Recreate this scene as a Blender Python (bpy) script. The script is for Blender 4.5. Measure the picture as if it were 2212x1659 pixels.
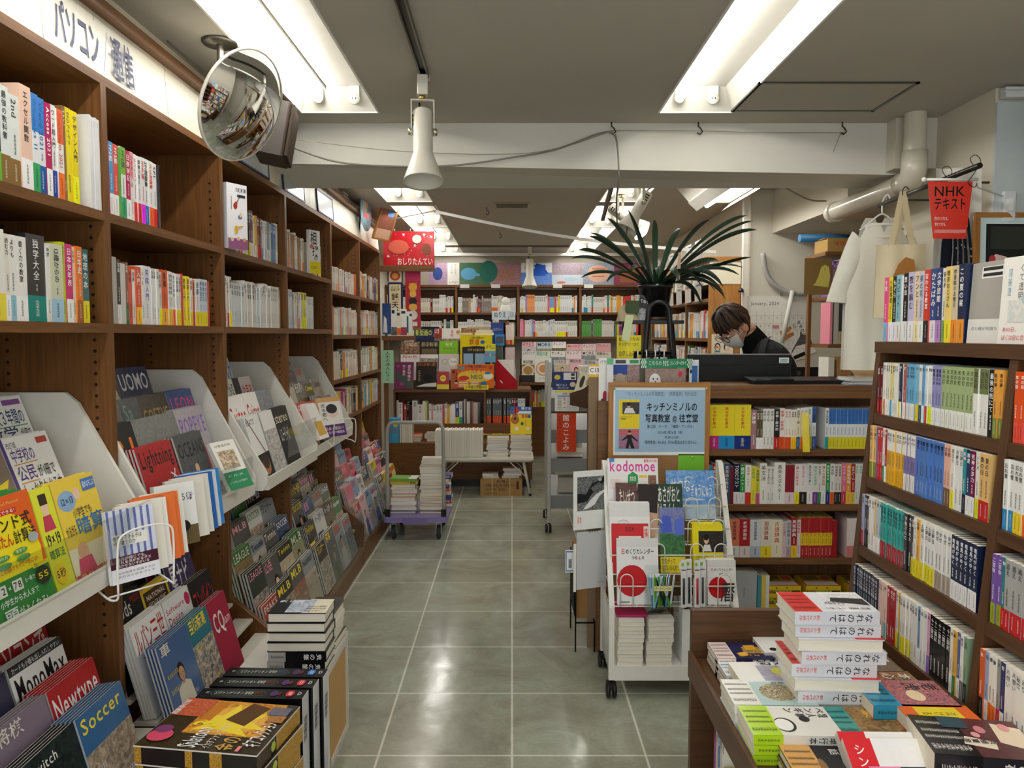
import bpy, math, random
from math import sin, cos, pi, radians as R
from mathutils import Vector as V, Matrix as MX, Euler
for o in list(bpy.data.objects):
 bpy.data.objects.remove(o)
SC = bpy.context.scene
COL = SC.collection
# ------------------------------------------------------------------ camera
EYE = 1.5
cam = bpy.data.cameras.new('camera')
cam.sensor_width = 36.0
cam.lens = 1660.0 / 2212.0 * 36.0
cam.clip_start = 0.05
camo = bpy.data.objects.new('camera', cam)
COL.objects.link(camo)
camo.location = (0, 0, EYE)
camo.rotation_euler = (pi / 2 - math.atan(107.5 / 1660), 0, 0)
SC.camera = camo
# ------------------------------------------------------------------ world, exposure
w = bpy.data.worlds.new('daylight_from_entrance')
SC.world = w
w.use_nodes = True
w.node_tree.nodes['Background'].inputs[0].default_value = (0.9, 0.95, 1.0, 1)
w.node_tree.nodes['Background'].inputs[1].default_value = 0.8
SC.view_settings.view_transform = 'Standard'
SC.view_settings.look = 'None'
SC.view_settings.exposure = 1.42
SC.view_settings.gamma = 1.0
SC.view_settings.use_curve_mapping = False
TUBE_POWER = 14.0            # emission of the fluorescent tubes
cy = SC.cycles
cy.max_bounces = 7
cy.diffuse_bounces = 4
cy.glossy_bounces = 4
cy.transmission_bounces = 4
cy.transparent_max_bounces = 12
cy.caustics_reflective = False
cy.caustics_refractive = False
cy.sample_clamp_indirect = 4.0
cy.use_denoising = True
# ------------------------------------------------------------------ colours
def lin(c):
 return c / 12.92 if c <= 0.04045 else ((c + 0.055) / 1.055) ** 2.4
_hx = {}
def hx(s):
 """'f80' or 'ff8800' to a linear colour"""
 if not isinstance(s, str):
  return s
 r = _hx.get(s)
 if r is None:
  t = s if len(s) == 6 else ''.join(a + a for a in s)
  r = _hx[s] = tuple(lin(int(t[i:i + 2], 16) / 255) for i in (0, 2, 4)) + (1.0,)
 return r
 # ------------------------------------------------------------------ materials
MATS = {}
def nmat(name):
 m = bpy.data.materials.new(name)
 m.use_nodes = True
 nt = m.node_tree
 b = nt.nodes['Principled BSDF']
 return m, nt, b
def N(nt, typ, **kw):
 n = nt.nodes.new(typ)
 for k, v in kw.items():
  if k in n.inputs:
   n.inputs[k].default_value = v
  else:
   setattr(n, k, v)
 return n
def attr_mat(name, rough, var=0.06, scale=40.0, metal=0.0, spec=0.4, bump=0.0, photo=False, stripes=None, coat=0.0, trans=0.0, sss=0.0):
 """a material whose colour is the face's own colour, varied by a little noise"""
 m, nt, b = nmat(name)
 L = nt.links.new
 at = N(nt, 'ShaderNodeAttribute', attribute_name='col')
 tc = N(nt, 'ShaderNodeTexCoord')
 no = N(nt, 'ShaderNodeTexNoise', Scale=scale, Detail=3.0)
 L(tc.outputs['Object'], no.inputs['Vector'])
 src = at.outputs['Color']
 if photo:
  a2 = N(nt, 'ShaderNodeAttribute', attribute_name='col2')
  rp = N(nt, 'ShaderNodeValToRGB')
  rp.color_ramp.elements[0].position = 0.38
  rp.color_ramp.elements[1].position = 0.62
  n2 = N(nt, 'ShaderNodeTexNoise', Scale=scale, Detail=5.0, Roughness=0.65, Distortion=1.2)
  L(tc.outputs['Object'], n2.inputs['Vector'])
  L(n2.outputs['Fac'], rp.inputs['Fac'])
  mx = N(nt, 'ShaderNodeMix', data_type='RGBA')
  L(rp.outputs['Color'], mx.inputs['Factor'])
  L(src, mx.inputs['A'])
  L(a2.outputs['Color'], mx.inputs['B'])
  src = mx.outputs['Result']
 if stripes:
  mp = N(nt, 'ShaderNodeMapping')
  mp.inputs['Scale'].default_value = stripes
  L(tc.outputs['Object'], mp.inputs['Vector'])
  L(mp.outputs['Vector'], no.inputs['Vector'])
 ml = N(nt, 'ShaderNodeMath', operation='MULTIPLY_ADD')
 L(no.outputs['Fac'], ml.inputs[0])
 ml.inputs[1].default_value = 2 * var
 ml.inputs[2].default_value = 1 - var
 hs = N(nt, 'ShaderNodeHueSaturation')
 L(src, hs.inputs['Color'])
 L(ml.outputs[0], hs.inputs['Value'])
 L(hs.outputs['Color'], b.inputs['Base Color'])
 b.inputs['Roughness'].default_value = rough
 b.inputs['Metallic'].default_value = metal
 b.inputs['Specular IOR Level'].default_value = spec
 if coat:
  b.inputs['Coat Weight'].default_value = coat
  b.inputs['Coat Roughness'].default_value = 0.15
 if sss:
  b.inputs['Subsurface Weight'].default_value = sss
  b.inputs['Subsurface Radius'].default_value = (0.01, 0.005, 0.003)
 if bump:
  bp = N(nt, 'ShaderNodeBump', Strength=bump, Distance=0.002)
  L(no.outputs['Fac'], bp.inputs['Height'])
  L(bp.outputs['Normal'], b.inputs['Normal'])
 MATS[name] = m
 return m
attr_mat('paper', 0.45, 0.03, 60, spec=0.35)
attr_mat('gloss', 0.22, 0.03, 60, spec=0.5, coat=0.25)
attr_mat('photo', 0.3, 0.08, 55, photo=True)
attr_mat('photo_fine', 0.3, 0.08, 190, photo=True)
attr_mat('pages', 0.75, 0.16, 6, spec=0.2, stripes=(260, 2, 2))       # leaves stand along x
attr_mat('pages_flat', 0.75, 0.16, 6, spec=0.2, stripes=(2, 2, 300))   # leaves lie along z
attr_mat('plastic', 0.38, 0.05, 30)
attr_mat('enamel', 0.35, 0.06, 25, spec=0.5)
attr_mat('metal', 0.32, 0.08, 50, metal=0.9)
attr_mat('plaster', 0.85, 0.035, 3.5, spec=0.2, bump=0.12)
attr_mat('cloth', 0.9, 0.07, 300, spec=0.1, bump=0.25)
attr_mat('card', 0.8, 0.07, 30, spec=0.2, bump=0.1)
attr_mat('cork', 0.9, 0.3, 260, spec=0.1, bump=0.4)
attr_mat('leaf', 0.38, 0.18, 20, spec=0.45)
attr_mat('skin', 0.5, 0.05, 40, sss=0.08)
attr_mat('hair', 0.42, 0.35, 6, spec=0.4, stripes=(120, 60, 12))
attr_mat('rubber', 0.7, 0.08, 40, spec=0.2)
def wood_mat(name, c0, c1, rough=0.42, sc=1.0):
 """straight grain along u (metres)"""
 m, nt, b = nmat(name)
 L = nt.links.new
 uv = N(nt, 'ShaderNodeUVMap', uv_map='grain')
 mp = N(nt, 'ShaderNodeMapping')
 mp.inputs['Scale'].default_value = (1.6 * sc, 34 * sc, 1)
 L(uv.outputs['UV'], mp.inputs['Vector'])
 n1 = N(nt, 'ShaderNodeTexNoise', Scale=2.2, Detail=7.0, Roughness=0.62, Distortion=0.6)
 L(mp.outputs['Vector'], n1.inputs['Vector'])
 rp = N(nt, 'ShaderNodeValToRGB')
 rp.color_ramp.elements[0].position = 0.32
 rp.color_ramp.elements[0].color = hx(c0)
 rp.color_ramp.elements[1].position = 0.7
 rp.color_ramp.elements[1].color = hx(c1)
 L(n1.outputs['Fac'], rp.inputs['Fac'])
 L(rp.outputs['Color'], b.inputs['Base Color'])
 b.inputs['Roughness'].default_value = rough
 b.inputs['Specular IOR Level'].default_value = 0.35
 MATS[name] = m
wood_mat('wood', '633f1f', '85592f')          # the wall bookcases
wood_mat('wood_dark', '4a311d', '63442a')     # the near right bookcase and table
wood_mat('wood_light', '9a6530', 'ba8648')    # oak ply end panel, frames
wood_mat('wood_counter', '684529', '86603c')
def floor_mat():
 m, nt, b = nmat('floor_tiles')
 L = nt.links.new
 tc = N(nt, 'ShaderNodeTexCoord')
 mp = N(nt, 'ShaderNodeMapping')
 mp.inputs['Location'].default_value = (0.0, 0.212, 0)   # joints at x = 0 and y = 2.65
 L(tc.outputs['Object'], mp.inputs['Vector'])
 br = N(nt, 'ShaderNodeTexBrick', offset=0.0, squash=1.0, **{'Scale': 1.0, 'Mortar Size': 0.007, 'Mortar Smooth': 0.9, 'Bias': 0.0, 'Brick Width': 0.477, 'Row Height': 0.477})
 br.inputs['Color1'].default_value = hx('94988c')
 br.inputs['Color2'].default_value = hx('9da195')
 br.inputs['Mortar'].default_value = hx('dcdcd2')
 L(mp.outputs['Vector'], br.inputs['Vector'])
 n1 = N(nt, 'ShaderNodeTexNoise', Scale=3.0, Detail=8.0, Roughness=0.68, Distortion=0.8)
 L(tc.outputs['Object'], n1.inputs['Vector'])
 rp = N(nt, 'ShaderNodeValToRGB')
 rp.color_ramp.elements[0].position = 0.36
 rp.color_ramp.elements[0].color = hx('9c9280')
 rp.color_ramp.elements[1].position = 0.68
 rp.color_ramp.elements[1].color = hx('e2e6e0')
 L(n1.outputs['Fac'], rp.inputs['Fac'])
 mx = N(nt, 'ShaderNodeMix', data_type='RGBA', blend_type='OVERLAY')
 mx.inputs['Factor'].default_value = 0.55
 L(br.outputs['Color'], mx.inputs['A'])
 L(rp.outputs['Color'], mx.inputs['B'])
 n2 = N(nt, 'ShaderNodeTexNoise', Scale=70.0, Detail=4.0)
 L(tc.outputs['Object'], n2.inputs['Vector'])
 hs = N(nt, 'ShaderNodeHueSaturation')
 ml = N(nt, 'ShaderNodeMath', operation='MULTIPLY_ADD')
 L(n2.outputs['Fac'], ml.inputs[0])
 ml.inputs[1].default_value = 0.3
 ml.inputs[2].default_value = 0.85
 L(ml.outputs[0], hs.inputs['Value'])
 L(mx.outputs['Result'], hs.inputs['Color'])
 L(hs.outputs['Color'], b.inputs['Base Color'])
 r2 = N(nt, 'ShaderNodeMapRange')
 L(n1.outputs['Fac'], r2.inputs['Value'])
 r2.inputs['From Min'].default_value = 0.35
 r2.inputs['From Max'].default_value = 0.7
 r2.inputs['To Min'].default_value = 0.22
 r2.inputs['To Max'].default_value = 0.1
 L(r2.outputs[0], b.inputs['Roughness'])
 b.inputs['Specular IOR Level'].default_value = 0.5
 n3 = N(nt, 'ShaderNodeTexNoise', Scale=9.0, Detail=3.0)
 L(tc.outputs['Object'], n3.inputs['Vector'])
 bp = N(nt, 'ShaderNodeBump', Strength=0.12, Distance=0.01)
 L(n3.outputs['Fac'], bp.inputs['Height'])
 L(bp.outputs['Normal'], b.inputs['Normal'])
 MATS['floor'] = m
floor_mat()
def clear_mat(name, tint, shine, rough=0.04):
 """thin clear sheet: lets most light straight through and mirrors a little of it"""
 m = bpy.data.materials.new(name)
 m.use_nodes = True
 nt = m.node_tree
 nt.nodes.clear()
 L = nt.links.new
 out = N(nt, 'ShaderNodeOutputMaterial')
 t = N(nt, 'ShaderNodeBsdfTransparent')
 t.inputs[0].default_value = hx(tint)
 g = N(nt, 'ShaderNodeBsdfGlossy', Roughness=rough)
 lw = N(nt, 'ShaderNodeLayerWeight', Blend=0.25)
 ma = N(nt, 'ShaderNodeMath', operation='MULTIPLY_ADD')
 L(lw.outputs['Fresnel'], ma.inputs[0])
 ma.inputs[1].default_value = shine
 ma.inputs[2].default_value = shine * 0.15
 mx = N(nt, 'ShaderNodeMixShader')
 L(ma.outputs[0], mx.inputs[0])
 L(t.outputs[0], mx.inputs[1])
 L(g.outputs[0], mx.inputs[2])
 L(mx.outputs[0], out.inputs[0])
 MATS[name] = m
clear_mat('acrylic', 'fafcfc', 0.2)
clear_mat('film', 'f6f8f8', 0.7, 0.18)
def emit_mat(name, col, power):
 m = bpy.data.materials.new(name)
 m.use_nodes = True
 nt = m.node_tree
 nt.nodes.clear()
 out = N(nt, 'ShaderNodeOutputMaterial')
 e = N(nt, 'ShaderNodeEmission', Strength=power)
 e.inputs[0].default_value = col
 nt.links.new(e.outputs[0], out.inputs[0])
 MATS[name] = m
emit_mat('tube_light', (1.0, 0.975, 0.93, 1), TUBE_POWER)
emit_mat('spot_glow', (1.0, 0.95, 0.85, 1), 6.0)
mm, nt_, b_ = nmat('mirror')
b_.inputs['Metallic'].default_value = 1
b_.inputs['Roughness'].default_value = 0.03
b_.inputs['Base Color'].default_value = (0.86, 0.87, 0.88, 1)
MATS['mirror'] = mm
# ------------------------------------------------------------------ glyphs: outlines of the characters, made once each
_G = {}
_gc = bpy.data.curves.new('glyph', 'FONT')
_gc.resolution_u = 2
_go = bpy.data.objects.new('glyph', _gc)
COL.objects.link(_go)
def glyph(ch, bold):
 k = (ch, bold)
 g = _G.get(k)
 if g is None:
  _gc.body = ch
  _gc.offset = 0.008 if bold == 1 else (0.012 if bold == 2 else 0.0)
  bpy.context.view_layer.update()
  dg = bpy.context.evaluated_depsgraph_get()
  ev = _go.evaluated_get(dg)
  me = ev.to_mesh()
  vs = [(v.co.x, v.co.y) for v in me.vertices]
  fs = [tuple(p.vertices) for p in me.polygons]
  ev.to_mesh_clear()
  if vs:
   x0 = min(v[0] for v in vs)
   x1 = max(v[0] for v in vs)
  else:
   x0, x1 = 0, 0.3
  cjk = ord(ch) > 0x2fff
  adv = 1.0 if cjk else (x1 + 0.09 if vs else 0.34)
  g = _G[k] = (vs, fs, adv, x0, x1)
 return g
 # ------------------------------------------------------------------ mesh builder
class M:
 def __init__(s):
  s.v = []
  s.f = []
  s.mt = []
  s.c = []
  s.d = []
  s.uv = []
  s.sm = []
  s.T = None
 def _p(s, p):
  if s.T is None:
   return tuple(p)
  return tuple(s.T @ V(p))
 def add(s, pts, faces, col, mat='paper', col2=None, uvs=None, smooth=False):
  b = len(s.v)
  s.v += [s._p(p) for p in pts]
  c = hx(col)
  d = hx(col2) if col2 else c
  for i, f in enumerate(faces):
   s.f.append([b + k for k in f])
   s.mt.append(mat)
   s.c.append(c)
   s.d.append(d)
   s.uv.append(uvs[i] if uvs else [(pts[k][0], pts[k][2]) for k in f])
   s.sm.append(smooth)
  return s
 def quad(s, a, b, c, d, col, mat='paper', col2=None):
  return s.add([a, b, c, d], [(0, 1, 2, 3)], col, mat, col2)
 def box(s, x0, y0, z0, x1, y1, z1, col='888', mat='paper', col2=None, ax=None):
  P = [(x0, y0, z0), (x1, y0, z0), (x1, y1, z0), (x0, y1, z0), (x0, y0, z1), (x1, y0, z1), (x1, y1, z1), (x0, y1, z1)]
  F = [(0, 3, 2, 1), (4, 5, 6, 7), (0, 1, 5, 4), (1, 2, 6, 5), (2, 3, 7, 6), (3, 0, 4, 7)]
  nrm = (2, 2, 1, 0, 1, 0)
  uvs = None
  if mat.startswith('wood'):
   sz = (abs(x1 - x0), abs(y1 - y0), abs(z1 - z0))
   g = ax if ax is not None else sz.index(max(sz))
   uvs = []
   off = (x0 * 3.7 + y0 * 1.3 + z0 * 2.1)
   for f, n in zip(F, nrm):
    a, c = (g, [i for i in (0, 1, 2) if i not in (g, n)][0]) if n != g else tuple(i for i in (0, 1, 2) if i != n)
    uvs.append([(P[k][a] + off, P[k][c] + off * 0.37) for k in f])
  return s.add(P, F, col, mat, col2, uvs)
 def rbox(s, x0, y0, z0, x1, y1, z1, r, col, mat='plastic', n=3):
  """box with its four upright edges rounded"""
  pts = []
  for cx, cy_, a0 in ((x1 - r, y1 - r, 0), (x0 + r, y1 - r, 1), (x0 + r, y0 + r, 2), (x1 - r, y0 + r, 3)):
   for k in range(n + 1):
    a = (a0 + k / n) * pi / 2
    pts.append((cx + r * cos(a), cy_ + r * sin(a)))
  return s.prism(pts, z0, z1, col, mat)
 def prism(s, pts, z0, z1, col, mat='plastic', axis=2):
  """outline (counter-clockwise) pushed along an axis"""
  n = len(pts)
  def q(p, z):
   return (p[0], p[1], z) if axis == 2 else ((p[0], z, p[1]) if axis == 1 else (z, p[0], p[1]))
  P = [q(p, z0) for p in pts] + [q(p, z1) for p in pts]
  F = [(i, (i + 1) % n, n + (i + 1) % n, n + i) for i in range(n)] + [tuple(range(n))[::-1], tuple(range(n, 2 * n))]
  if axis == 1:
   F = [f[::-1] for f in F]
  uvs = None
  if mat.startswith('wood'):
   uvs = [[(P[k][2], P[k][0] + P[k][1]) for k in f] for f in F]
  return s.add(P, F, col, mat, None, uvs)
 def tube(s, pts, r, col, mat='enamel', n=8, closed=False, cap=True):
  pts = [V(p) for p in pts]
  k = len(pts)
  rr = r if isinstance(r, (list, tuple)) else [r] * k
  tang = []
  for i in range(k):
   a = pts[(i - 1) % k] if (closed or i) else pts[i]
   b = pts[(i + 1) % k] if (closed or i < k - 1) else pts[i]
   tang.append((b - a).normalized() if (b - a).length > 1e-9 else V((0, 0, 1)))
  up = V((0, 0, 1)) if abs(tang[0].z) < 0.9 else V((1, 0, 0))
  u = tang[0].cross(up).normalized()
  P = []
  for i in range(k):
   t = tang[i]
   u = (u - t * u.dot(t))
   u = u.normalized() if u.length > 1e-6 else t.orthogonal().normalized()
   w = t.cross(u)
   for j in range(n):
    a = 2 * pi * j / n
    P.append(tuple(pts[i] + (u * cos(a) + w * sin(a)) * rr[i]))
  F = []
  for i in range(k if closed else k - 1):
   i2 = (i + 1) % k
   for j in range(n):
    j2 = (j + 1) % n
    F.append((i * n + j, i * n + j2, i2 * n + j2, i2 * n + j))
  s.add(P, F, col, mat, smooth=True)
  if cap and not closed:
   b = len(s.v) - len(P)
   for f in (list(range(n))[::-1], list(range((k - 1) * n, k * n))):
    s.f.append([b + q for q in f])
    s.mt.append(mat)
    s.c.append(hx(col))
    s.d.append(hx(col))
    s.uv.append([(0, 0)] * n)
    s.sm.append(False)
  return s
 def lathe(s, prof, col, mat='plastic', n=20, at=(0, 0, 0)):
  P = []
  for r, z in prof:
   for j in range(n):
    a = 2 * pi * j / n
    P.append((at[0] + r * cos(a), at[1] + r * sin(a), at[2] + z))
  F = []
  for i in range(len(prof) - 1):
   for j in range(n):
    j2 = (j + 1) % n
    F.append((i * n + j, i * n + j2, (i + 1) * n + j2, (i + 1) * n + j))
  s.add(P, F, col, mat, smooth=True)
  return s
 def ball(s, c, r, col, mat='plastic', n=12, m=8):
  r = r if isinstance(r, (tuple, list)) else (r, r, r)
  P = []
  for i in range(m + 1):
   t = pi * i / m
   for j in range(n):
    a = 2 * pi * j / n
    P.append((c[0] + r[0] * sin(t) * cos(a), c[1] + r[1] * sin(t) * sin(a), c[2] - r[2] * cos(t)))
  F = [(i * n + j, i * n + (j + 1) % n, (i + 1) * n + (j + 1) % n, (i + 1) * n + j) for i in range(m) for j in range(n)]
  return s.add(P, F, col, mat, smooth=True)
 def grid(s, fn, nu, nv, col, mat='cloth', smooth=True, col2=None):
  P = [fn(i / nu, j / nv) for j in range(nv + 1) for i in range(nu + 1)]
  F = [(j * (nu + 1) + i, j * (nu + 1) + i + 1, (j + 1) * (nu + 1) + i + 1, (j + 1) * (nu + 1) + i) for j in range(nv) for i in range(nu)]
  return s.add(P, F, col, mat, col2, smooth=smooth)
 def build(s, name, parent=None, loc=None, rot=None):
  me = bpy.data.meshes.new(name)
  me.from_pydata(s.v, [], s.f)
  names = sorted(set(s.mt))
  for k in names:
   me.materials.append(MATS[k])
  ix = {k: i for i, k in enumerate(names)}
  if len(names) > 1:
   me.polygons.foreach_set('material_index', [ix[k] for k in s.mt])
  if any(s.sm):
   me.polygons.foreach_set('use_smooth', s.sm)
  a = me.attributes.new('col', 'FLOAT_COLOR', 'FACE')
  a.data.foreach_set('color', [x for c in s.c for x in c])
  if any(k.startswith('photo') for k in names):
   a = me.attributes.new('col2', 'FLOAT_COLOR', 'FACE')
   a.data.foreach_set('color', [x for c in s.d for x in c])
  if any(k.startswith('wood') for k in names):
   l = me.uv_layers.new(name='grain')
   l.data.foreach_set('uv', [x for f in s.uv for p in f for x in p])
  o = bpy.data.objects.new(name, me)
  COL.objects.link(o)
  if parent is not None:
   o.parent = parent
  if loc is not None:
   o.location = loc
  if rot is not None:
   o.rotation_euler = rot
  return o
  # ------------------------------------------------------------------ printing on surfaces
class Print:
 """draws flat shapes and lettering on a rectangle of a mesh; (0,0) lower left, (1,1) upper right"""
 def __init__(s, m, O, U, W, Nn=None, lift=0.00018):
  s.m, s.O, s.U, s.W = m, V(O), V(U), V(W)
  s.n = (s.U.cross(s.W)).normalized() if Nn is None else V(Nn)
  s.k = 0
  s.lift = lift
  s.w, s.h = s.U.length, s.W.length
 def at(s, u, v):
  return tuple(s.O + s.U * u + s.W * v + s.n * (s.lift * s.k))
 def rect(s, a, b, c, d, col, mat='paper', col2=None):
  s.k += 1
  s.m.add([s.at(a, b), s.at(c, b), s.at(c, d), s.at(a, d)], [(0, 1, 2, 3)], col, mat, col2)
 def poly(s, pts, col, mat='paper', col2=None):
  s.k += 1
  s.m.add([s.at(*p) for p in pts], [tuple(range(len(pts)))], col, mat, col2)
 def disc(s, u, v, ru, rv, col, mat='paper', col2=None, n=18):
  s.poly([(u + ru * cos(2 * pi * i / n), v + rv * sin(2 * pi * i / n)) for i in range(n)], col, mat, col2)
 def _glyphs(s, items, col, bold, mat):
  """items: (char, u of its left, v of its base, em in u, em in v)"""
  s.k += 1
  P, F = [], []
  for ch, u, v, eu, ev in items:
   vs, fs, adv, x0, x1 = glyph(ch, bold)
   b = len(P)
   P += [s.at(u + x * eu, v + y * ev) for x, y in vs]
   F += [tuple(b + k for k in f) for f in fs]
  if F:
   s.m.add(P, F, col, mat)
 def text(s, a, b, c, d, txt, col, bold=1, mat='paper'):
  """one line of lettering that fills the box a, b, c, d"""
  adv = sum(glyph(ch, bold)[2] for ch in txt)
  if adv <= 0:
   return
  eu = (c - a) / adv
  ev = (d - b) / 0.86
  u = a
  it = []
  for ch in txt:
   it.append((ch, u, b + 0.1 * ev, eu, ev))
   u += glyph(ch, bold)[2] * eu
  s._glyphs(it, col, bold, mat)
 def line(s, a, b, em, txt, col, bold=0, mid=False):
  """one line of lettering of a given size in metres"""
  eu, ev = em / s.w, em / s.h
  L = sum(glyph(ch, bold)[2] for ch in txt) * eu
  u = a - L / 2 if mid else a
  it = []
  for ch in txt:
   it.append((ch, u, b, eu, ev))
   u += glyph(ch, bold)[2] * eu
  s._glyphs(it, col, bold, 'paper')
 def down(s, a, b, c, d, txt, col, bold=1):
  """lettering set downwards that fills the box; Latin words are turned on their side"""
  if ord(txt[0]) < 0x2000 and len(txt) > 2:
   adv = sum(glyph(ch, bold)[2] for ch in txt)
   e = (d - b) / adv
   s.k += 1
   P, F = [], []
   v = d
   for ch in txt:
    vs, fs, ad, x0, x1 = glyph(ch, bold)
    q = len(P)
    P += [s.at(a + (c - a) * (0.12 + y), v - x * e) for x, y in vs]
    F += [tuple(q + k for k in f) for f in fs]
    v -= ad * e
   if F:
    s.m.add(P, F, col, 'paper')
   return
  n = len(txt)
  ev = (d - b) / n
  it = []
  for i, ch in enumerate(txt):
   g = glyph(ch, bold)
   eu = (c - a)
   it.append((ch, a if ord(ch) > 0x2fff else a + eu * 0.2, d - (i + 1) * ev + 0.13 * ev, eu, ev * 0.94))
  s._glyphs(it, col, bold, 'paper')
 def marks(s, a, b, c, d, n, col):
  """small print too fine to read: a column of specks"""
  s.k += 1
  h = (d - b) / n
  for i in range(n):
   y = b + i * h
   w_ = (c - a) * (0.1 * (i * 7 % 3))
   mx = a + (c - a) * (0.42 + 0.08 * (i * 5 % 3))
   for q in ((a + w_, y + h * .1, c, y + h * .2), (a, y + h * .42, c - w_, y + h * .52), (a + w_, y + h * .72, c - w_, y + h * .8), (mx, y + h * .1, mx + (c - a) * .13, y + h * .85)):
    s.m.add([s.at(q[0], q[1]), s.at(q[2], q[1]), s.at(q[2], q[3]), s.at(q[0], q[3])], [(0, 1, 2, 3)], col)
 def run(s, spec):
  """a short list of drawing orders parted by semicolons: R rectangle, E ellipse, P polygon, F and f photograph, T bold line, t plain line, V bold downwards, v plain downwards"""
  for q in spec.split(';'):
   q = q.strip()
   if not q:
    continue
   op = q[0]
   a = q[1:].split(None, 6)
   if op == 'R':
    s.rect(*map(float, a[:4]), a[4])
   elif op == 'E':
    s.disc(*map(float, a[:4]), a[4])
   elif op in 'Ff':
    s.rect(*map(float, a[:4]), a[4], 'photo' if op == 'F' else 'photo_fine', a[5])
   elif op == 'M':
    x0, y0, x1, y1 = map(float, a[:4])
    for k in range(6):
     q0 = x0 + (x1 - x0) * k / 6
     s.marks(q0, y0, q0 + (x1 - x0) / 8, y1, 2 + k % 2, a[4])
   elif op == 'G':
    s.disc(*map(float, a[:4]), a[4], 'photo_fine', a[5])
   elif op == 'P':
    a = q[1:].split()
    n = [float(x) for x in a[1:]]
    s.poly(list(zip(n[::2], n[1::2])), a[0])
   elif op in 'TtVvBX':
    a = q[1:].split(None, 5)
    bx = list(map(float, a[:4]))
    if op in 'TtB':
     s.text(*bx, a[5], a[4], {'T': 1, 't': 0, 'B': 2}[op])
    else:
     s.down(*bx, a[5], a[4], {'V': 1, 'v': 0, 'X': 2}[op])
     # ------------------------------------------------------------------ things, parts, labels
def tag(o, label, cat, group=None):
 o['label'] = label
 o['category'] = cat
 if group:
  o['group'] = group
 return o
def root(name, loc=(0, 0, 0), rot=(0, 0, 0), label=None, cat=None, group=None):
 o = bpy.data.objects.new(name, None)
 o.empty_display_size = 0.05
 COL.objects.link(o)
 o.location = loc
 o.rotation_euler = rot
 if label:
  tag(o, label, cat, group)
 return o
def struct(o):
 o['kind'] = 'structure'
 return o
def dup(o, loc=None, rot=None):
 """a copy of a thing with copies of its parts and sub-parts"""
 c = o.copy()
 COL.objects.link(c)
 if loc is not None:
  c.location = loc
 if rot is not None:
  c.rotation_euler = rot
 for ch in o.children:
  d = dup(ch)
  d.parent = c
 return c
ONES = 'zeroth first second third fourth fifth sixth seventh eighth ninth tenth eleventh twelfth thirteenth fourteenth fifteenth sixteenth seventeenth eighteenth nineteenth'.split()
TENS = {2: 'twent', 3: 'thirt', 4: 'fort', 5: 'fift', 6: 'sixt', 7: 'sevent', 8: 'eight', 9: 'ninet'}
def nth(n):
 if n < 20:
  return ONES[n]
 t, u = divmod(n, 10)
 return TENS[t] + ('ieth' if u == 0 else 'y-' + ONES[u])
def colour_name(c):
 r, g, b = [x ** (1 / 2.2) for x in hx(c)[:3]]
 mx, mn = max(r, g, b), min(r, g, b)
 d = mx - mn
 if d < 0.1:
  return 'white' if mx > 0.82 else 'light grey' if mx > 0.62 else 'grey' if mx > 0.34 else 'black'
 if mx < 0.22:
  return 'black'
 h = (((g - b) / d) % 6 if mx == r else (b - r) / d + 2 if mx == g else (r - g) / d + 4) * 60
 s = d / mx
 if s < 0.2 and mx > 0.8:
  return 'cream' if 20 < h < 80 else 'pale blue' if 170 < h < 260 else 'pale pink' if h > 280 or h < 20 else 'pale green'
 if h < 12 or h > 345:
  return 'red' if s > 0.55 and mx > 0.55 else 'pink' if mx > 0.7 else 'maroon'
 if h < 42:
  return 'orange' if mx > 0.75 and s > 0.55 else 'tan' if mx > 0.62 else 'brown'
 if h < 68:
  return 'yellow' if mx > 0.7 and s > 0.4 else 'beige' if mx > 0.6 else 'olive'
 if h < 165:
  return 'green' if s > 0.3 else 'pale green'
 if h < 195:
  return 'teal'
 if h < 255:
  return 'navy' if mx < 0.42 else 'light blue' if s < 0.45 and mx > 0.6 else 'blue'
 if h < 300:
  return 'purple'
 return 'pink'
ROWS = {}      # place phrase -> list of (object, look phrase, kind word, category)
def enlist(o, look, kind, place, cat='book', group=None, order='from the left'):
 ROWS.setdefault((place, order), []).append((o, look, kind, cat, group))
def label_rows():
 """names each thing of a row by its look and, among those that look alike, by its turn"""
 for (place, order), L in ROWS.items():
  n = {}
  for o, look, kind, cat, g in L:
   n[(look, kind)] = n.get((look, kind), 0) + 1
  k = {}
  for o, look, kind, cat, g in L:
   q = (look, kind)
   k[q] = k.get(q, 0) + 1
   if n[q] == 1:
    t = f'the one {look} {kind} {place}'
   else:
    t = f'{nth(k[q])} {look} {kind} {order}, {place}'
   for a, b in ((' from the left', ' from left'), (' and ', '-'), (', ', ' '), (' wall bay', ' bay'), (' with red title', ''), (' on rack of ', ' in rack, '), (' white-black portrait', ' portrait'), (' copy behind', ' copy')):
    if len(t.replace(',', ' ').split()) > 16 or (a == ' from the left' and len(t.split()) > 15):
     t = t.replace(a, b)
   tag(o, t, cat, g or f'{kind}s {place}')
   # ================================================================== the room
CEIL = 2.5
WALLC, CEILC = 'd9d3c2', 'b9b4a8'
def slab(name, x0, y0, z0, x1, y1, z1, col, mat='plaster'):
 return struct(M().box(x0, y0, z0, x1, y1, z1, col, mat).build(name))
slab('floor', -1.75, -1.2, -0.06, 2.75, 9.95, 0.0, '888888', 'floor')
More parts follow.
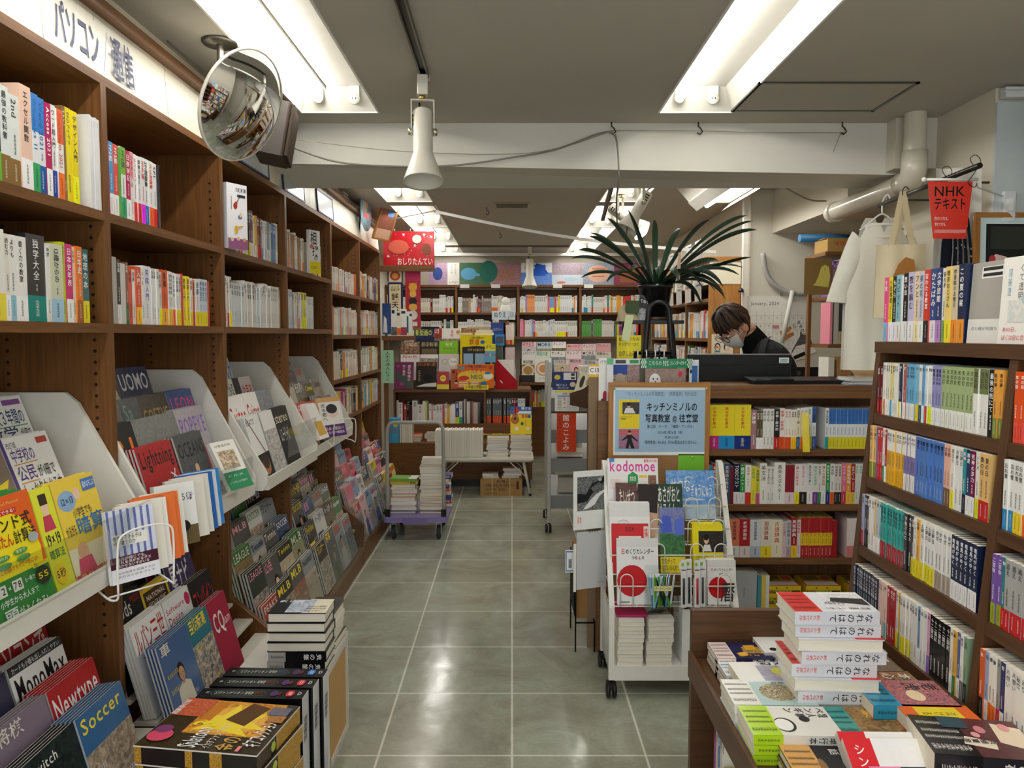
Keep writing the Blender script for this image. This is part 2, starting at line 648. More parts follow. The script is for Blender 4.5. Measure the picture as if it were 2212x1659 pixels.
# recessed lamps: x0, x1, y0, y1, x of the one tube in it, x of the empty sockets
FIX = []
for y0, y1 in ((-0.3, 0.92), (0.98, 2.22), (2.28, 3.53)):  # the nearest two pairs are added out of view to light the front
 FIX.append((-0.945, -0.605, y0, y1, -0.86, -0.70))
 FIX.append((0.665, 0.985, y0, y1, 0.745, 0.895))
for y0, y1 in ((4.62, 5.86), (6.05, 7.24), (7.27, 8.44), (8.47, 9.62)):
 FIX.append((-0.94, -0.6, y0, y1, -0.85, -0.69))
 FIX.append((0.66, 0.97, y0, y1, 0.74, 0.89))
def build_ceiling():
 m = M()
 for z, flip in ((CEIL, 0),):
  xs = sorted({-1.75, 2.75, -0.945, -0.605, -0.94, -0.6, 0.665, 0.985, 0.66, 0.97})
  ys = sorted({-1.2, 9.95} | {f[2] for f in FIX} | {f[3] for f in FIX})
  for i in range(len(xs) - 1):
   for j in range(len(ys) - 1):
    cx, cy_ = (xs[i] + xs[i + 1]) / 2, (ys[j] + ys[j + 1]) / 2
    if any(f[0] < cx < f[1] and f[2] < cy_ < f[3] for f in FIX):
     continue
    m.quad((xs[i], ys[j], z), (xs[i], ys[j + 1], z), (xs[i + 1], ys[j + 1], z), (xs[i + 1], ys[j], z), CEILC, 'plaster')
    # the slab above, so that the ceiling has a thickness over the lamps
 m.box(-1.75, -1.2, CEIL + 0.14, 2.75, 9.95, CEIL + 0.2, CEILC, 'plaster')
 struct(m.build('ceiling'))
build_ceiling()
slab('wall_left', -1.75, -1.2, 0, -1.55, 9.95, CEIL, WALLC)
slab('wall_back', -1.55, 9.75, 0, 2.75, 9.95, CEIL, 'c6c0b2')
slab('wall_right', 1.97, 3.2, 0, 2.55, 4.12, CEIL, WALLC)             # the thick pier by the till
slab('wall_right_side', 2.55, 4.12, 0, 2.75, 5.4, CEIL, WALLC)
slab('wall_staff', 1.66, 5.4, 0, 2.75, 5.55, CEIL, 'd6d0c0')
slab('wall_inner', 1.72, 5.55, 0, 1.9, 9.75, CEIL, WALLC)
slab('wall_right_near', 1.95, -1.2, 0, 2.0, 2.34, CEIL, WALLC)
slab('wall_right_far', 2.55, -1.2, 0, 2.75, 3.2, CEIL, WALLC)
slab('trim_cove', -1.55, -1.2, 2.43, -1.2, 9.75, CEIL, 'd8d2c2')        # boxed-in strip over the wall bookcases
slab('ceiling_soffit', 1.81, 4.2, 2.2, 2.55, 5.4, CEIL, 'd2cbba')
# painted board on the front of the pier
slab('wall_right_board', 1.97, 3.185, 1.0, 2.55, 3.2, 2.44, 'c9d2d2', 'enamel')
def build_beam():
 m = M()
 P = [(-1.55, 3.72, 2.32), (1.97, 3.72, 2.255), (1.97, 4.2, 2.285), (-1.55, 4.2, 2.285), (-1.55, 3.72, CEIL), (1.97, 3.72, CEIL), (1.97, 4.2, CEIL), (-1.55, 4.2, CEIL)]
 m.add(P, [(0, 3, 2, 1), (4, 5, 6, 7), (0, 1, 5, 4), (1, 2, 6, 5), (2, 3, 7, 6), (3, 0, 4, 7)], 'dcd9ce', 'plaster')
 m.box(1.78, 3.63, 2.27, 1.97, 3.719, CEIL, 'd6d0c0', 'plaster')
 struct(m.build('ceiling_beam'))
build_beam()
# access hatch in the ceiling
m = M()
for a, b, c, d in ((0.98, 3.12, 1.62, 3.135), (0.98, 3.5, 1.62, 3.515), (0.98, 3.12, 0.995, 3.515), (1.605, 3.12, 1.62, 3.515)):
 m.box(a, b, CEIL - 0.006, c, d, CEIL, '6f6c66', 'metal')
m.box(0.995, 3.135, CEIL - 0.003, 1.605, 3.5, CEIL, CEILC, 'plaster')
tag(m.build('access_hatch'), 'flush square access hatch with thin metal edge in ceiling', 'hatch')
# ------------------------------------------------------------------ lamps
def troffer(x0, x1, y0, y1, xt, xe):
 cx, cy_ = (x0 + x1) / 2, (y0 + y1) / 2
 t = root('ceiling_light', (cx, cy_, CEIL))
 hx0, hx1, L = x0 - cx, x1 - cx, (y1 - y0) / 2
 m = M()
 d, e = 0.1, 0.035
 W_ = 'b4b1a6'
 # trough: flat top, sloping sides and ends
 m.quad((hx0 + e, -L + e, d), (hx1 - e, -L + e, d), (hx1 - e, L - e, d), (hx0 + e, L - e, d), W_, 'enamel')
 m.quad((hx0, -L, 0), (hx0 + e, -L + e, d), (hx0 + e, L - e, d), (hx0, L, 0), W_, 'enamel')
 m.quad((hx1, -L, 0), (hx1, L, 0), (hx1 - e, L - e, d), (hx1 - e, -L + e, d), W_, 'enamel')
 m.quad((hx0, -L, 0), (hx1, -L, 0), (hx1 - e, -L + e, d), (hx0 + e, -L + e, d), W_, 'enamel')
 m.quad((hx0, L, 0), (hx0 + e, L - e, d), (hx1 - e, L - e, d), (hx1, L, 0), W_, 'enamel')
 m.box(xt - cx - 0.03, -L + e, d - 0.012, xt - cx + 0.03, L - e, d, W_, 'enamel')
 m.build('reflector', t)
 m = M()
 r = 0.008
 for a, b, c, g in ((hx0 - r, -L - r, hx1 + r, -L), (hx0 - r, L, hx1 + r, L + r), (hx0 - r, -L, hx0, L), (hx1, -L, hx1 + r, L)):
  m.box(a, b, -0.006, c, g, 0.0, 'e9e7df', 'enamel')
 m.build('rim', t)
 M().tube([(xt - cx, -L + 0.045, 0.045), (xt - cx, L - 0.045, 0.045)], 0.0165, 'fff', 'tube_light', 12).build('fluorescent_tube', t)
 for x in (xt - cx, xe - cx):
  for s in (-1, 1):
   y = s * (L - 0.037)
   k = M()
   k.T = MX.Translation((x, y, 0.045)) @ MX.Rotation(-s * pi / 2, 4, 'X')
   k.lathe([(0.0, -0.008), (0.024, -0.008), (0.024, 0.006), (0.0, 0.006)] if x != xt - cx else [(0.0, -0.008), (0.02, -0.008), (0.02, 0.004), (0.0, 0.004)], 'e8e5da', 'plastic', 14)
   k.T = MX.Translation((x, y, 0.045))
   k.box(-0.021, -0.006, 0, 0.021, 0.006, 0.055, 'e8e5da', 'plastic')
   if x == xe - cx:
    k.T = MX.Translation((x, y - s * 0.0086, 0.045))
    for q in (-0.007, 0.007):
     k.box(q - 0.002, -0.0005, -0.004, q + 0.002, 0.0005, 0.004, '222', 'plastic')
   k.build('tube_socket', t)
 return t
place = {-0.3: 'added unseen above the camera', 0.98: 'added unseen before the near lamp', 2.28: 'before the beam', 4.62: 'just beyond the beam', 6.05: 'at the start of the far row', 7.27: 'in the middle of the far row', 8.47: 'nearest the back wall'}
for f in FIX:
 o = troffer(*f)
 sd = 'wall bookcase side' if f[0] < 0 else 'till side'
 tag(o, f'white recessed lamp, one lit tube, {sd}, {place[f[2]]}', 'ceiling light', 'recessed fluorescent lamps')
 # the surface-mounted lamp by the till
t = root('ceiling_light', (1.33, 4.75, CEIL), label='white box lamp hung below ceiling over the till, diffuser lit', cat='ceiling light')
m = M()
m.add([(-0.2, -0.6, 0), (0.2, -0.6, 0), (0.2, 0.6, 0), (-0.2, 0.6, 0), (-0.11, -0.6, -0.1), (0.16, -0.6, -0.1), (0.16, 0.6, -0.1), (-0.11, 0.6, -0.1)],
[(0, 1, 2, 3), (4, 7, 6, 5), (0, 4, 5, 1), (1, 5, 6, 2), (2, 6, 7, 3), (3, 7, 4, 0)], 'e6e3d8', 'enamel')
m.build('housing', t)
M().tube([(0.0, -0.56, -0.122), (0.0, 0.56, -0.122)], 0.017, 'fff', 'tube_light', 12).build('fluorescent_tube', t)
m = M()
m.quad((-0.12, -0.6, -0.1), (-0.12, 0.6, -0.1), (-0.06, 0.6, -0.155), (-0.06, -0.6, -0.155), 'f1efe6', 'enamel')
m.quad((0.17, -0.6, -0.1), (0.17, 0.6, -0.1), (0.11, 0.6, -0.155), (0.11, -0.6, -0.155), 'f1efe6', 'enamel')
m.build('shade', t)
# ------------------------------------------------------------------ spotlight tracks
def track(x0, y0, x1, y1, label, col='6d675c'):
 a = V((x1 - x0, y1 - y0, 0))
 L = a.length
 ang = math.atan2(a.y, a.x)
 t = root('light_track', (x0, y0, CEIL), (0, 0, ang), label, 'light track')
 m = M()
 m.box(0, -0.017, -0.02, L, -0.011, 0, col, 'metal')
 m.box(0, 0.011, -0.02, L, 0.017, 0, col, 'metal')
 m.box(0, -0.011, -0.006, L, 0.011, 0, '38352f', 'metal')
 m.build('rail', t)
 M().box(L, -0.018, -0.022, L + 0.02, 0.018, 0, 'ddd9cc', 'plastic').build('end_cap', t)
 return t
def spotlight(x, y, az, tilt, label, sc=1.0, lit=False):
 t = root('spotlight', (x, y, CEIL - 0.006), (0, 0, az), label, 'spotlight')
 c = 'd8d3c4'
 M().rbox(-0.02 * sc, -0.024 * sc, -0.085 * sc, 0.02 * sc, 0.024 * sc, -0.012, 0.004, c, 'enamel').build('adapter', t)
 M().lathe([(0.0, -0.1), (0.012, -0.1), (0.012, -0.084), (0, -0.084)], 'b59a5a', 'metal', 12).build('swivel', t)
 zt, zb = -0.1 * sc, -0.22 * sc
 m = M()
 hw = 0.043 * sc
 m.box(-hw, -0.008, zt - 0.004, hw, 0.008, zt, c, 'enamel')
 for s in (-1, 1):
  m.box(s * hw - 0.002, -0.008, zb - 0.015, s * hw + 0.002, 0.008, zt, c, 'enamel')
 m.build('yoke', t)
 for s in (-1, 1):
  k = M()
  k.T = MX.Translation((s * (hw + 0.004), 0, zb)) @ MX.Rotation(pi / 2, 4, 'Y')
  k.lathe([(0, -0.008), (0.014, -0.008), (0.014, 0.008), (0, 0.008)], 'c8c2ae', 'metal', 12)
  k.build('thumb_screw', t)
 m = M()
 rr = 0.038 * sc
 T = MX.Translation((0, 0, zb)) @ MX.Rotation(tilt, 4, 'X')
 m.T = T
 m.lathe([(0, 0.085 * sc), (rr * 0.9, 0.085 * sc), (rr, 0.078 * sc), (rr, -0.07 * sc), (rr * 0.96, -0.085 * sc), (0.076 * sc, -0.2 * sc), (0.078 * sc, -0.206 * sc), (0.07 * sc, -0.2 * sc), (rr * 0.8, -0.08 * sc), (0, -0.07 * sc)], c, 'enamel', 22)
 for i in range(3):
  z = 0.02 * sc + i * 0.018 * sc
  m.box(-rr - 0.001, -0.014, z, -rr * 0.86, 0.014, z + 0.007, '1c1b19', 'plastic')
 m.build('lamp_head', t)
 k = M()
 k.T = T
 if lit:
  k.ball((0, 0, -0.2 * sc), (0.06 * sc, 0.06 * sc, 0.03), 'fff', 'spot_glow', 14, 6)
  k.build('bulb', t)
 else:
  k.tube([(0.0, 0, 0.08 * sc), (-0.01, 0.01, 0.1 * sc), (-0.012, 0.0, 0.12 * sc)], 0.004, '15130f', 'rubber', 6)
  k.build('cable', t)
 return t
track(-0.32, 0.9, -0.335, 3.02, 'brown metal light track running down ceiling before the beam')
spotlight(-0.342, 3.0, R(8), R(-14), 'white cone spotlight hanging from track end before the beam')
track(0.62, 4.6, 0.78, 6.7, 'thin light track beyond the beam above the potted plant')
spotlight(0.71, 5.1, R(60), R(-52), 'white spotlight over the plant, bulb lit and turned to the aisle', 0.95, True)
spotlight(0.79, 4.75, R(100), R(30), 'white spotlight just behind the plant leaves, pointing down', 0.9)
track(-0.75, 8.75, 0.65, 8.75, 'thin light track across ceiling before back wall', '6a5f50')
spotlight(0.2, 8.75, R(0), R(-10), 'small white spotlight before the painted posters at back', 1.1)
# ceiling outlet
t = root('ceiling_vent', (0.0, 6.0, CEIL), label='small square air vent in ceiling beyond the beam', cat='vent')
m = M()
m.box(-0.14, -0.1, -0.012, 0.14, 0.1, 0, 'a89a78', 'enamel')
m.build('frame', t)
m = M()
for i in range(8):
 m.box(-0.12, -0.085 + i * 0.022, -0.016, 0.12, -0.075 + i * 0.022, -0.0122, '55524a', 'enamel')
m.build('louvre', t)
def hook(x, y, label):
 m = M()
 m.tube([(x, y, CEIL), (x, y, CEIL - 0.02), (x + 0.012, y, CEIL - 0.03), (x + 0.02, y, CEIL - 0.045), (x + 0.008, y, CEIL - 0.058), (x - 0.006, y, CEIL - 0.05)], 0.003, '3d382e', 'metal', 6)
 tag(m.build('ceiling_hook'), label, 'hook', 'ceiling hooks')
hook(-0.2, 6.15, 'small open metal hook in ceiling beside the air vent')
hook(-0.12, 7.6, 'tiny metal hook in ceiling far beyond the air vent')
hook(0.47, 3.7, 'metal hook at top of the beam holding the grey cable')
hook(0.88, 3.7, 'plain metal hook at beam top, next right of cable hook')
hook(1.56, 3.7, 'end hook of the thin string line along the beam')
hook(-0.6, 5.98, 'metal hook between lamps holding the white strap')
# cables and strap
m = M()
pts = [(-0.97, 3.5, 2.33), (-0.8, 3.62, 2.295), (-0.5, 3.69, 2.29), (-0.25, 3.7, 2.3), (0.0, 3.7, 2.335), (0.2, 3.7, 2.37), (0.4, 3.69, 2.44), (0.47, 3.69, 2.447), (0.495, 3.69, 2.40), (0.505, 3.69, 2.24), (0.53, 3.95, 2.17), (0.6, 4.4, 2.1), (0.68, 4.7, 2.08), (0.72, 4.8, 2.2)]
def smooth(pts, n=6):
 P = [V(p) for p in pts]
 out = []
 for i in range(len(P) - 1):
  a, b, c, d = P[max(i - 1, 0)], P[i], P[i + 1], P[min(i + 2, len(P) - 1)]
  for k in range(n):
   t = k / n
   out.append(0.5 * ((2 * b) + (c - a) * t + (2 * a - 5 * b + 4 * c - d) * t * t + (3 * b - a - 3 * c + d) * t ** 3))
 out.append(P[-1])
 return out
tag(M().tube(smooth(pts), 0.0042, '8c877d', 'rubber', 6).build('cable'), 'grey cable drooping along the beam and down to the plant spotlight', 'cable')
tag(M().tube(smooth([(-0.98, 3.5, 2.37), (-0.5, 3.69, 2.36), (0.1, 3.69, 2.355), (0.47, 3.69, 2.455)]), 0.0016, '9a8f7c', 'rubber', 5).build('string'), 'thin string strung along the beam above the grey cable', 'string')
tag(M().tube(smooth([(0.47, 3.7, 2.46), (0.88, 3.7, 2.458), (1.2, 3.7, 2.45), (1.555, 3.7, 2.45), (1.55, 3.7, 2.44), (1.52, 3.7, 2.36)], 4), 0.0016, '9a8f7c', 'rubber', 5).build('string'), 'thin string between the beam hooks with one loose end', 'string')
m = M()
A, B = V((-0.6, 5.98, 2.445)), V((1.5, 5.7, 2.105))
q = [A.lerp(B, i / 12) + V((0, 0, -0.05 * sin(pi * i / 12))) for i in range(13)]
m.add([tuple(p + V((0, 0, 0.011))) for p in q] + [tuple(p - V((0, 0, 0.011))) for p in q], [(i, i + 1, 13 + i + 1, 13 + i) for i in range(12)], 'e8e6e0', 'cloth')
m.tube([A + V((-0.36, 0.12, -0.05)), A], 0.005, 'd8d6d0', 'cloth', 6)
tag(m.build('strap'), 'white flat strap strung across the shop beyond the beam', 'strap')
tag(M().tube(smooth([(1.4, 4.38, 2.41), (1.55, 4.42, 2.33), (1.70, 4.46, 2.27), (1.8, 4.46, 2.262)]), 0.0045, '77705f', 'rubber', 6).build('cable'), 'slack cable running from box lamp to the right wall', 'cable')
# drain pipe by the pier
t = root('drain_pipe', (1.83, 3.6, 2.2), label='glossy cream drain pipe with elbow by the end of the beam', cat='pipe')
M().lathe([(0.048, 0.02), (0.048, 0.299)], 'd5cfbd', 'gloss', 20, (0, -0.045, 0)).build('upright_pipe', t)
m = M()
m.tube([(0, -0.045, 0.13), (0, -0.045, 0.05), (0, -0.038, 0.02), (-0.002, -0.01, 0.002), (-0.004, 0.05, -0.004)], 0.056, 'd8d2c0', 'gloss', 20)
m.build('elbow', t)
m = M()
m.tube([(-0.004, 0.04, -0.004), (-0.03, 0.72, -0.02)], 0.05, 'cfc9b8', 'gloss', 20, cap=False)
m.build('level_pipe', t)
M().tube([(-0.031, 0.71, -0.02), (-0.033, 0.76, -0.021)], 0.056, 'd8d2c0', 'gloss', 20).build('coupling', t)
# white pole with pull cord at the staff wall corner
m = M()
m.box(1.6, 5.36, 0.0, 1.63, 5.4, 2.44, 'e4e0d4', 'enamel')
tag(m.build('wall_post'), 'slim white upright post at corner beside wooden end panel', 'post')
m = M()
m.tube([(1.585, 5.35, 2.0), (1.585, 5.35, 1.62)], 0.0025, '4a4640', 'rubber', 5)
m.lathe([(0.0, 0), (0.02, 0), (0.017, 0.018), (0.006, 0.03), (0, 0.03)], '4c4a45', 'metal', 12, (1.585, 5.35, 1.79))
tag(m.build('pull_cord'), 'dark pull cord with bell-shaped weight on the white post', 'cord')
# picture rail on the pier
t = root('picture_rail', (1.98, 3.16, 2.45), label='white picture rail at ceiling on the painted pier board', cat='rail')
m = M()
m.box(0, -0.012, 0, 0.57, 0.025, 0.02, 'e2e4e2', 'enamel')
m.box(0, -0.012, 0.028, 0.57, 0.025, 0.04, 'e2e4e2', 'enamel')
m.box(0, 0.0, 0.02, 0.57, 0.025, 0.028, 'e2e4e2', 'enamel')
m.build('channel', t)
m = M()
m.tube([(0.115, -0.015, 0.02), (0.115, -0.02, 0.0), (0.12, -0.025, -0.02), (0.115, -0.02, -0.04), (0.112, -0.015, -0.8)], 0.0016, '77756f', 'metal', 5)
m.build('hanging_wire', t)
m = M()
m.rbox(2.0, 3.165, 1.96, 2.05, 3.185, 2.08, 0.004, 'dde2e2', 'plastic')
m.box(2.012, 3.155, 2.0, 2.032, 3.165, 2.05, 'f2f4f2', 'plastic')
tag(m.build('light_switch'), 'white wall switch on the painted pier board', 'switch')
# ================================================================== bookcases
XF = -1.15          # front of the wall bookcases
def side_profile(zt, low=True):
 if low:
  return [(-1.5, 0.0), (-0.965, 0.0), (-0.965, 0.27), (-1.0, 0.3), (XF, 0.43), (XF, zt), (-1.5, zt)]
 return [(-1.5, 0.0), (XF, 0.0), (XF, zt), (-1.5, zt)]
def wall_case(ys, boards, label, steps, zt=2.2, holes=True):
 """boards: for each bay the heights of its shelf tops"""
 y0, y1 = ys[0], ys[-1]
 t = root('bookcase', (0, y0, 0), label=label, cat='bookcase')
 th = 0.03
 for i, y in enumerate(ys):
  m = M()
  m.prism(side_profile(zt, i in (0, len(ys) - 1)), y - y0 - th / 2 + (th / 2 + 0.001 if i == 0 else 0), y - y0 + th / 2 - (th / 2 + 0.001 if i == len(ys) - 1 else 0), '777', 'wood', 1)
  if holes and y > 1.4:
   h = m
   yy = y - y0 - th / 2 - 0.0006
   for xx in (-1.19, -1.44):
    z = 0.62
    while z < 2.12:
     h.T = MX.Translation((xx, yy, z)) @ MX.Rotation(pi / 2, 4, 'X')
     h.lathe([(0, 0), (0.0052, 0)], '2c1a0c', 'plastic', 8)
     z += 0.032
   m.T = None
  m.build('side_panel', t)
 for i, bs in enumerate(boards):
  a, b = ys[i] - y0 + th / 2, ys[i + 1] - y0 - th / 2
  for z in bs:
   M().box(-1.49, a, z - 0.026, XF, b, z, '777', 'wood', ax=1).build('shelf_board', t)
  M().box(-1.495, a, 0.1, -1.488, b, zt, '777', 'wood', ax=2).build('back_panel', t)
  M().box(-1.48, a, 0.09, -0.965, b, 0.12, '777', 'wood', ax=1).build('base_board', t)
  M().box(-0.985, a, 0.0, -0.967, b, 0.089, '555', 'wood', ax=1).build('plinth', t)
  for x, z in steps:
   M().box(x - 0.06, a, z - 0.014, x + 0.012, b, z - 0.003, 'd8d4c8', 'enamel').build('magazine_step', t)
 L = y1 - y0
 M().box(-1.5, 0, zt, XF, L, zt + 0.025, '777', 'wood', ax=1).build('top_board', t)
 m = M()
 k = 4 if L > 1.2 else 2
 for i in range(k):
  a, b = L * i / k + 0.002, L * (i + 1) / k - 0.002
  m.add([(XF - 0.008, a, zt + 0.025), (XF - 0.008, b, zt + 0.025), (XF - 0.02, b, zt + 0.2), (XF - 0.02, a, zt + 0.2), (XF - 0.016, a, zt + 0.025), (XF - 0.016, b, zt + 0.025), (XF - 0.028, b, zt + 0.2), (XF - 0.028, a, zt + 0.2)],
  [(0, 1, 2, 3), (7, 6, 5, 4), (0, 3, 7, 4), (1, 5, 6, 2), (3, 2, 6, 7), (0, 4, 5, 1)], 'e6e1cf', 'plastic')
 m.build('sign_fascia', t)
 M().box(XF - 0.05, 0, zt + 0.2, XF + 0.012, L, zt + 0.232, '777', 'wood', ax=1).build('cornice', t)
 return t
UP = [1.845, 1.53]
LOWS = ((-1.24, 0.47), (-1.165, 0.4), (-1.095, 0.325), (-1.03, 0.24))
wall_case([1.33, 2.21, 3.083], [UP, UP], 'dark brown wall bookcase under the blue lettered header, nearest the camera', ((-1.235, 0.46), (-1.15, 0.41), (-1.07, 0.345), (-0.99, 0.285)))
wall_case([3.085, 3.95, 4.93], [UP, UP], 'dark brown wall bookcase whose header carries blue-edged sign frames', LOWS)
wall_case([4.932, 5.84, 6.74], [[1.785, 1.495, 1.2, 0.93], [1.785, 1.495, 1.2, 0.93]], 'dark brown wall bookcase at far end, beside the purple platform trolley', LOWS)
# lettering on the header
m = M()
p = Print(m, (XF - 0.0085, 2.0, 2.243), (0, 0.40, 0), (-0.0075, 0, 0.11), (1, 0, 0.07), lift=0.0022)
p.m.add([p.at(-0.12, -0.3), p.at(1.12, -0.3), p.at(1.12, 1.2), p.at(-0.12, 1.2)], [(0, 1, 2, 3)], 'e9e4d4', 'plastic')
for dx in range(1):
 p.text(0.0, 0.0, 0.55, 1, 'パソコン', '28305e', 2)
 p.text(0.57, -0.02, 0.66, 1, '／', '28305e', 0)
 p.text(0.68, -0.02, 1.02, 1.0, '通信', '28305e', 2)
tag(m.build('section_sign'), 'cream header sign with navy Japanese lettering above first wall bookcase', 'sign')
for i, (y, hgt) in enumerate(((3.28, 0.165), (3.93, 0.165), (4.62, 0.14))):
 t = root('sign_frame', (XF - 0.002, y, 2.228), (0, R(-4), 0), label=f'{("first", "second", "third")[i]} blue-edged blank sign frame along the bookcase header', cat='sign frame', group='blank sign frames on the header')
 w_ = (0.42, 0.4, 0.4)[i]
 M().box(0.0, 0.008, 0.008, 0.002, w_ - 0.008, hgt - 0.008, 'cfd6d8', 'gloss').build('clear_pocket', t)
 m = M()
 for a, b, c, d in ((0, 0, w_, 0.009), (0, hgt - 0.009, w_, hgt), (0, 0, 0.009, hgt), (w_ - 0.009, 0, w_, hgt)):
  m.box(-0.001, a, b, 0.0042, c, d, '24336a', 'plastic')
 m.build('blue_border', t)
 # ---------------------------------------------------------------- white stepped magazine racks standing in the shelves
def step_rack(y0, y1, label, steps, zb=0.86, xf=-1.03, xb=-1.47, zt=1.36):
 t = root('magazine_rack', (0, y0, 0), label=label, cat='magazine rack', group='white stepped racks in the wall bookcase')
 c = 'e4e1d6'
 L = y1 - y0
 prof = [(xb, zb), (xf - 0.02, zb), (xf, zb + 0.03), (xf, zb + 0.07), (-1.235, zt - 0.03), (-1.27, zt), (xb, zt)]
 for a in (0, L - 0.014):
  M().prism(prof, a, a + 0.014, c, 'enamel', 1).build('side_panel', t)
 m = M()
 m.box(xb, 0.0141, zb, xf, L - 0.0141, zb + 0.012, c, 'enamel')
 m.box(xf - 0.012, 0.0141, zb + 0.0121, xf, L - 0.0141, zb + 0.05, c, 'enamel')
 m.build('tray', t)
 for x, z in steps:
  m = M()
  m.box(x - 0.04, 0.0145, z - 0.009, x + 0.013, L - 0.0145, z - 0.003, c, 'enamel')
  m.box(x + 0.009, 0.0145, z - 0.003, x + 0.013, L - 0.0145, z + 0.028, c, 'enamel')
  m.build('step', t)
 M().box(xb, 0.0141, zb + 0.0121, xb + 0.008, L - 0.0141, zt, c, 'enamel').build('back_panel', t)
 return t
step_rack(1.36, 2.19, 'white stepped rack holding study books, in the first bay', ((-1.30, 1.085), (-1.205, 0.995)), zt=1.335)
step_rack(2.235, 3.06, 'white stepped rack holding fashion magazines, in the second bay', ((-1.295, 1.105), (-1.2, 1.01), (-1.13, 0.95)))
step_rack(3.11, 3.93, 'white stepped rack holding guitar magazines, in the third bay', ((-1.3, 1.11), (-1.21, 1.02), (-1.11, 0.96)), xf=-1.0)
step_rack(3.97, 4.9, 'white stepped rack holding film magazines, in the fourth bay', ((-1.3, 1.11), (-1.215, 1.02), (-1.12, 0.96)), xf=-1.02)
# ---------------------------------------------------------------- near right bookcase, its face leaning back
RZ = [0.665, 0.875, 1.08, 1.268, 1.445]      # tops of its boards
def rx(z):
 return 1.015 + (z - 0.665) * 0.085
def right_case():
 t = root('bookcase', (0, 0, 0), label='dark brown bookcase of pocket paperbacks with leaning front, behind the table', cat='bookcase')
 ys = [0.45, 1.045, 1.655, 2.27]
 for y in ys:
  m = M()
  m.prism([(rx(0) , 0), (rx(0.6), 0.6), (rx(1.445) + 0.0, 1.445), (1.40, 1.445), (1.40, 0)], y - 0.014, y + 0.014, '555', 'wood_dark', 1)
  m.build('side_panel', t)
 for i in range(3):
  a, b = ys[i] + 0.0142, ys[i + 1] - 0.0142
  for z in RZ[:-1]:
   M().box(rx(z), a, z - 0.03, 1.39, b, z, '555', 'wood_dark', ax=1).build('shelf_board', t)
  M().box(1.38, a, 0.0, 1.398, b, 1.44, '3a2618', 'wood_dark', ax=1).build('back_panel', t)
 M().box(rx(1.445) - 0.004, 0.44, 1.446, 1.42, 2.285, 1.478, '555', 'wood_dark', ax=1).build('top_board', t)
 M().box(rx(0.3) + 0.01, 0.47, 0.0, rx(0.3) + 0.03, 2.25, 0.634, '555', 'wood_dark', ax=1).build('base_panel', t)
right_case()
# ---------------------------------------------------------------- display table in front of it
def near_table():
 t = root('display_table', (0, 0, 0), label='dark brown display table heaped with flat books, before the right bookcase', cat='table')
 M().box(0.5, 0.5, 0.575, 0.985, 2.085, 0.6, '555', 'wood_dark', ax=1).build('table_top', t)
 M().box(0.5, 2.086, 0.0, 0.985, 2.11, 0.735, '555', 'wood_dark', ax=0).build('end_panel', t)
 m = M()
 m.box(0.505, 0.5, 0.24, 0.9199, 2.085, 0.26, '4a3222', 'wood_dark', ax=1)
 m.build('lower_shelf', t)
 M().box(0.49, 0.5, 0.55, 0.4999, 2.085, 0.622, '555', 'wood_dark', ax=1).build('edge_rail', t)
 for y in (0.5, 1.5):
  M().box(0.505, y, 0.0, 0.535, y + 0.04, 0.574, '555', 'wood_dark').build('leg', t)
 M().box(0.92, 0.5, 0.0, 0.935, 2.085, 0.574, '4a3222', 'wood_dark').build('back_panel', t)
near_table()
# ---------------------------------------------------------------- the till counter with shelves in its front
CZ = [0.02, 0.19, 0.45, 0.705, 0.965, 1.235]
def counter():
 t = root('till_counter', (0.9, 3.55, 0), label='brown till counter with bookshelves in its front', cat='counter')
 L = 1.06
 M().box(-0.02, -0.02, 1.205, L, 0.5, 1.235, '777', 'wood_counter', ax=0).build('counter_top', t)
 m = M()
 m.box(0.012, 0.012, 1.2351, 1.05, 0.48, 1.262, '4d2f1c', 'wood_counter', ax=0)
 m.build('raised_ledge', t)
 M().box(-0.02, 0.0, 0.0, 0.012, 0.5, 1.2049, '777', 'wood_counter').build('side_panel', t)
 M().box(L - 0.03, 0.0, 0.0, L, 0.5, 1.2049, '777', 'wood_counter').build('side_panel', t)
 M().box(0.013, 0.24, 0.0, L - 0.031, 0.26, 1.2049, '2b1b10', 'wood_counter').build('back_panel', t)
 for z in CZ[1:5]:
  M().box(0.0125, 0.0, z - 0.03, L - 0.0305, 0.2395, z, '777', 'wood_counter', ax=0).build('shelf_board', t)
 M().box(0.0125, 0.02, 0.0, L - 0.0305, 0.04, 0.15, '555', 'wood_counter', ax=0).build('plinth', t)
 # the part of the counter behind the cork board
 M().box(-0.5, 0.0, 0.0, -0.021, 0.5, 1.19, '777', 'wood_counter', ax=0).build('blind_cupboard', t)
 m = M()
 p = Print(m, (-0.012, -0.0205, 1.165), (0.014, 0, 0), (0, 0, 0.04), (0, -1, 0))
 p.rect(0, 0, 1, 1, 'f2f2ee')
 p.rect(0.2, 0.6, 0.8, 0.9, '223')
 p.rect(0.2, 0.1, 0.7, 0.3, '223')
 m.build('price_sticker', t)
counter()
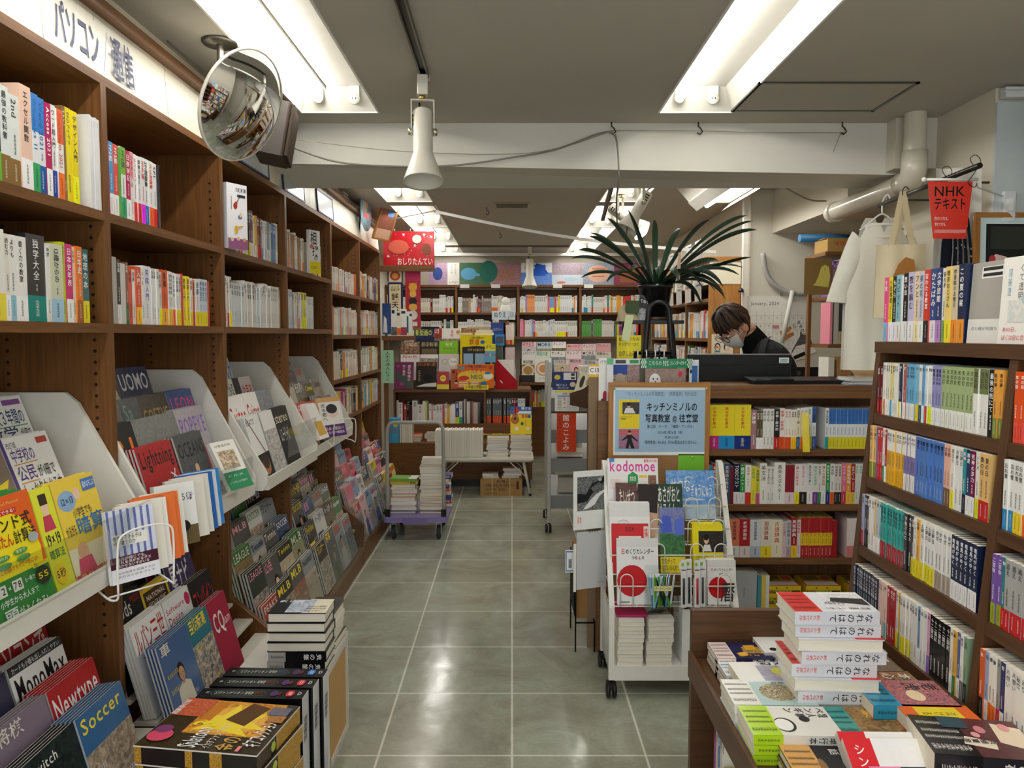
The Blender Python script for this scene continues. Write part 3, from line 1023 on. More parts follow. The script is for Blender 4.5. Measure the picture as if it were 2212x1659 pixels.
# ---------------------------------------------------------------- bookcase at the back wall
BX = [-1.54, -0.68, 0.075, 0.83, 1.585]
BZ = [1.47, 1.765, 2.06]
def back_case():
 t = root('bookcase', (0, 9.4, 0), label='long brown bookcase across the back wall under the painted posters', cat='bookcase')
 for x in BX:
  M().box(x - 0.015, 0, 1.44, x + 0.015, 0.3, 2.07, '777', 'wood').build('side_panel', t)
 for i in range(4):
  a, b = BX[i] + 0.0151, BX[i + 1] - 0.0151
  for z in BZ[:2]:
   M().box(a, 0.0, z - 0.026, b, 0.3, z, '777', 'wood', ax=0).build('shelf_board', t)
  M().box(a, 0.285, 1.47, b, 0.3, 2.06, '5a3c22', 'wood').build('back_panel', t)
 M().box(BX[0], -0.01, 2.0701, 1.6, 0.3, 2.1, '777', 'wood', ax=0).build('top_board', t)
 m = M()
 m.box(0.09, 0.02, 0.95, 1.6, 0.3, 0.98, '777', 'wood', ax=0)
 m.build('lower_top', t)
 M().box(0.09, 0.02, 0.58, 1.6, 0.3, 0.605, '777', 'wood', ax=0).build('lower_shelf', t)
 M().box(0.09, 0.28, 0.0, 1.6, 0.3, 0.949, '5a3c22', 'wood').build('lower_back', t)
 M().box(0.09, 0.02, 0.0, 0.12, 0.279, 0.579, '777', 'wood').build('lower_side', t)
 M().box(0.121, 0.03, 0.0, 1.6, 0.05, 0.579, '777', 'wood', ax=0).build('lower_front', t)
back_case()
# ---------------------------------------------------------------- bookcase along the inner right wall, its end panel to the camera
IZ = [0.3, 0.6, 0.9, 1.19, 1.47, 1.76]
def inner_case():
 t = root('bookcase', (1.42, 5.56, 0), label='oak bookcase behind the till, its plain end panel facing the camera', cat='bookcase')
 ys = [0.0, 0.75, 1.5, 2.25]
 M().box(0.03, 0.0, 0, 0.225, 0.025, 1.86, '777', 'wood_light').build('end_panel', t)
 M().box(0.0, -0.003, 0, 0.03, 0.025, 1.86, '777', 'wood_light').build('edge_strip', t)
 M().box(0.0, -0.004, 1.8601, 0.25, 2.26, 2.02, 'efe8d0', 'plastic').build('cream_fascia', t)
 M().box(-0.04, -0.012, 2.0201, 0.26, 2.26, 2.055, '777', 'wood_light', ax=1).build('cornice', t)
 for y in ys[1:]:
  M().box(0, y - 0.012, 0, 0.29, y + 0.012, 1.859, '777', 'wood').build('side_panel', t)
 for i in range(3):
  a, b = ys[i] + (0.026 if i == 0 else 0.0121), ys[i + 1] - 0.0121
  for z in IZ:
   M().box(0.0, a, z - 0.024, 0.28, b, z, '777', 'wood', ax=1).build('shelf_board', t)
  M().box(0.281, a, 0, 0.29, b, 1.859, '5a3c22', 'wood').build('back_panel', t)
 m = M()
 p = Print(m, (0.05, -0.0005, 1.36), (0.02, 0, 0), (0, 0, 0.06), (0, -1, 0))
 p.rect(0, 0, 1, 1, 'd8772f')
 m.build('orange_tag', t)
inner_case()
# ---------------------------------------------------------------- island of low shelves in the middle at the back
def island():
 t = root('display_unit', (-1.22, 7.5, 0), label='low brown display unit with books, behind the folding table', cat='display unit')
 L = 1.42
 M().box(0, 0, 0.07, L, 0.36, 0.43, '6a4526', 'wood').build('front_cupboard', t)
 for x in (0.73,):
  M().box(x, -0.002, 0.08, x + 0.004, 0.0, 0.42, '2e1b0e', 'plastic').build('door_gap', t)
 M().box(0.02, 0.02, 0.0, L - 0.02, 0.4, 0.0699, '1c1512', 'plastic').build('plinth', t)
 M().box(0, 0.361, 0.0, L, 0.9, 0.5795, '777', 'wood', ax=0).build('rear_cupboard', t)
 for x in (0.0, 0.93, L - 0.02):
  M().box(x, 0.38, 0.5801, x + 0.02, 0.66, 0.905, '777', 'wood').build('side_panel', t)
 M().box(0, 0.37, 0.9051, L - 0.47, 0.98, 0.93, '777', 'wood', ax=0).build('top_board', t)
 M().box(L - 0.469, 0.42, 0.9051, L, 0.98, 0.93, '777', 'wood', ax=0).build('top_board', t)
 M().box(0.02, 0.6, 0.5801, L - 0.02, 0.66, 0.905, '3a2414', 'wood').build('back_panel', t)
 m = M()
 for i in range(3):
  m.box(0.0, 0.52 + 0.16 * i, 0.9301, L - 0.5, 0.98, 1.02 + 0.13 * i, '6b4a2c', 'wood', ax=0)
 m.build('stepped_riser', t)
island()
# ================================================================== books on the shelves
PAGE = 'e9e2d0'
_bm = {}
def shade_text(c):
 r, g, b, _ = hx(c)
 return '1c1c1e' if 0.3 * r + 0.6 * g + 0.1 * b > 0.22 else 'f4f2ea'
def spine_print(m, t, h, c, band, title, tc, sub, y=0.0):
 p = Print(m, (-t / 2, y, 0), (t, 0, 0), (0, 0, h), (0, -1, 0))
 lo = 0.06
 if band:
  bh = 0.3
  p.rect(0.0, 0.0, 1, bh, band)
  lo = bh
  if t > 0.011:
   p.marks(0.4, 0.06, 0.6, bh - 0.05, 6, shade_text(band))
 if title:
  wd = min(0.72 * t, 0.024) / t
  n = len(title)
  if ord(title[0]) > 0x2000:
   em = min(wd * t, (0.95 - lo) * h * 0.72 / n)
   ln = min(em * n * 1.06 / h, 0.95 - lo)
   p.down(0.5 - em / t / 2, 0.955 - ln, 0.5 + em / t / 2, 0.955, title, tc, 1)
   end = 0.955 - ln
  else:
   ln = min(n * wd * t * 0.62 / h, 0.9 - lo)
   p.down(0.5 - wd / 2, 0.955 - ln, 0.5 + wd / 2, 0.955, title, tc, 1)
   end = 0.955 - ln
  if end - lo > 0.16 and t > 0.009:
   e2 = min(0.42 * t, 0.009) / t
   k = max(2, min(5, int((end - lo - 0.06) * h / (e2 * t * 1.1))))
   p.marks(0.5 - e2 / 2.6, lo + 0.05, 0.5 + e2 / 2.6, lo + 0.05 + k * e2 * t * 1.05 / h, k, tc)
def book_mesh(t, h, d=0.13, c='eee', band=None, title=None, tc=None, hard=False, sub=None, top=None):
 key = (t, h, d, c, band, title, tc, hard, sub, top)
 m = _bm.get(key)
 if m is None:
  m = M()
  ct = 0.0022 if hard else 0.0007
  b = t / 2
  m.box(-b, 0.0, 0, -b + ct, d, h, c, 'gloss')
  m.box(b - ct, 0.0, 0, b, d, h, c, 'gloss')
  m.box(-b + ct, 0.0, 0, b - ct, ct, h, c, 'gloss')
  g = 0.003 if hard else 0.0006
  m.box(-b + ct, ct, g, b - ct, d - g * 1.5, h - g, PAGE, 'pages')
  if top:
   p = Print(m, (-b, 0, 0), (t, 0, 0), (0, 0, h), (0, -1, 0), 0.0001)
   p.rect(0, 0.62, 1, 1, top)
  spine_print(m, t, h, c, band, title, tc or shade_text(c), sub)
  _bm[key] = m
 return m
_bd = {}
def make_book(name, *a, **k):
 m = book_mesh(*a, **k)
 me = _bd.get(id(m))
 if me is None:
  o = m.build(name)
  _bd[id(m)] = o.data
  return o
 o = bpy.data.objects.new(name, me)
 COL.objects.link(o)
 return o
FR = {'L': (V((0, 1, 0)), pi / 2, V((-1, 0, 0))), 'F': (V((1, 0, 0)), 0.0, V((0, 1, 0))), 'R': (V((0, -1, 0)), -pi / 2, V((1, 0, 0)))}
def tokens(s):
 out = []
 for q in s.split():
  n = 1
  if '*' in q:
   q, n = q.split('*')
  a = q.split('.')
  a += ['-'] * (7 - len(a))
  out += [a] * int(n)
 return out
def shelf_row(spec, O, face, place, kind='book', name='book', depth=0.13, limit=None, fit=None, lean=0.0, gap=0.0006, hard=False, tilt=0.0, seed=1):
 """spec: thickness mm . height mm . colour . band . title . title colour"""
 rnd = random.Random(seed)
 u, rz, inn = FR[face]
 x = 0.0
 O = V(O)
 L = tokens(spec) if isinstance(spec, str) else spec
 kf = 1.0 if fit is None else fit / sum(float(a[0]) / 1000 + gap for a in L)
 for a in L:
  t, h = round(float(a[0]) / 1000 * kf, 4), float(a[1]) / 1000
  c = a[2]
  band = None if a[3] == '-' else a[3]
  title = None if a[4] == '-' else a[4].replace('_', ' ')
  tc = None if a[5] == '-' else a[5]
  top = None if a[6] == '-' else a[6]
  if c == '0':          # an empty place
   x += t
   continue
  if limit is not None and x + t > limit:
   break
  o = make_book(name, t, h, depth, c, band, title, tc, hard, None, top)
  pos = O + u * (x + t / 2) + inn * (rnd.random() * 0.004) + V((0, 0, 0.0008))
  o.location = pos
  o.rotation_euler = (-tilt, lean * 0, rz)
  look = colour_name(c)
  if band:
   b2 = colour_name(band)
   if b2 != look:
    look = f'{look} and {b2}'
  enlist(o, look, kind, place)
  x += t + gap
 return x
TITLES = '写真 教室 入門 大全 世界史 日本史 哲学 料理 手紙 旅人 月の光 夜の町 海の家 言葉 考える 音楽 美術 物語 百年の子 図書館 喫茶店 探偵 この夏の 青い空 かたばみ 人生 小説 科学 数学 心理学 経済 歴史 法学 文学 宇宙 動物 植物 健康 習慣 仕事 会話 英文法 単語 問題集 教科書 なぜか 暮らし 花束 記憶 時代 東京 京都'.split()
def gen(seed, width, pal, t=(12, 22), h=(182, 192), bandp=0.35, bands=('ff0', 'd33', 'fc2', '29c', 'eee', 'f72'), group=0.3, titles=TITLES, top=None):
 """a run of books: colours drawn from a palette, some of them series of like volumes"""
 r = random.Random(seed)
 out = []
 x = 0
 while x < width * 1000:
  n = 1 if r.random() > group else r.randint(2, 5)
  tt, hh = round(r.uniform(*t)), round(r.uniform(*h))
  c = r.choice(pal)
  b = r.choice(bands) if r.random() < bandp else '-'
  ti = r.choice(titles)
  tc = '-' if r.random() < 0.75 else r.choice(('c22', '147', '262', '333'))
  if tc != '-' and shade_text(c) != '1c1c1e':
   tc = '-'
  for _ in range(n):
   if x + tt > width * 1000:
    return out
   out.append([str(tt), str(hh), c, b, ti, tc, '-'])
   x += tt + 0.6
 return out
WHITES = ['f4f3ee', 'efece2', 'f2f2f2', 'e8e6df', 'f6f4ea', 'dfe6ea', 'e9e2cf', 'f3f0f0']
MIXED = WHITES * 2 + ['d23a2e', 'e9b52a', '2b6cb0', '222226', '3a7d44', 'e27a2c', '8c2f39', '5a4a8a', '6fb4d6', 'f2d43c', 'c94f7c', '7a6a58']
# ---- first bay, upper shelf
XS = XF - 0.012
shelf_row('28.235.1f7a3a.eee.関数 30.230.0f8a62.fff.表計算 30.235.2f9a4a.eee.関数2021 36.235.1ba3bd.ffd.関数大事典.0b2a33 33.238.f1eef2.fff.Excel_VBA.7a3f93 28.232.16452f.6b3.Excel完全版.fff 30.222.e4ebea.8c6a34.最強の教科書.333 33.212.e6ece8.8c6a34.2nd.333 38.246.f3cdb8.fff.エクセル関数.222 25.238.f2f4f6.3a6.Windows_11.1d6fc0.2b7fd0 26.236.f2f4f6.1c5fb0.Word_2021.1d5fb0.2b7fd0 22.232.c01c62.fff.Access_2021.fff 19.234.f4f2ee.24a.ワード超入門.222 24.230.f3f2ee.f72.PowerPoint_2021.d84a25.e8673c 12.245.8a6b3c.-.デザイン 24.246.f5e21c.-.99のアイデア.222 24.244.f3dd16.ff0.デザイン入門.222',
(XS, 1.572, 1.845), 'L', 'on upper shelf of first wall bay', 'computer manual', 'computer_manual', 0.17, fit=0.525)
shelf_row('9.252.eeeef2*2 9.250.f0e8ea.-.Excel.a55 9.250.e8ecf2.-.Word.357 9.252.f2eeee 9.250.f0f0f2.-.学び.777 9.250.ececf0', (XS + 0.01, 2.135, 1.845), 'L', 'at far end of upper shelf, first wall bay', 'thin manual', 'thin_manual', 0.17, fit=0.055)
# ---- second bay, upper shelf
shelf_row('10.210.c2357a.-.公式 20.212.3fa5dc.fff.FP2級.fff 20.210.e8534a.fff.FP3級.fff 9.206.5aa84a 22.212.f4f4f2.3a7.FP2級.245.7ab83c 20.208.c02a62.fff.日商簿記 16.210.f4f0ee.-.日商簿記3級.c23.e9a 15.208.f5f4f2.e33.エントリー.a22 15.206.f4f4f4.d33.面接の答え.222 19.208.f2f2f2.f2f.玉手箱.d21 22.210.f4f4f4.17c.SPI問題集.111 22.209.f5f5f5.f62.Web問題集.e5522b 20.208.f6f6f6.e33.SPI.111 12.208.33323a',
(XS, 2.24, 1.845), 'L', 'on upper shelf of second wall bay', 'exam workbook', 'exam_workbook', 0.15, fit=0.335)
# ---- first bay, second shelf
shelf_row('30.190.f2efe4.fd3.文章術 26.205.ecebe4.-.世界史の本 16.196.f4f2ea.ff0.ライティング 46.208.f1f0ea.f0e04a.ON_WRITING_WELL.333 14.200.eeeade.fff.読む力 16.200.f4f4f0.9cd.よりも 36.200.f6f5f1.fff.書く力の教室.222 0.0.0 60.212.26282c.168a80.独学大全.eee 13.195.f3f1ea.-.地図 44.198.d9dcc0.a9d0ea.13歳からの.222 13.208.c9d42a.-.やさしい 24.205.d81f7c.fff.日本史年表.fff 12.200.f0dfc0.-.世界史 23.204.ef7d1a.a63.日本史.fff 27.200.2f6d72.f4e42a.地理の本.fff.2f6d72',
(XS, 1.63, 1.53), 'L', 'on second shelf of first wall bay', 'softcover', 'softcover_book', 0.14, fit=0.5)
# ---- second bay, second shelf
shelf_row('9.195.b9b7b2*2 12.190.333.eee.写真 8.180.d8d4cc*2 10.186.8e5a4a.274.世界 14.170.e0543a.-.将棋 12.168.f1f1ef.-.囲碁 20.178.e2532c.fc3.入門.fff 12.176.f6f4ee.-.ルール 30.186.f3f3f8.-.将棋入門.22a 10.182.f0f0ee.-.定跡.333*3 12.175.efefea.ff0.詰将棋 30.184.e2571f.fb3.将棋.222 11.182.f6f6f4.fc4.攻めの基本.222*2 12.180.f4f4f2.f62.受けの基本 11.178.f4f4f2.f5e21c.必勝定跡.234*2 14.182.d23 16.176.f3de1c.-.囲碁入門.222*2 14.172.f7f7f2.f5e21c.棋譜.c22 13.168.e0762a.d33.名局集 24.172.f4f4f6.f5e21c.詰碁.258 15.175.cfe0ec.f5e21c.基本定石.258*3 10.172.c93a2e',
(XS, 2.25, 1.53), 'L', 'on second shelf of second wall bay', 'hobby guide', 'hobby_guide', 0.13, fit=0.73)
OLDW = WHITES * 3 + ['24242a', '7c2028', '2a3f66', 'b4885a', 'd8d2c4', '9aa4ac']
CB = 'in {} wall bay'
shelf_row([['55', '1', '0', '-', '-', '-', '-']] + gen(11, 0.60, OLDW + ['3f7fb8', 'e9b52a'], (14, 28), (178, 205), 0.45), (XS, 3.2, 1.845), 'L', 'on upper shelf of third wall bay', 'softcover', 'softcover_book', 0.13)
shelf_row(gen(12, 0.78, OLDW, (14, 30), (180, 212), 0.3), (XS, 3.11, 1.53), 'L', 'on second shelf of third wall bay', 'hardcover', 'hardcover_book', 0.13, hard=True)
shelf_row(gen(13, 0.38, OLDW + ['63a9d6', '3a7d44'], (14, 26), (176, 206), 0.4), (XS, 3.97, 1.845), 'L', 'on upper shelf of fourth wall bay', 'softcover', 'softcover_book', 0.13)
shelf_row(gen(14, 0.18, OLDW + ['63a9d6', '3a7d44'], (14, 24), (178, 200), 0.4), (XS, 4.54, 1.845), 'L', 'at far end of upper shelf, fourth wall bay', 'softcover', 'softcover_book', 0.13)
shelf_row(gen(15, 0.56, OLDW + ['e2572c', 'f2e43c', '7ab86c'], (14, 28), (176, 205), 0.3), (XS, 3.97, 1.53), 'L', 'on second shelf of fourth wall bay', 'hardcover', 'hardcover_book', 0.13, hard=True)
PALE = ['efe9dc', 'e9e3d6', 'f1ede2', 'e4ddd0', 'f3efe6', 'ded8cc', 'ece0cf', 'e8e8e0', '3a3532', 'e8843c', 'd4d8dc']
for k, (z, s) in enumerate(((1.785, 21), (1.495, 22), (1.2, 23), (0.93, 24))):
 nm = ('top', 'second', 'third', 'fourth')[k]
 shelf_row(gen(s, 0.84, PALE if k < 3 else MIXED, (15, 25), (150, 158) if k == 0 else (165, 195), 0.4 if k == 3 else 0.2), (XS, 4.955, z), 'L', f'on {nm} shelf of fifth wall bay', 'slim paperback', 'slim_paperback', 0.11)
 shelf_row(gen(s + 10, 0.84, PALE + ['2a4f8c', 'e8a03c', 'f4f4f4', '1f7a74'] if k < 3 else MIXED + ['d23a3a', '2b6cb0'], (16, 28), (165, 200), 0.3), (XS, 5.86, z), 'L', f'on {nm} shelf of sixth wall bay', 'slim paperback', 'slim_paperback', 0.11)
 # ---- the till counter, four shelves
EI = '14.188.f2f5f8.e9dc22.英検{}級.2b62b5.3f77c2*4'
shelf_row('36.207.f4e22a.c2267a.中学受験案内.d0211c 61.207.f4e22a.1d8fd0.高校受験案内.d0211c 64.207.f4e22a.16307a.大学受験案内.d0211c 21.182.a87a86.-.大辞林.fff 12.178.5c5038.fff.時刻表*2 14.188.eeeeea.-.英検5級*3 22.186.1c1c1e.c62a22.英検1級大問.fff 20.190.f1efe9.e2571f.英検1級熟語.d33 12.186.f3f1ec.e2571f.英作文.c23*2 10.184.f4f4f0.fc2.単熟語.222*2 14.190.f2efea.36a.英検準1級 13.192.f0e8e8.e72.リスニング.d33 16.194.f4f4f4.1d6b3c.リーディング 15.196.f4f4f0.dc2.教本.2a6 15.198.f1f4f8.3a62a8.準1級教本.222.3a62a8 36.0.0 14.192.f0f4f8.3a9.過去問題集.222 '
+ EI.format('２') + ' ' + EI.format('３') + ' ' + EI.format('準') + ' 14.192.f2f5f8.1d6b3c.英検5級.222*2 12.190.f2f5f8.2b62b5.英検4級.222*2',
(0.921, 3.558, 0.965), 'F', 'on top shelf of the till counter', 'exam guide', 'exam_guide', 0.14, fit=0.83)
shelf_row('12.182.3fb2d4.-.TOEIC 17.188.c42a24.e9c22a.単語特急.fff 9.180.e8e4dc 11.184.efece4.e9d82a.英検 24.190.44516e.-.英単語の教科書.e8e4d8 11.176.7a1f2c 22.190.14213a.efefef.TOEICテスト.fff 17.182.2f9a3e.f1f1ee.模試ノート.fff 20.184.f3f3ee.d8362c.英単語1880.c62 16.178.f1e03a.-.英熟語.2a6 14.170.d9d93c.d05a8a.英検対策.235 24.192.f4f2ea.-.英文法.333 12.176.f0eee8.-.話せる英文法.333*2 38.196.f6f6f4.-.真英文法大全.555 32.184.8c1f2c.e8d8d8 17.188.f4f2ee.f1e22a.偉人の英文法.d22 26.190.f4f0f0.2a1f1c.英文法の鬼100.d24 19.192.f1f3f3.f3f3f3.英文法学び直し.222 17.190.f2f2ea.7a3a9a.英文法を哲学.2a6 11.188.eeeeee.284.基本英文.222 17.190.f0f4ea.f2f2f2.偉人の英会話.c43 14.192.2fa05a.16307a.瞬間英作文.fff 14.190.f3f3f0.f26a2a.英会話.333 12.188.e8e4dc.222.英語発音*2 15.192.f07a9a.c23a4a.ネイティブ.fff 17.192.f3a04a.f4c24a.英会話表現.fff 14.188.b22a2a.e8c84a.1000フレーズ.fff 12.190.e8ecec.-.英会話.2a6*3 24.190.cfc9c0.-.ライティング.333 13.180.3c7d4a.-.英語耳.fff 12.178.1c2a24.dc2.英単語.fff 14.176.f0e22a.222.英語脳.222',
(0.921, 3.558, 0.705), 'F', 'on second shelf of the till counter', 'language book', 'language_book', 0.14, fit=0.83)
shelf_row('32.178.bfe0ea.f1c84a.漢字辞典.2a6 32.180.22a0b0.efefea.新漢和辞典.113 32.182.f0876a.efefea.新国語辞典.222 32.182.b8202c.f1e4e4.新明解国語.fff 34.180.dfe4e8.b8c4d0.岩波国語辞典.345 33.182.eae4d4.f1d62a.国語辞典.a22 34.180.f0e9cf.-.古語辞典.c33 11.172.e2c8cc.-.大人の漢字.a33 15.176.c8ccd8.b8a0a8.四字熟語.333 18.190.b0202a.f1c22a.英和辞典.fff 12.178.e8dcdc.-.漢字検定.a33 12.190.e9c92a.b0202a.漢検ステップ.b0202a.b0202a*8 14.176.a81f2a 30.0.0 12.186.f0e4e4.d88*5 13.170.2a4a9a.c23.会話.fff 20.165.c9202a.efefef.韓国語.fff',
(0.925, 3.558, 0.45), 'F', 'on third shelf of the till counter', 'dictionary', 'dictionary', 0.14, hard=True, fit=0.8)
# ---- near right bookcase: hardbacks on its top
RT = 'on top of the right bookcase'
shelf_row('17.186.ee4f96.7cc2e6.食堂.fff 18.186.f2e321.fff.小説推理.222 19.186.1e2a22.eef.もぐら.fff 22.188.8ec3d0.f0e8e0.スピット.223 9.184.f6f5f0 19.190.1b1b1d.eee.思い出.fff 26.191.c9c5e6.f4f4f8.夜を編む.445 22.190.f3d9b0.f4e9b0.アンと.445 21.188.c9cfe2.f6f6f6.星の花.556 20.190.d8412f.222.宙わたる教室.fff 24.191.2a5290.ececf4.かたばみ.fff 21.190.2c3f74.b8c.文学旅館.fff 15.188.eceade.8a5.猫の手.333 20.190.f0d27a.f1e42a.喫茶おじさん.333 21.190.d9c9a6.f0902a.図書館のお夜食.333 22.192.1d2a4c.f09a2a.この夏の星.fff',
(rx(1.478) + 0.006, 2.262, 1.478), 'R', RT, 'hardback novel', 'hardback_novel', 0.13, hard=True, fit=0.4)
RP = 'pocket paperback'
shelf_row('11.140.6a1a1c.b22020.悪魔.eee*2 9.150.f1f0ea.-.物語 8.150.f4f2ea.e8852a.家守 10.150.f2efe4.fff.雪国*2 9.150.ecd98a.4ad.春の庭 12.150.efe6a8.fff.黄色 9.150.f4f4ee.-.日記*2 9.150.1e2a48.f1e22a.闇夜.fff 8.150.23304f.fff.夜.fff 9.150.f1f1ec.-.旅 11.150.b8625a.fff.町.fff 12.151.6fb3d9.f1f1ec.空の色*3 10.151.8fc6e0.f1d22a.海.333*2 12.151.f2f2f0.356.星 10.151.69a9d2.fff.風 9.150.f4f4f2.d42.音 10.151.f2f2ee.ef2.猫*2 12.151.9a9ad0.f4f4f4.薔薇の中.222*3 14.152.a9bd88.f1f1ea.天の灯.222*8 15.152.f3f2ec.-.見仏記.222.6f7a4a*3 17.152.1f2020.-.最後の街にて.fff 12.152.e9a64a.7a8a3a.春の夢.222*2',
(rx(1.268) + 0.006, 2.25, 1.268), 'R', 'on top shelf of right bookcase', RP, 'pocket_paperback', 0.105, fit=0.574)
shelf_row('13.152.eac07a.8a9a3a.夕焼け.333*2 10.152.8a86b8.7a4a9a.明日 11.152.c8323a.c23.流れ.fff*2 9.152.efefea.2a8a4a.手紙 9.150.b8323a.fff.夢 13.152.e9b022.e9b022.本日.333.f4f2ec*6 11.152.8078ae.f1efe8.半分.333.f4f2ec*4 13.152.4f7fcc.4f7fcc.魔王.112*8 12.152.f0bca6.7a5a42.恋歌.622*2 12.152.f2f1ea.e9e22a.花びら 13.152.efefec.-.月曜日*2 11.152.2a9aa0.223.死神.fff 13.152.1f3566.f1f1f1.精度.fff 14.152.7a1446.f1f1f1.死神の浮力.fff 12.152.f2f0ea.d8e02a.シンメ 15.152.eac07a.c8232a.妻の日.333*2',
(rx(1.08) + 0.006, 2.252, 1.08), 'R', 'on second shelf of right bookcase', RP, 'pocket_paperback', 0.105, fit=0.574)
shelf_row('10.152.a9aed0.c23.青春.333 11.152.1c1c1e.222.黒猫.fff*2 12.152.f1efea.-.狐火*2 9.152.eac890.fff.春 11.152.bcd0d8.fff.雨*2 12.152.22a9a2.b0202a.盗賊会社.123*8 13.152.1c1e20.-.予告された.fff*2 11.152.3a3a3c.dc2.迷路.fff 12.152.f2f0e8.e9dc22.ニュース.222 11.152.e9b24a.e9dc22.城塞 13.152.f1f0ec.e9dc22.土曜日.223*4 13.152.efeeea.a89a8a.かぜ*4 13.152.1b2748.efeff0.竜馬がゆく.fff*6',
(rx(0.875) + 0.006, 2.254, 0.875), 'R', 'on third shelf of right bookcase', RP, 'pocket_paperback', 0.105, fit=0.574)
shelf_row('13.152.1b2748.b8c4c4.坂の上の雲.eee*10 11.152.f0cfc4.-.白鳥*3 12.152.f0cfc4.5fc2c6.歌*1 13.152.a8222a.-.武士.fff*3 12.152.f2f0ea.e9dc22.日々 12.152.e9b22a.2a7ac0.風車 12.152.f2efe8.e9dc22.人魚*4 13.152.f0eee8.-.白夜*2 12.152.7fa4c8.fff.青い鳥 13.152.f2f2ee.-.湖*2 11.152.e0a8c8.8a5ac8.桜 15.152.17181a.-.十二国記.fff*5 12.152.f2f0ea.fff.京 11.152.e0b24a.384.嵐 11.152.4a62a8.fff.凪 11.152.f1f1ee.777.夜空 12.152.8aa88a.333.山河',
(rx(0.665) + 0.006, 2.256, 0.665), 'R', 'on bottom shelf of right bookcase', RP, 'pocket_paperback', 0.105, fit=0.574)
for k, (z, s, pal) in enumerate(((1.268, 'e2571f', 1), (1.08, 'f1f1ee', 2), (0.875, '9a9a9a', 3), (0.665, 'f0eeea', 4))):
 nm = ('top', 'second', 'third', 'bottom')[k]
 sp = ('13.152.e2571f.e8534a.本の話.fff*12', '15.152.f2f2ee.2a8ac0.忘れ雪.222*2 15.152.f2f2ee.f1d22a.忘れ雪.222*2 15.152.f2f2ee.f2702a.忘れ雪.222*6',
 '15.152.7a5aa8.9aa82a.二百年.fff*2 12.152.1f8a86.c22.鮎.fff 18.152.b0b0ae.c8232a.追え.222*8', '14.152.d8602a.222.本.fff 13.152.9ab0d8.f1f1f1.日.222 14.152.f1efe8.f0762a.夢.222*2 12.152.9a9a9a.c23.天 13.152.28366a.f1f1f1.青.fff 17.152.f4f3ee.-.片想い.222*2 17.152.f4f3ee.-.秘密.222*3')[k]
 shelf_row(sp, (rx(z) + 0.006, 1.635, z), 'R', f'on {nm} shelf of nearer right bay', RP, 'pocket_paperback', 0.105, limit=0.24)
 # ---- back wall bookcase, eight cells of small books
pals = [[WHITES * 3 + ['c8402e', '3a3a3c', 'e8e2c8', 'e9dc5a', '7c2028'], WHITES * 3 + ['8a3a2a', '6a6a6a', '3f7a6a', 'd8d0c0']],
[WHITES * 2 + ['3c3a38', '8a7a6a', '5a4a8a', 'c8a86a', '7c2028'], WHITES * 2 + ['9a8a7a', 'a83a2a', 'd8702a', '4a4a5a']],
[WHITES + ['e86a9a', '6fb4e6', 'f2d43c', 'e8453c', '7ac87a', '8a7ac8', 'f49a3c'], WHITES * 2 + ['f0703c', 'e8453c', '6fb4d6', 'f4b03c', 'e88aa8']],
[WHITES + ['e8453c', '2f9a8a', 'f2b03c', '1f6a8a', '6ab04a'], WHITES + ['e8453c', 'f2d43c', '2b6cb0', 'b8a890', '5aa84a', '8a3a8a']]]
for i in range(4):
 for j in range(2):
  nm = f'on {("lower", "upper")[j]} shelf of back bookcase, {nth(i + 1)} bay'
  wid = BX[i + 1] - BX[i] - 0.04
  shelf_row(gen(100 + i * 7 + j, wid, pals[i][1 - j], (17, 27), (165, 215) if i < 2 else (185, 215), 0.3, group=0.35), (BX[i] + 0.02, 9.408, BZ[j]), 'F', nm, 'book', 'book', 0.14)
shelf_row(gen(140, 0.5, MIXED, (12, 18), (150, 215), 0.3), (0.98, 9.43, 0.605), 'F', 'in lower back bookcase beside the cart', 'book', 'book', 0.14)
shelf_row(gen(141, 0.45, WHITES + ['e8453c', 'f2d43c', '2f6a4a'], (10, 18), (180, 215), 0.3), (0.13, 9.43, 0.605), 'F', 'in lower back bookcase behind red file', 'book', 'book', 0.14)
# ---- behind the till
for z, s, pal, k in ((1.47, 51, WHITES + ['e9b23a', '6fa8d0', 'e8453c', 'c8b07a'], 'upper'), (1.19, 52, MIXED, 'middle')):
 for bay in range(3):
  shelf_row(gen(s + bay * 5, 0.69, pal, (15, 27), (175, 215), 0.35), (1.435, (7.78, 7.03, 6.28)[bay], z), 'R', f'on {k} shelf behind the till, {nth(bay + 1)} bay', 'paperback', 'paperback_book', 0.14)
  # ---- island shelf
shelf_row('10.235.c8c8c4 24.215.f4f2ee.-.戦前の国.333 8.240.8a2028 14.195.b8482a.-.古墳.fff 16.215.1c1c1c.-.アート.fff 16.180.5a1a20 30.235.d8d8d4.-.建築.333 28.195.e9e9e6.-.美術館 8.230.f0ede4*2 10.225.c9d86a 9.215.6a6a50 14.200.efeae4.-.茶の湯 10.190.d8a0a0 16.185.f0f0ee.-.民藝 18.195.e8e8e4.-.和菓子*2 12.190.b84a52 14.205.efefec.fd8.植物 14.190.e2b22a.-.庭 8.180.eae4d0 12.198.f4f4f2*2 22.220.26407a.dd4.画集.fff 18.225.f1f1f1.2a8.写真集 8.230.2c2826 8.250.b8b4a8 8.240.5a3a2a 9.225.d8d4c8*2 9.220.2c2c30 10.222.a84a3a 12.215.b8b0a0*2 14.210.3a3632',
(-1.19, 7.885, 0.58), 'F', 'on island shelf behind platform trolley', 'art book', 'art_book', 0.16, fit=0.88)
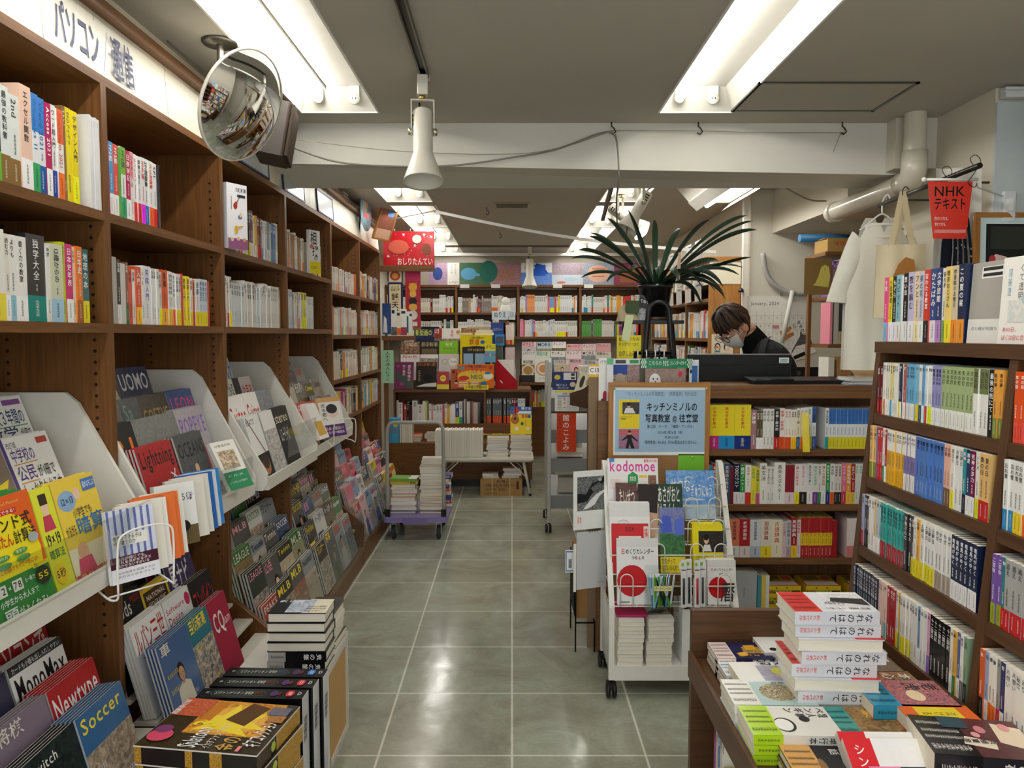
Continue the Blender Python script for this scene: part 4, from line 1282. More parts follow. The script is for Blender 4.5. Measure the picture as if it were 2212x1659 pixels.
shelf_row('15.248.1c1c1c.e2571f.動物.fff*1 15.248.16241c.e2571f.昆虫.fff*1 12.0.0 14.248.1c1c1c.e2571f.恐竜.fff*3 15.248.16241c.e2571f.魚.fff 12.0.0 16.248.1c1c1c.e2571f.植物.fff 6.0.0 15.248.1c2a1c.e2571f.鳥.fff 16.248.1c1c1c.e2571f.宇宙.fff 13.250.26262a.-.星座.fff 13.250.b8203c.222.人体.fff 14.250.1e1e22.-.深海.fff 16.252.e8e8ea.c82a3a.科学.1f5fb0*3',
(-0.265, 7.935, 0.58), 'F', 'on island shelf below yellow display', 'picture encyclopedia', 'picture_encyclopedia', 0.16, fit=0.41)
# ================================================================== magazines and face-out books
_mm = {}
def cover_mesh(w, h, t, c, spec, spine=None, hard=False, inner=PAGE):
 """a book or magazine standing with its front cover to -y and its spine at -x"""
 key = (w, h, t, c, spec, spine, hard)
 m = _mm.get(key)
 if m is None:
  m = M()
  ct = 0.0022 if hard else 0.0006
  a = w / 2
  m.box(-a, 0, 0, a, ct, h, c, 'gloss')
  m.box(-a, t - ct, 0, a, t, h, c, 'gloss')
  m.box(-a, ct, 0, -a + ct, t - ct, h, spine or c, 'gloss')
  g = 0.003 if hard else 0.0008
  m.box(-a + ct, ct, g, a - g * 1.3, t - ct, h - g, inner, 'pages')
  p = Print(m, (-a, 0, 0), (w, 0, 0), (0, 0, h), (0, -1, 0))
  p.run(spec)
  _mm[key] = m
 return m
_md = {}
def make_cover(name, *a, **k):
 m = cover_mesh(*a, **k)
 me = _md.get(id(m))
 if me is None:
  o = m.build(name)
  _md[id(m)] = o.data
  return o
 o = bpy.data.objects.new(name, me)
 COL.objects.link(o)
 return o
SKIN = ('e8c4a4', 'd9ae8c', 'f0d0b4', 'c99a78')
MAGT = 'MEN_CLUB Style 旅と食 写真 Hobby ファッション 音楽の友 映画秘宝 SPORTS 自転車 山と旅 キャンプ 釣り人 鉄道 園芸 ゴルフ 野球 Soccer 住まい 時計 カメラ 車 バイク 将棋 ラジオ 科学 猫びより 文藝 芸術新潮 PHOTO 料理 手芸 編み物 散歩'.split()
def gen_cover(r, title=None, c=None, tc=None, kind=None):
 """a plausible printed front: a photograph or figure, a title and a few lines of type"""
 c = c or r.choice(['f4f2ee', 'e8e4da', '2a2c30', '1c1f26', 'c8302c', '2f5f9a', '3a7a4c', 'e9c23a', 'd8d4cc', '6a5a4a', '8fb4cc', 'e88aa0', '4a3a58', 'b8b0a4'])
 tc = tc or (r.choice(['c8202a', '1a2a6a', '111', '0a7a4a', 'e8620a']) if shade_text(c) == '1c1c1e' else r.choice(['fff', 'ffe23a', 'f4a0b8', 'e8e0d0']))
 title = (title or r.choice(MAGT)).replace('_', ' ')
 kind = kind or r.choice('fflpp')
 S = []
 d = r.choice(['5a4a3c', '3a4a5c', '7a6a5a', '2f3a2c', '8a5a4a', 'b8a890', '486a7a'])
 d2 = r.choice(['c8b49a', 'a0b0b8', 'e0d4c0', 'c07a5a', '9a8a6a', 'd8c8b0'])
 if kind == 'p':
  S.append(f'F 0.0 0.0 1 {r.uniform(.6, .8):.2f} {d} {d2}')
 elif kind == 'f':
  x = r.uniform(.4, .62)
  y = r.uniform(.46, .6)
  s = r.uniform(.1, .16)
  k = r.choice(SKIN)
  S.append(f'f 0 0 1 0.8 {c} {d2}') if r.random() < .4 else None
  b = r.choice(['2a2c34', 'c8c4bc', '8a2a2c', '3a5a8a', 'e0d8c8', '5a6a4a'])
  S.append(f'P {b} {x - 2.6 * s:.3f} 0 {x + 2.6 * s:.3f} 0 {x + 1.9 * s:.3f} {y - 1.3 * s:.3f} {x + .5 * s:.3f} {y - .85 * s:.3f} {x - .5 * s:.3f} {y - .85 * s:.3f} {x - 1.9 * s:.3f} {y - 1.3 * s:.3f}')
  S.append(f'P {k} {x - .4 * s:.3f} {y - 1.1 * s:.3f} {x + .4 * s:.3f} {y - 1.1 * s:.3f} {x + .4 * s:.3f} {y - .3 * s:.3f} {x - .4 * s:.3f} {y - .3 * s:.3f}')
  S.append(f'E {x:.3f} {y + .12 * s:.3f} {s * 1.02:.3f} {s * .95:.3f} 2a1e18')
  S.append(f'E {x + .05 * s:.3f} {y - .08 * s:.3f} {s * .78:.3f} {s * .72:.3f} {k}')
  for q in (-.3, .36):
   S.append(f'E {x + q * s:.3f} {y - .04 * s:.3f} {s * .12:.3f} {s * .06:.3f} 221a18')
  S.append(f'E {x + .05 * s:.3f} {y - .42 * s:.3f} {s * .2:.3f} {s * .06:.3f} a8433c')
 else:
  S.append(f'f 0.06 0.08 0.94 0.52 {d} {d2}')
  S.append(f'R 0.06 0.55 0.6 0.6 {tc}')
 hgt = r.uniform(.12, .18)
 wv = min(0.94, 0.2 + 0.16 * len(title)) if ord(title[0]) > 0x2000 else 0.92
 S.append(f'B 0.05 {.97 - hgt:.2f} {wv:.2f} 0.97 {tc} {title}')
 for i in range(r.randint(2, 4)):
  y = r.uniform(.08, .7)
  x = r.choice((0.05, 0.6))
  S.append(f'M {x} {y:.2f} {x + r.uniform(.2, .34):.2f} {y + .05:.2f} {r.choice(["fff", tc, "ffe23a", "111"])}')
 return c, ';'.join(S)
def face_row(items, y0, x, z, place, tilt=16, name='magazine', kind='magazine', rz=pi / 2, copies=3, seed=3, w=0.21, h=0.285, t=0.007, fan=0.0016, gap=0.006, length=None, face='L', titles=None, cols=None):
 """a tier of face-out magazines; behind each front copy lie further copies of it"""
 r = random.Random(seed)
 u = FR[face][0]
 inn = FR[face][2]
 rz = FR[face][1]
 pos = 0.0
 i = 0
 while True:
  if items is not None:
   if i >= len(items):
    break
   it = items[i]
  else:
   if pos + w > length:
    break
   it = {}
  i += 1
  ww = it.get('w', w if items else w * r.uniform(.86, 1.04))
  hh = it.get('h', h * (1 if items else r.uniform(.9, 1.02)))
  tt = it.get('t', t if items else t * r.uniform(.7, 1.5))
  if it.get('skip'):
   pos += it['skip']
   continue
  if 's' in it:
   c, spec = it.get('c', 'f2f0ea'), it['s']
  else:
   c, spec = gen_cover(r, it.get('title') or (r.choice(titles) if titles else None), it.get('c') or (r.choice(cols) if cols else None), it.get('tc'), it.get('k'))
  n = it.get('n', copies)
  look = it.get('look') or colour_name(c) + '-covered'
  base = V((x, y0, z)) if face == 'L' else V((y0, x, z)) if face == 'F' else V((x, y0, z))
  P = base + u * (pos + ww / 2)
  T = R(it.get('tilt', tilt))
  yaw = R(it.get('yaw', r.uniform(-1.2, 1.2)))
  for k in range(n):
   o = make_cover(it.get('name', name), round(ww, 3), round(hh, 3), round(tt, 4), c, spec if k == 0 else '', it.get('sp') or ('c9c7c2' if i % 3 else 'b0aeaa'))
   off = k * (tt + 0.0024)
   q = P + inn * (off / cos(T)) + V((0, 0, 0.0006 + tt * sin(T) - (k % 3) * 0.0002)) - u * (k * fan)
   o.location = q
   o.rotation_euler = (-T, 0, rz + yaw)
   kd = it.get('kind', kind)
   if k == 0:
    enlist(o, look, kd, place)
   else:
    enlist(o, look, kd + ' copy behind', place)
  pos += ww + gap
 return pos
 # ------------------------------------------------------- first bay: study books on the white rack
U1 = 'on rack of first wall bay'
TX = 1.36
MATHS = 'R 0 0 1 1 f6f6f2;T .1 .86 .3 .92 446 改訂版;R .6 .9 .95 .96 8a5aa0;T .12 .68 .93 .84 22356a 中学校３年間の;T .12 .5 .72 .65 22356a 数学;T .74 .5 .95 .62 333 が1冊で;T .12 .3 .95 .46 333 しっかりわかる本;R .12 .66 .93 .67 3a9a5a;R .12 .48 .6 .49 3a9a5a;R 0 0 .06 1 3a4a8a'
CIVIC = 'R 0 0 1 1 f6f6f2;T .1 .88 .3 .94 446 改訂版;R .72 .88 .95 .95 c0483a;T .12 .72 .6 .86 5a3a8a 中学校の;T .12 .52 .5 .67 5a3a8a 公民;T .52 .52 .9 .64 333 が1冊で;T .12 .32 .95 .48 333 しっかりわかる本;R .12 .7 .6 .71 e0a03a;R .12 .5 .5 .51 e0a03a;R 0 0 .06 1 5a3a8a'
INDIA = ('R 0 .36 1 1 e8641c;E .5 .5 .46 .36 f5e21e;R 0 0 1 .36 2f8f3f;t .2 .92 .8 .95 f4c48a Indian Magical Method;R .18 .845 .72 .885 c8281e;T .2 .85 .7 .88 fff すぐ暗算できる!;R .02 .66 .14 .86 f0de1c;V .03 .67 .13 .85 1c5a2a ドリル版;B .2 .71 .92 .82 1f2a1c インド式;B .12 .59 .55 .69 c8281e かんたん;B .56 .59 .95 .69 1f2a1c 計算法;'
'E .3 .52 .12 .025 4a9a4a;E .6 .53 .12 .025 4a9a4a;E .3 .46 .12 .025 4a9a4a;E .62 .47 .12 .025 4a9a4a;T .22 .51 .38 .535 f5f0c0 持久力;T .52 .52 .68 .545 f5f0c0 苦労力;E .1 .53 .09 .04 a8b0b4;E .86 .6 .09 .04 a8b0b4;T .2 .4 .85 .44 b82a1a この1冊ですべて一気にUP!;'
'R .06 .24 .22 .33 f4f2e6;T .07 .25 .21 .32 222 72;T .24 .26 .3 .31 fff ×;R .32 .24 .48 .33 f4f2e6;T .33 .25 .47 .32 222 78;T .52 .27 .7 .31 fff も一瞬で!;E .84 .27 .13 .075 26301f;T .74 .24 .94 .3 f4e22a 55;R .7 .35 .98 .385 f4e22a;t .72 .352 .96 .382 222 驚異のベストセラー!;T .06 .16 .7 .21 fff 小学生から大人まで;B .08 .03 .3 .13 fff 頭;T .3 .03 .8 .11 fff がよくなる!')
ANZ = 'R 0 0 1 1 f0d24a;R 0 0 1 .35 f4ecc8;E .25 .8 .2 .1 8fb4dc;T .1 .76 .4 .84 223 12×13;E .5 .84 .08 .06 f0d0b0;R .66 .84 .98 .96 4a7ac0;T .68 .87 .96 .93 fff 脳がよろこぶ;T .3 .62 .75 .7 333 小学生でも;B .3 .44 .98 .6 2f78b8 暗算;T .05 .46 .28 .56 222 かるがる;E .3 .3 .12 .08 e8b08a;P d8456a .1 .1 .5 .1 .45 .24 .15 .24;R 0 0 1 .1 c83a5a;T .1 .02 .9 .09 ffe23a 超インド式計算'
ANZ2 = 'R 0 0 1 1 e8e83a;E .5 .82 .18 .1 f0d0b0;P c83a5a .2 .6 .8 .6 .7 .74 .3 .74;R .3 .84 .7 .94 3a2a20;B .1 .45 .9 .58 223 19×19;T .1 .34 .9 .42 2a7a4a 暗算法;E .4 .2 .3 .1 f4d22a;T .16 .16 .64 .24 222 5秒'
AERA = 'R 0 0 1 1 8a7a68;T .1 .84 .75 .95 f0c43a JuniorAERA;E .85 .9 .12 .06 e8852a;T .82 .87 .9 .93 fff 1;B .02 .62 .95 .82 e8e4dc アエラ;P f4dc2a .3 .45 .5 .6 .7 .5 .95 .55 .8 .38 .9 .25 .6 .3 .4 .22 .42 .38;B .35 .36 .85 .48 222 新しい;T .02 .5 .15 .55 fff 特集;B .02 .1 .35 .34 1f3f8a お金;F .5 .02 .98 .3 5a4a3a c8a060'
face_row([dict(skip=0.375), dict(c='f4d8d4', s='R 0 0 1 1 f4dcd6;T .05 .6 .95 .8 c83a3a 年間の;T .05 .3 .9 .5 333 わかる本', look='pale pink', w=.2, h=.25, n=3, t=.014), dict(c='f6f6f2', s=MATHS, look='white maths', w=.215, h=.255, n=3, t=.014)], TX, -1.30, 1.085, U1, name='study_book', kind='study book', copies=3, t=.012, fan=0.0, tilt=20)
face_row([dict(skip=0.335), dict(c='8a7a68', s=AERA, look='taupe news', w=.21, h=.27, n=2), dict(c='f6f6f2', s=CIVIC, look='white civics', w=.2, h=.25, n=2, t=.014)], TX, -1.205, 0.995, U1 + ', middle tier', name='study_book', kind='study book', copies=2, t=.012, fan=0.0, tilt=20)
face_row([dict(c='2f8f3f', s=INDIA, look='orange and green maths drill', w=.2, h=.272, n=4, t=.012, sp='c86a1a'), dict(c='e8e83a', s=ANZ2, look='lime yellow arithmetic', w=.075, h=.262, n=1, t=.02, sp='e8e83a'), dict(c='f0d24a', s=ANZ, look='yellow arithmetic', w=.185, h=.262, n=2, t=.016, sp='e8d04a')], TX + 0.2, -1.06, 0.876, U1 + ', front tier', name='study_book', kind='study book', t=.012, fan=0.0, tilt=14)
# ------------------------------------------------------- second bay: men's fashion
def latin(title, c, tc, bottom='', extra=''):
 return f'F 0 0 1 1 {c} {bottom or c};{extra};B .05 .8 .95 .96 {tc} {title}'
FIG = 'P 3a3a40 .3 .05 .7 .05 .66 .45 .34 .45;E .5 .55 .09 .08 d8b090;E .5 .59 .1 .07 2a1f1a'
U2 = 'on rack of second wall bay'
face_row([dict(c='3a5a78', s='F 0 0 1 1 2a4a6a 4a7a9a', look='dull blue', w=.14, n=2), dict(c='6b5a44', s='F 0 0 1 1 6b5a44 544534;R 0 .9 1 1 5a4a38;T .05 .92 .95 .97 c8b890 流行モノより愛されモノ;B .04 .6 .96 .86 f1ead8 Begin;E .82 .58 .16 .12 d8d4c8;P 3a342c .1 0 .35 0 .3 .4 .15 .4;P 2a3a4a .45 0 .7 0 .65 .42 .5 .42', look='brown', w=.215, n=4), dict(c='3f4566', s='F 0 0 1 1 4a5070 3a3f58;B .05 .68 .95 .94 f2f2f2 UOMO;T .05 .5 .25 .6 c8c8d0 23;E .5 .2 .5 .26 1c1e26;E .85 .35 .13 .08 3aa0d8', look='slate blue', w=.23, n=3)], 2.275, -1.295, 1.105, U2 + ', top tier', copies=3)
face_row([dict(c='7a7468', s='F 0 0 1 1 6a6a60 8a8074;T .1 .8 .6 .9 c8302c SNAP;B .05 .5 .95 .75 f2f0ec men;P c84030 .2 .05 .35 .05 .33 .4 .22 .4;P 2a2a30 .5 .05 .65 .05 .63 .4 .52 .4', look='grey brown', w=.2, n=2), dict(c='585c5e', s='F 0 0 1 1 4a5254 6a6e70;B .1 .7 .6 .95 8ab0a8 Sa;T .1 .3 .6 .45 e0e0e0 24', look='dark grey', w=.12, n=2), dict(c='4a4234', s='F 0 0 1 1 3a3428 5a5242;B .05 .64 .95 .84 c8a860 GOETHE;E .6 .3 .16 .14 d8d0c8', look='dark olive', w=.21, n=4), dict(c='3f5f9a', s='F 0 0 1 1 4a6aa8 2a4a88;B .05 .7 .97 .92 f0508a LEON;P 2a6a4a .35 0 .7 0 .6 .45 .42 .45;E .5 .52 .1 .08 d8b090', look='blue and pink', w=.22, n=4)], 2.275, -1.2, 1.01, U2 + ', second tier', copies=3)
face_row([dict(c='20201e', s='R 0 0 1 1 1c1c1c;B .05 .55 .9 .85 f07a1a 21', look='black and orange', w=.15, n=3), dict(c='8a8a86', s='F 0 0 1 1 8a8c8a 707270', look='mid grey', w=.3, n=1, t=.01), dict(c='b8b0b8', s='F 0 0 1 1 b8b2b8 a8a0a8;B .05 .62 .97 .9 8a68b8 POPEYE;P c03a34 .5 .1 .75 .1 .7 .5 .55 .5;E .62 .56 .06 .05 d8b090;E .62 .585 .065 .04 e8e4dc', look='pale mauve', w=.235, n=4)], 2.268, -1.13, 0.95, U2 + ', third tier', copies=3)
face_row([dict(skip=.03), dict(c='b8202a', s='F 0 0 1 1 c02028 a01c22;B .04 .74 .96 .97 14100e Lightning;E .5 .45 .14 .12 5a5a60;V .68 .1 .95 .7 f4f2ee メンテ;T .1 .2 .25 .3 f4f2ee 2;P 8a2026 .3 .1 .5 .1 .5 .3 .3 .3', look='red', w=.235, n=3), dict(skip=.02), dict(c='565a5c', s='F 0 0 1 1 5a5e60 44484a;B .04 .7 .97 .92 1f2224 OCEANS;P 24262a .4 0 .62 0 .58 .5 .44 .5;E .51 .56 .07 .06 d8b090;P c88a3a .65 0 .8 0 .78 .4 .67 .4', look='charcoal', w=.225, n=3)], 2.268, -1.06, 0.876, U2 + ', front tier', copies=3)
# ------------------------------------------------------- third and fourth bays
U3 = 'on rack of third wall bay'
MUS = ['Guitar', 'stereo', '音楽', 'Audio', 'BAND', 'JAZZ', 'ピアノ', 'Player']
face_row([dict(c='a8c0c8', k='p', title='音楽'), dict(c='6a4a38', s='F 0 0 1 1 5a4434 8a5a44;E .7 .5 .2 .3 c8a890', look='brown portrait'), dict(c='c8d8e4', s='R 0 0 1 1 d8e4ec;B .05 .6 .95 .9 2a5ab0 ステレオ', look='pale blue', w=.15)], 3.145, -1.3, 1.11, U3 + ', top tier', copies=2)
face_row([dict(c='4a4c44', k='p'), dict(c='f4f4f0', s='R 0 0 1 1 f4f4ee;T .05 .6 .95 .9 1c6a3a ジャズ批評', look='white', w=.16), dict(c='121214', s='R 0 0 1 1 121214', look='black', w=.07), dict(c='e8dcd8', s='R 0 0 1 1 eae0dc;T .05 .55 .95 .85 c8302c 吹奏楽', look='pale', w=.16)], 3.145, -1.21, 1.02, U3 + ', second tier', copies=2)
face_row([dict(c='f2f0ec', s='R 0 0 1 1 f4f2ee;B .08 .5 .92 .86 c8202a Guitar;E .9 .3 .08 .1 c8a040', look='white with red title', w=.22, n=3), dict(c='f2f0ec', s='R 0 0 1 1 f4f2ee;B .02 .5 .92 .86 c8202a Guitar;R .5 .3 .9 .4 c8202a', look='white with red title', w=.17, n=3), dict(c='8a9098', s='F 0 0 1 1 9aa0a8 70767e', look='grey wrapped', w=.2, n=2)], 3.145, -1.11, 0.96, U3 + ', third tier', copies=2)
face_row([dict(skip=.03), dict(c='f2f2ee', s='R 0 .4 1 1 f4f4f0;T .05 .85 .6 .95 44506a BEATS;R 0 0 1 .4 16161a;E .6 .22 .25 .16 b87a4a;E .6 .27 .22 .12 3a2a20;P 8a2a22 .1 .98 .14 .98 .8 .4 .76 .4', look='white and black portrait', w=.2, n=4, yaw=2), dict(c='e8e8e4', s='F 0 0 1 1 e8e4e0 8a8480;R 0 .7 1 1 f2f0ee', look='white photo', w=.17, n=3), dict(c='1a1a1c', s='R 0 0 1 1 1c1c1e;T .05 .72 .9 .92 f0e8c8 stereo;T .1 .4 .7 .65 f0f0f0 レコードジャズ', look='black', w=.22, n=3)], 3.145, -1.042, 0.876, U3 + ', front tier', copies=3)
U4 = 'on rack of fourth wall bay'
for k, (x, z) in enumerate(((-1.3, 1.11), (-1.215, 1.02), (-1.12, 0.96), (-1.052, 0.876))):
 face_row(None, 3.99, x, z, U4 + ', ' + ('top', 'second', 'third', 'front')[k] + ' tier', copies=2, seed=60 + k, length=0.86, w=.19, cols=['8a8480', 'f0eeea', '2a2a30', 'b8b0a8', '5a5a60', 'c83a34', 'e8e4dc'], titles=['Hi-Fi', '映画', '光る君へ', 'Cinema', 'SCREEN', '文藝'])
 # ------------------------------------------------------- low tiers along the foot of the wall bookcase
LOW = 'in low rack of {} wall bay'
DK = ['1c2438', '26282e', '3a2a2c', '20302c', '44464a', '8a8a88', '2a3f6a', '5a4a3c', 'c03028', 'e8e4dc']
T4 = (('back', -1.235, 0.46), ('second', -1.15, 0.41), ('third', -1.07, 0.345), ('front', -0.99, 0.285))
NEWT = 'F 0 0 1 1 c01c24 a8181e;B .03 .66 .97 .93 f4f2ee Newtype;t .05 .6 .6 .65 f4f2ee THE MOVING PICTURES MAGAZINE;E .78 .45 .2 .2 b8b4ac;E .78 .35 .15 .12 e8d0b8'
MONO = 'R 0 0 1 1 f0f0ec;R 0 .92 1 1 333;t .05 .93 .95 .98 fff カードも小銭も出し入れしやすい;B .04 .66 .97 .9 16161a MonoMax;E .75 .6 .13 .09 c8302c;F .4 .05 .98 .5 d8c83a 4a4a3a;T .05 .3 .25 .45 333 02'
LUPIN = 'R 0 0 1 1 f2f0ea;B .05 .66 .55 .92 b82a2a ルパン;B .55 .66 .95 .92 b82a2a 三世;T .15 .56 .85 .64 333 THE DVD Collection;f .5 0 1 .3 6a5a4a 2a2a2a'
SOFT = 'R 0 0 1 1 eeeeea;T .05 .82 .75 .9 c8305a Software;T .05 .68 .6 .8 c8305a Design;E .88 .86 .1 .08 c8305a;B .05 .4 .97 .56 222 テストの設計'
GOODS = 'R 0 0 1 1 1c1c1e;B .06 .72 .7 .93 e8e4dc Goods;T .7 .84 .96 .93 c8302c PRESS;F .1 .3 .9 .66 3a3a34 8a7a50;B .3 .08 .9 .3 e8c83a 年末家電'
NATG = 'R 0 0 1 1 f0c81e;F .06 .04 .94 .95 2a241c 6a4a2a;T .14 .82 .86 .9 f0e8d8 NATIONAL;T .14 .72 .86 .8 f0e8d8 GEOGRAPHIC'
NEWTON = 'R 0 0 1 1 c81e24;T .12 .68 .92 .88 f4f0ea Newton;R .5 .1 .95 .6 8a1a1e'
HOSHI = 'F 0 0 1 1 2a2440 5a4a78;B .1 .6 .8 .92 f4f2ee 星ナビ;E .8 .55 .14 .1 e8e0e8;T .2 .2 .9 .35 e8c8e0 天文学'
CQ = 'R 0 0 1 1 a82040;B .1 .55 .65 .85 f4f0ea CQ;T .55 .6 .95 .75 f4d8d8 ham'
BEEJ = 'F 0 0 1 1 1c2a5a 2a3a78;T .3 .84 .95 .94 d8d8e4 日本ビージャパン;P 101830 0 .1 .3 .5 .5 .1'
PASO = 'R 0 0 1 1 b81e24;B .05 .6 .95 .85 f2eeea パソコンで;T .1 .4 .8 .5 f2eeea 仕事術'
for key, y0, items in (
('first', 1.4, (
[dict(c='1f2d5c', s=BEEJ, look='navy', w=.22), dict(c='3a2a24', k='p', w=.21), dict(c='b81e24', s=PASO, look='red computing', w=.24)],
[dict(c='1a2240', k='p', w=.2, tc='c8a8c8'), dict(c='3c3c54', k='f', w=.2), dict(c='f0f0ec', s=MONO, look='white goods', w=.215, n=4)],
[dict(c='1c2450', s='R 0 0 1 1 1c2450;T .1 .6 .9 .8 c83a6a TOD;T .1 .3 .9 .5 e8e0e8 付録', look='navy boxed', w=.22, t=.03, n=1), dict(c='8a7a8a', k='f', w=.2), dict(c='b81c22', s=NEWT, look='red anime', w=.215, n=6)],
[dict(c='16202c', k='f', tc='3ab0d8', w=.2), dict(c='2a2a30', s='F 0 0 1 1 2a3a34 16181c;E .55 .4 .26 .26 1f6a5a;E .55 .34 .18 .16 ecd0b8;T .1 .84 .6 .94 e8e4dc Switch', look='dark portrait', w=.2, n=5), dict(c='3a6a9a', k='p', tc='f4d83a', w=.22, n=6)])),
('second', 2.24, (
[dict(c='2c2c30', k='p', w=.2), dict(c='38302a', k='p', w=.2), dict(c='c81e24', s=NEWTON, look='red science', w=.215, n=3)],
[dict(c='1c1c1e', s=GOODS, look='black goods', w=.215, n=4), dict(c='f0c81e', s=NATG, look='yellow-bordered', w=.18, h=.255, n=2, t=.01), dict(c='2a2440', s=HOSHI, look='violet astronomy', w=.215, n=4)],
[dict(c='f2f0ea', s=LUPIN, look='white disc-collection', w=.21, n=4), dict(c='eeeeea', s=SOFT, look='white programming', w=.19, n=3), dict(c='1c1a1c', s='R 0 0 1 1 1c1a1c;B .05 .55 .95 .85 c8242a コンバイン;E .75 .4 .15 .1 e8e02a', look='black and red', w=.19, n=3)],
[dict(c='4a6a9a', k='f', w=.2, n=4), dict(c='2f7a8a', k='p', w=.16), dict(c='a82040', s=CQ, look='crimson radio', w=.16, n=3)])),
):
 for (nm, x, z), it in zip(T4, items):
  face_row(it, y0, x, z, LOW.format(key) + f', {nm} tier', tilt=15, copies=4, seed=70 + len(nm) + len(key), t=.006, w=.21, fan=.0035)
SP = ['SOCCER', 'Tennis', 'PEAKS', 'LEAGUE', 'ベースボール', 'Number', 'FlyFisher', '山岳', 'ランナー', '競馬', '園芸', 'ゴルフ', 'MLB', 'サッカー批評']
T5 = (('back', -1.24, 0.47), ('second', -1.165, 0.4), ('third', -1.095, 0.325), ('fourth', -1.03, 0.24), ('front', -0.975, 0.125))
for key, y0, L, sd, nm_, ti, co in (('third', 3.12, .80, 200, 'sports_magazine', SP, ['26302c', '8a8a86', 'e8e6e0', '3a7a3a', '2a2a30', '9aa0a4', 'a83a34', '2f4a7a', '5a5a58', 'c8c4ba']), ('fourth', 3.985, .9, 210, 'sports_magazine', SP, ['3a7a3a', 'e8e6e0', '2a4a8a', '8a8480', '26282c', '6a6a66', 'b8b4ac', '4a3a2c']),
('fifth', 4.967, .83, 220, 'hobby_magazine', ['LaLa', '花とゆめ', 'りぼん', '別冊', 'クロス', '手芸', 'ちゃお', 'きもの'], ['e88aa8', 'c83a4a', 'e8e0dc', '9ab0c8', 'f0c8d0', 'd85a7a', 'b8a8b0', '3a4a6a']), ('sixth', 5.877, .82, 230, 'hobby_magazine', ['APA', 'MEN', '車', '放送通信', 'Cool', '編み物', '盆栽'], ['c8302c', 'e8e4e0', '2a5a9a', 'e88aa8', '3a3a40', 'd8d4d0', 'f0d03a'])):
 for k, (nm, x, z) in enumerate(T5):
  face_row(None, y0, x, z, LOW.format(key) + f', {nm} tier', tilt=14, copies=3, seed=sd + k, length=L, w=.2, h=.275, t=.008, name=nm_, kind=nm_.replace('_', ' '), titles=ti, cols=co)
  # ================================================================== flat books
def lying(name, h, w, t, loc, rz=0.0, c='eee', spec='', title=None, tc=None, band=None, hard=False, label=None, cat='book', group=None, flip=False, bandw=0.33, sub=None, left=False, bs=None):
 """a book lying on its back: its head to +x, its spine to -y; flip turns the spine away"""
 t_ = root(name, loc, (0, 0, rz + (pi if flip else 0)), label, cat, group)
 ct = 0.0024 if hard else 0.0009
 a = h / 2
 b = w / 2
 m = M()
 m.box(-a, -b, 0, a, b, ct, c, 'gloss')
 m.box(-a, -b, t - ct, a, b, t, c, 'gloss')
 m.box(-a, -b, ct, a, -b + ct, t - ct, c, 'gloss')
 p = Print(m, (-a, b, t), (0, -w, 0), (h, 0, 0), (0, 0, 1))
 if left:
  p = Print(m, (a, b, t), (-h, 0, 0), (0, -w, 0), (0, 0, 1))
 p.run(spec)
 if title:
  q = Print(m, (-a, -b, t), (0, 0, -t), (h, 0, 0), (0, -1, 0))
  tc = tc or shade_text(c)
  n = len(title)
  q.down(0.16, max(0.4, 0.93 - n * 0.11), 0.84, 0.93, title, tc, 1)
  if sub:
   q.down(0.3, 0.06, 0.7, 0.2, sub, shade_text(band or c), 0)
  else:
   q.marks(0.4, 0.06, 0.6, 0.2, 4, shade_text(band or c))
 m.build('cover', t_)
 g = 0.003 if hard else 0.0008
 M().box(-a + g, -b + ct, ct, a - g, b - g, t - ct, PAGE, 'pages_flat').build('page_block', t_)
 if band:
  m = M()
  x1 = -a + h * bandw
  e = 0.0004
  m.box(-a + 0.0005, -b - e, t, x1, b, t + e, band, 'gloss')
  m.box(-a + 0.0005, -b - e, 0, x1, -b, t + e, bs or band, 'gloss')
  p = Print(m, (-a, b, t + e), (0, -w, 0), (h * bandw, 0, 0), (0, 0, 1))
  for a_, b_, n_ in ((.74, .88, 9), (.52, .6, 16), (.36, .44, 14), (.16, .24, 16)):
   p.marks(a_, .08, b_, .92, n_, shade_text(band))
  q = Print(m, (-a, -b - e, t), (0, 0, -t), (h * bandw, 0, 0), (0, -1, 0))
  if t > 0.012:
   if bs:
    q.down(0.25, 0.15, 0.7, 0.9, sub, 'd8584a', 1)
   else:
    q.marks(0.35, 0.15, 0.65, 0.9, 7, shade_text(band))
  m.build('paper_band', t_)
 return t_
def pile(n, loc, h, w, t, cols, place, seed=1, jit=0.008, hard=True, name='book', kind='book', cat='book', ang=0.0, tj=0.35, spines=0.2, bands=None):
 """books laid on one another, told apart by their turn from the top"""
 r = random.Random(seed)
 z = loc[2] + 0.0006
 L = []
 for i in range(n):
  tt = round(t * r.uniform(1 - tj, 1 + tj), 4)
  c = r.choice(cols)
  hh, ww = h * r.uniform(.93, 1.02), w * r.uniform(.95, 1.02)
  o = lying(name, hh, ww, tt, (loc[0] + r.uniform(-jit, jit), loc[1] + r.uniform(-jit, jit), z), ang + r.uniform(-.05, .05), c, '', r.choice(TITLES) if r.random() < spines else None, hard=hard, flip=r.random() > spines, band=r.choice(bands) if bands and r.random() < .4 else None)
  z += tt + 0.0012
  L.append((o, c))
 for i, (o, c) in enumerate(reversed(L)):
  enlist(o, colour_name(c), kind, place, cat, order='from the top')
 return z
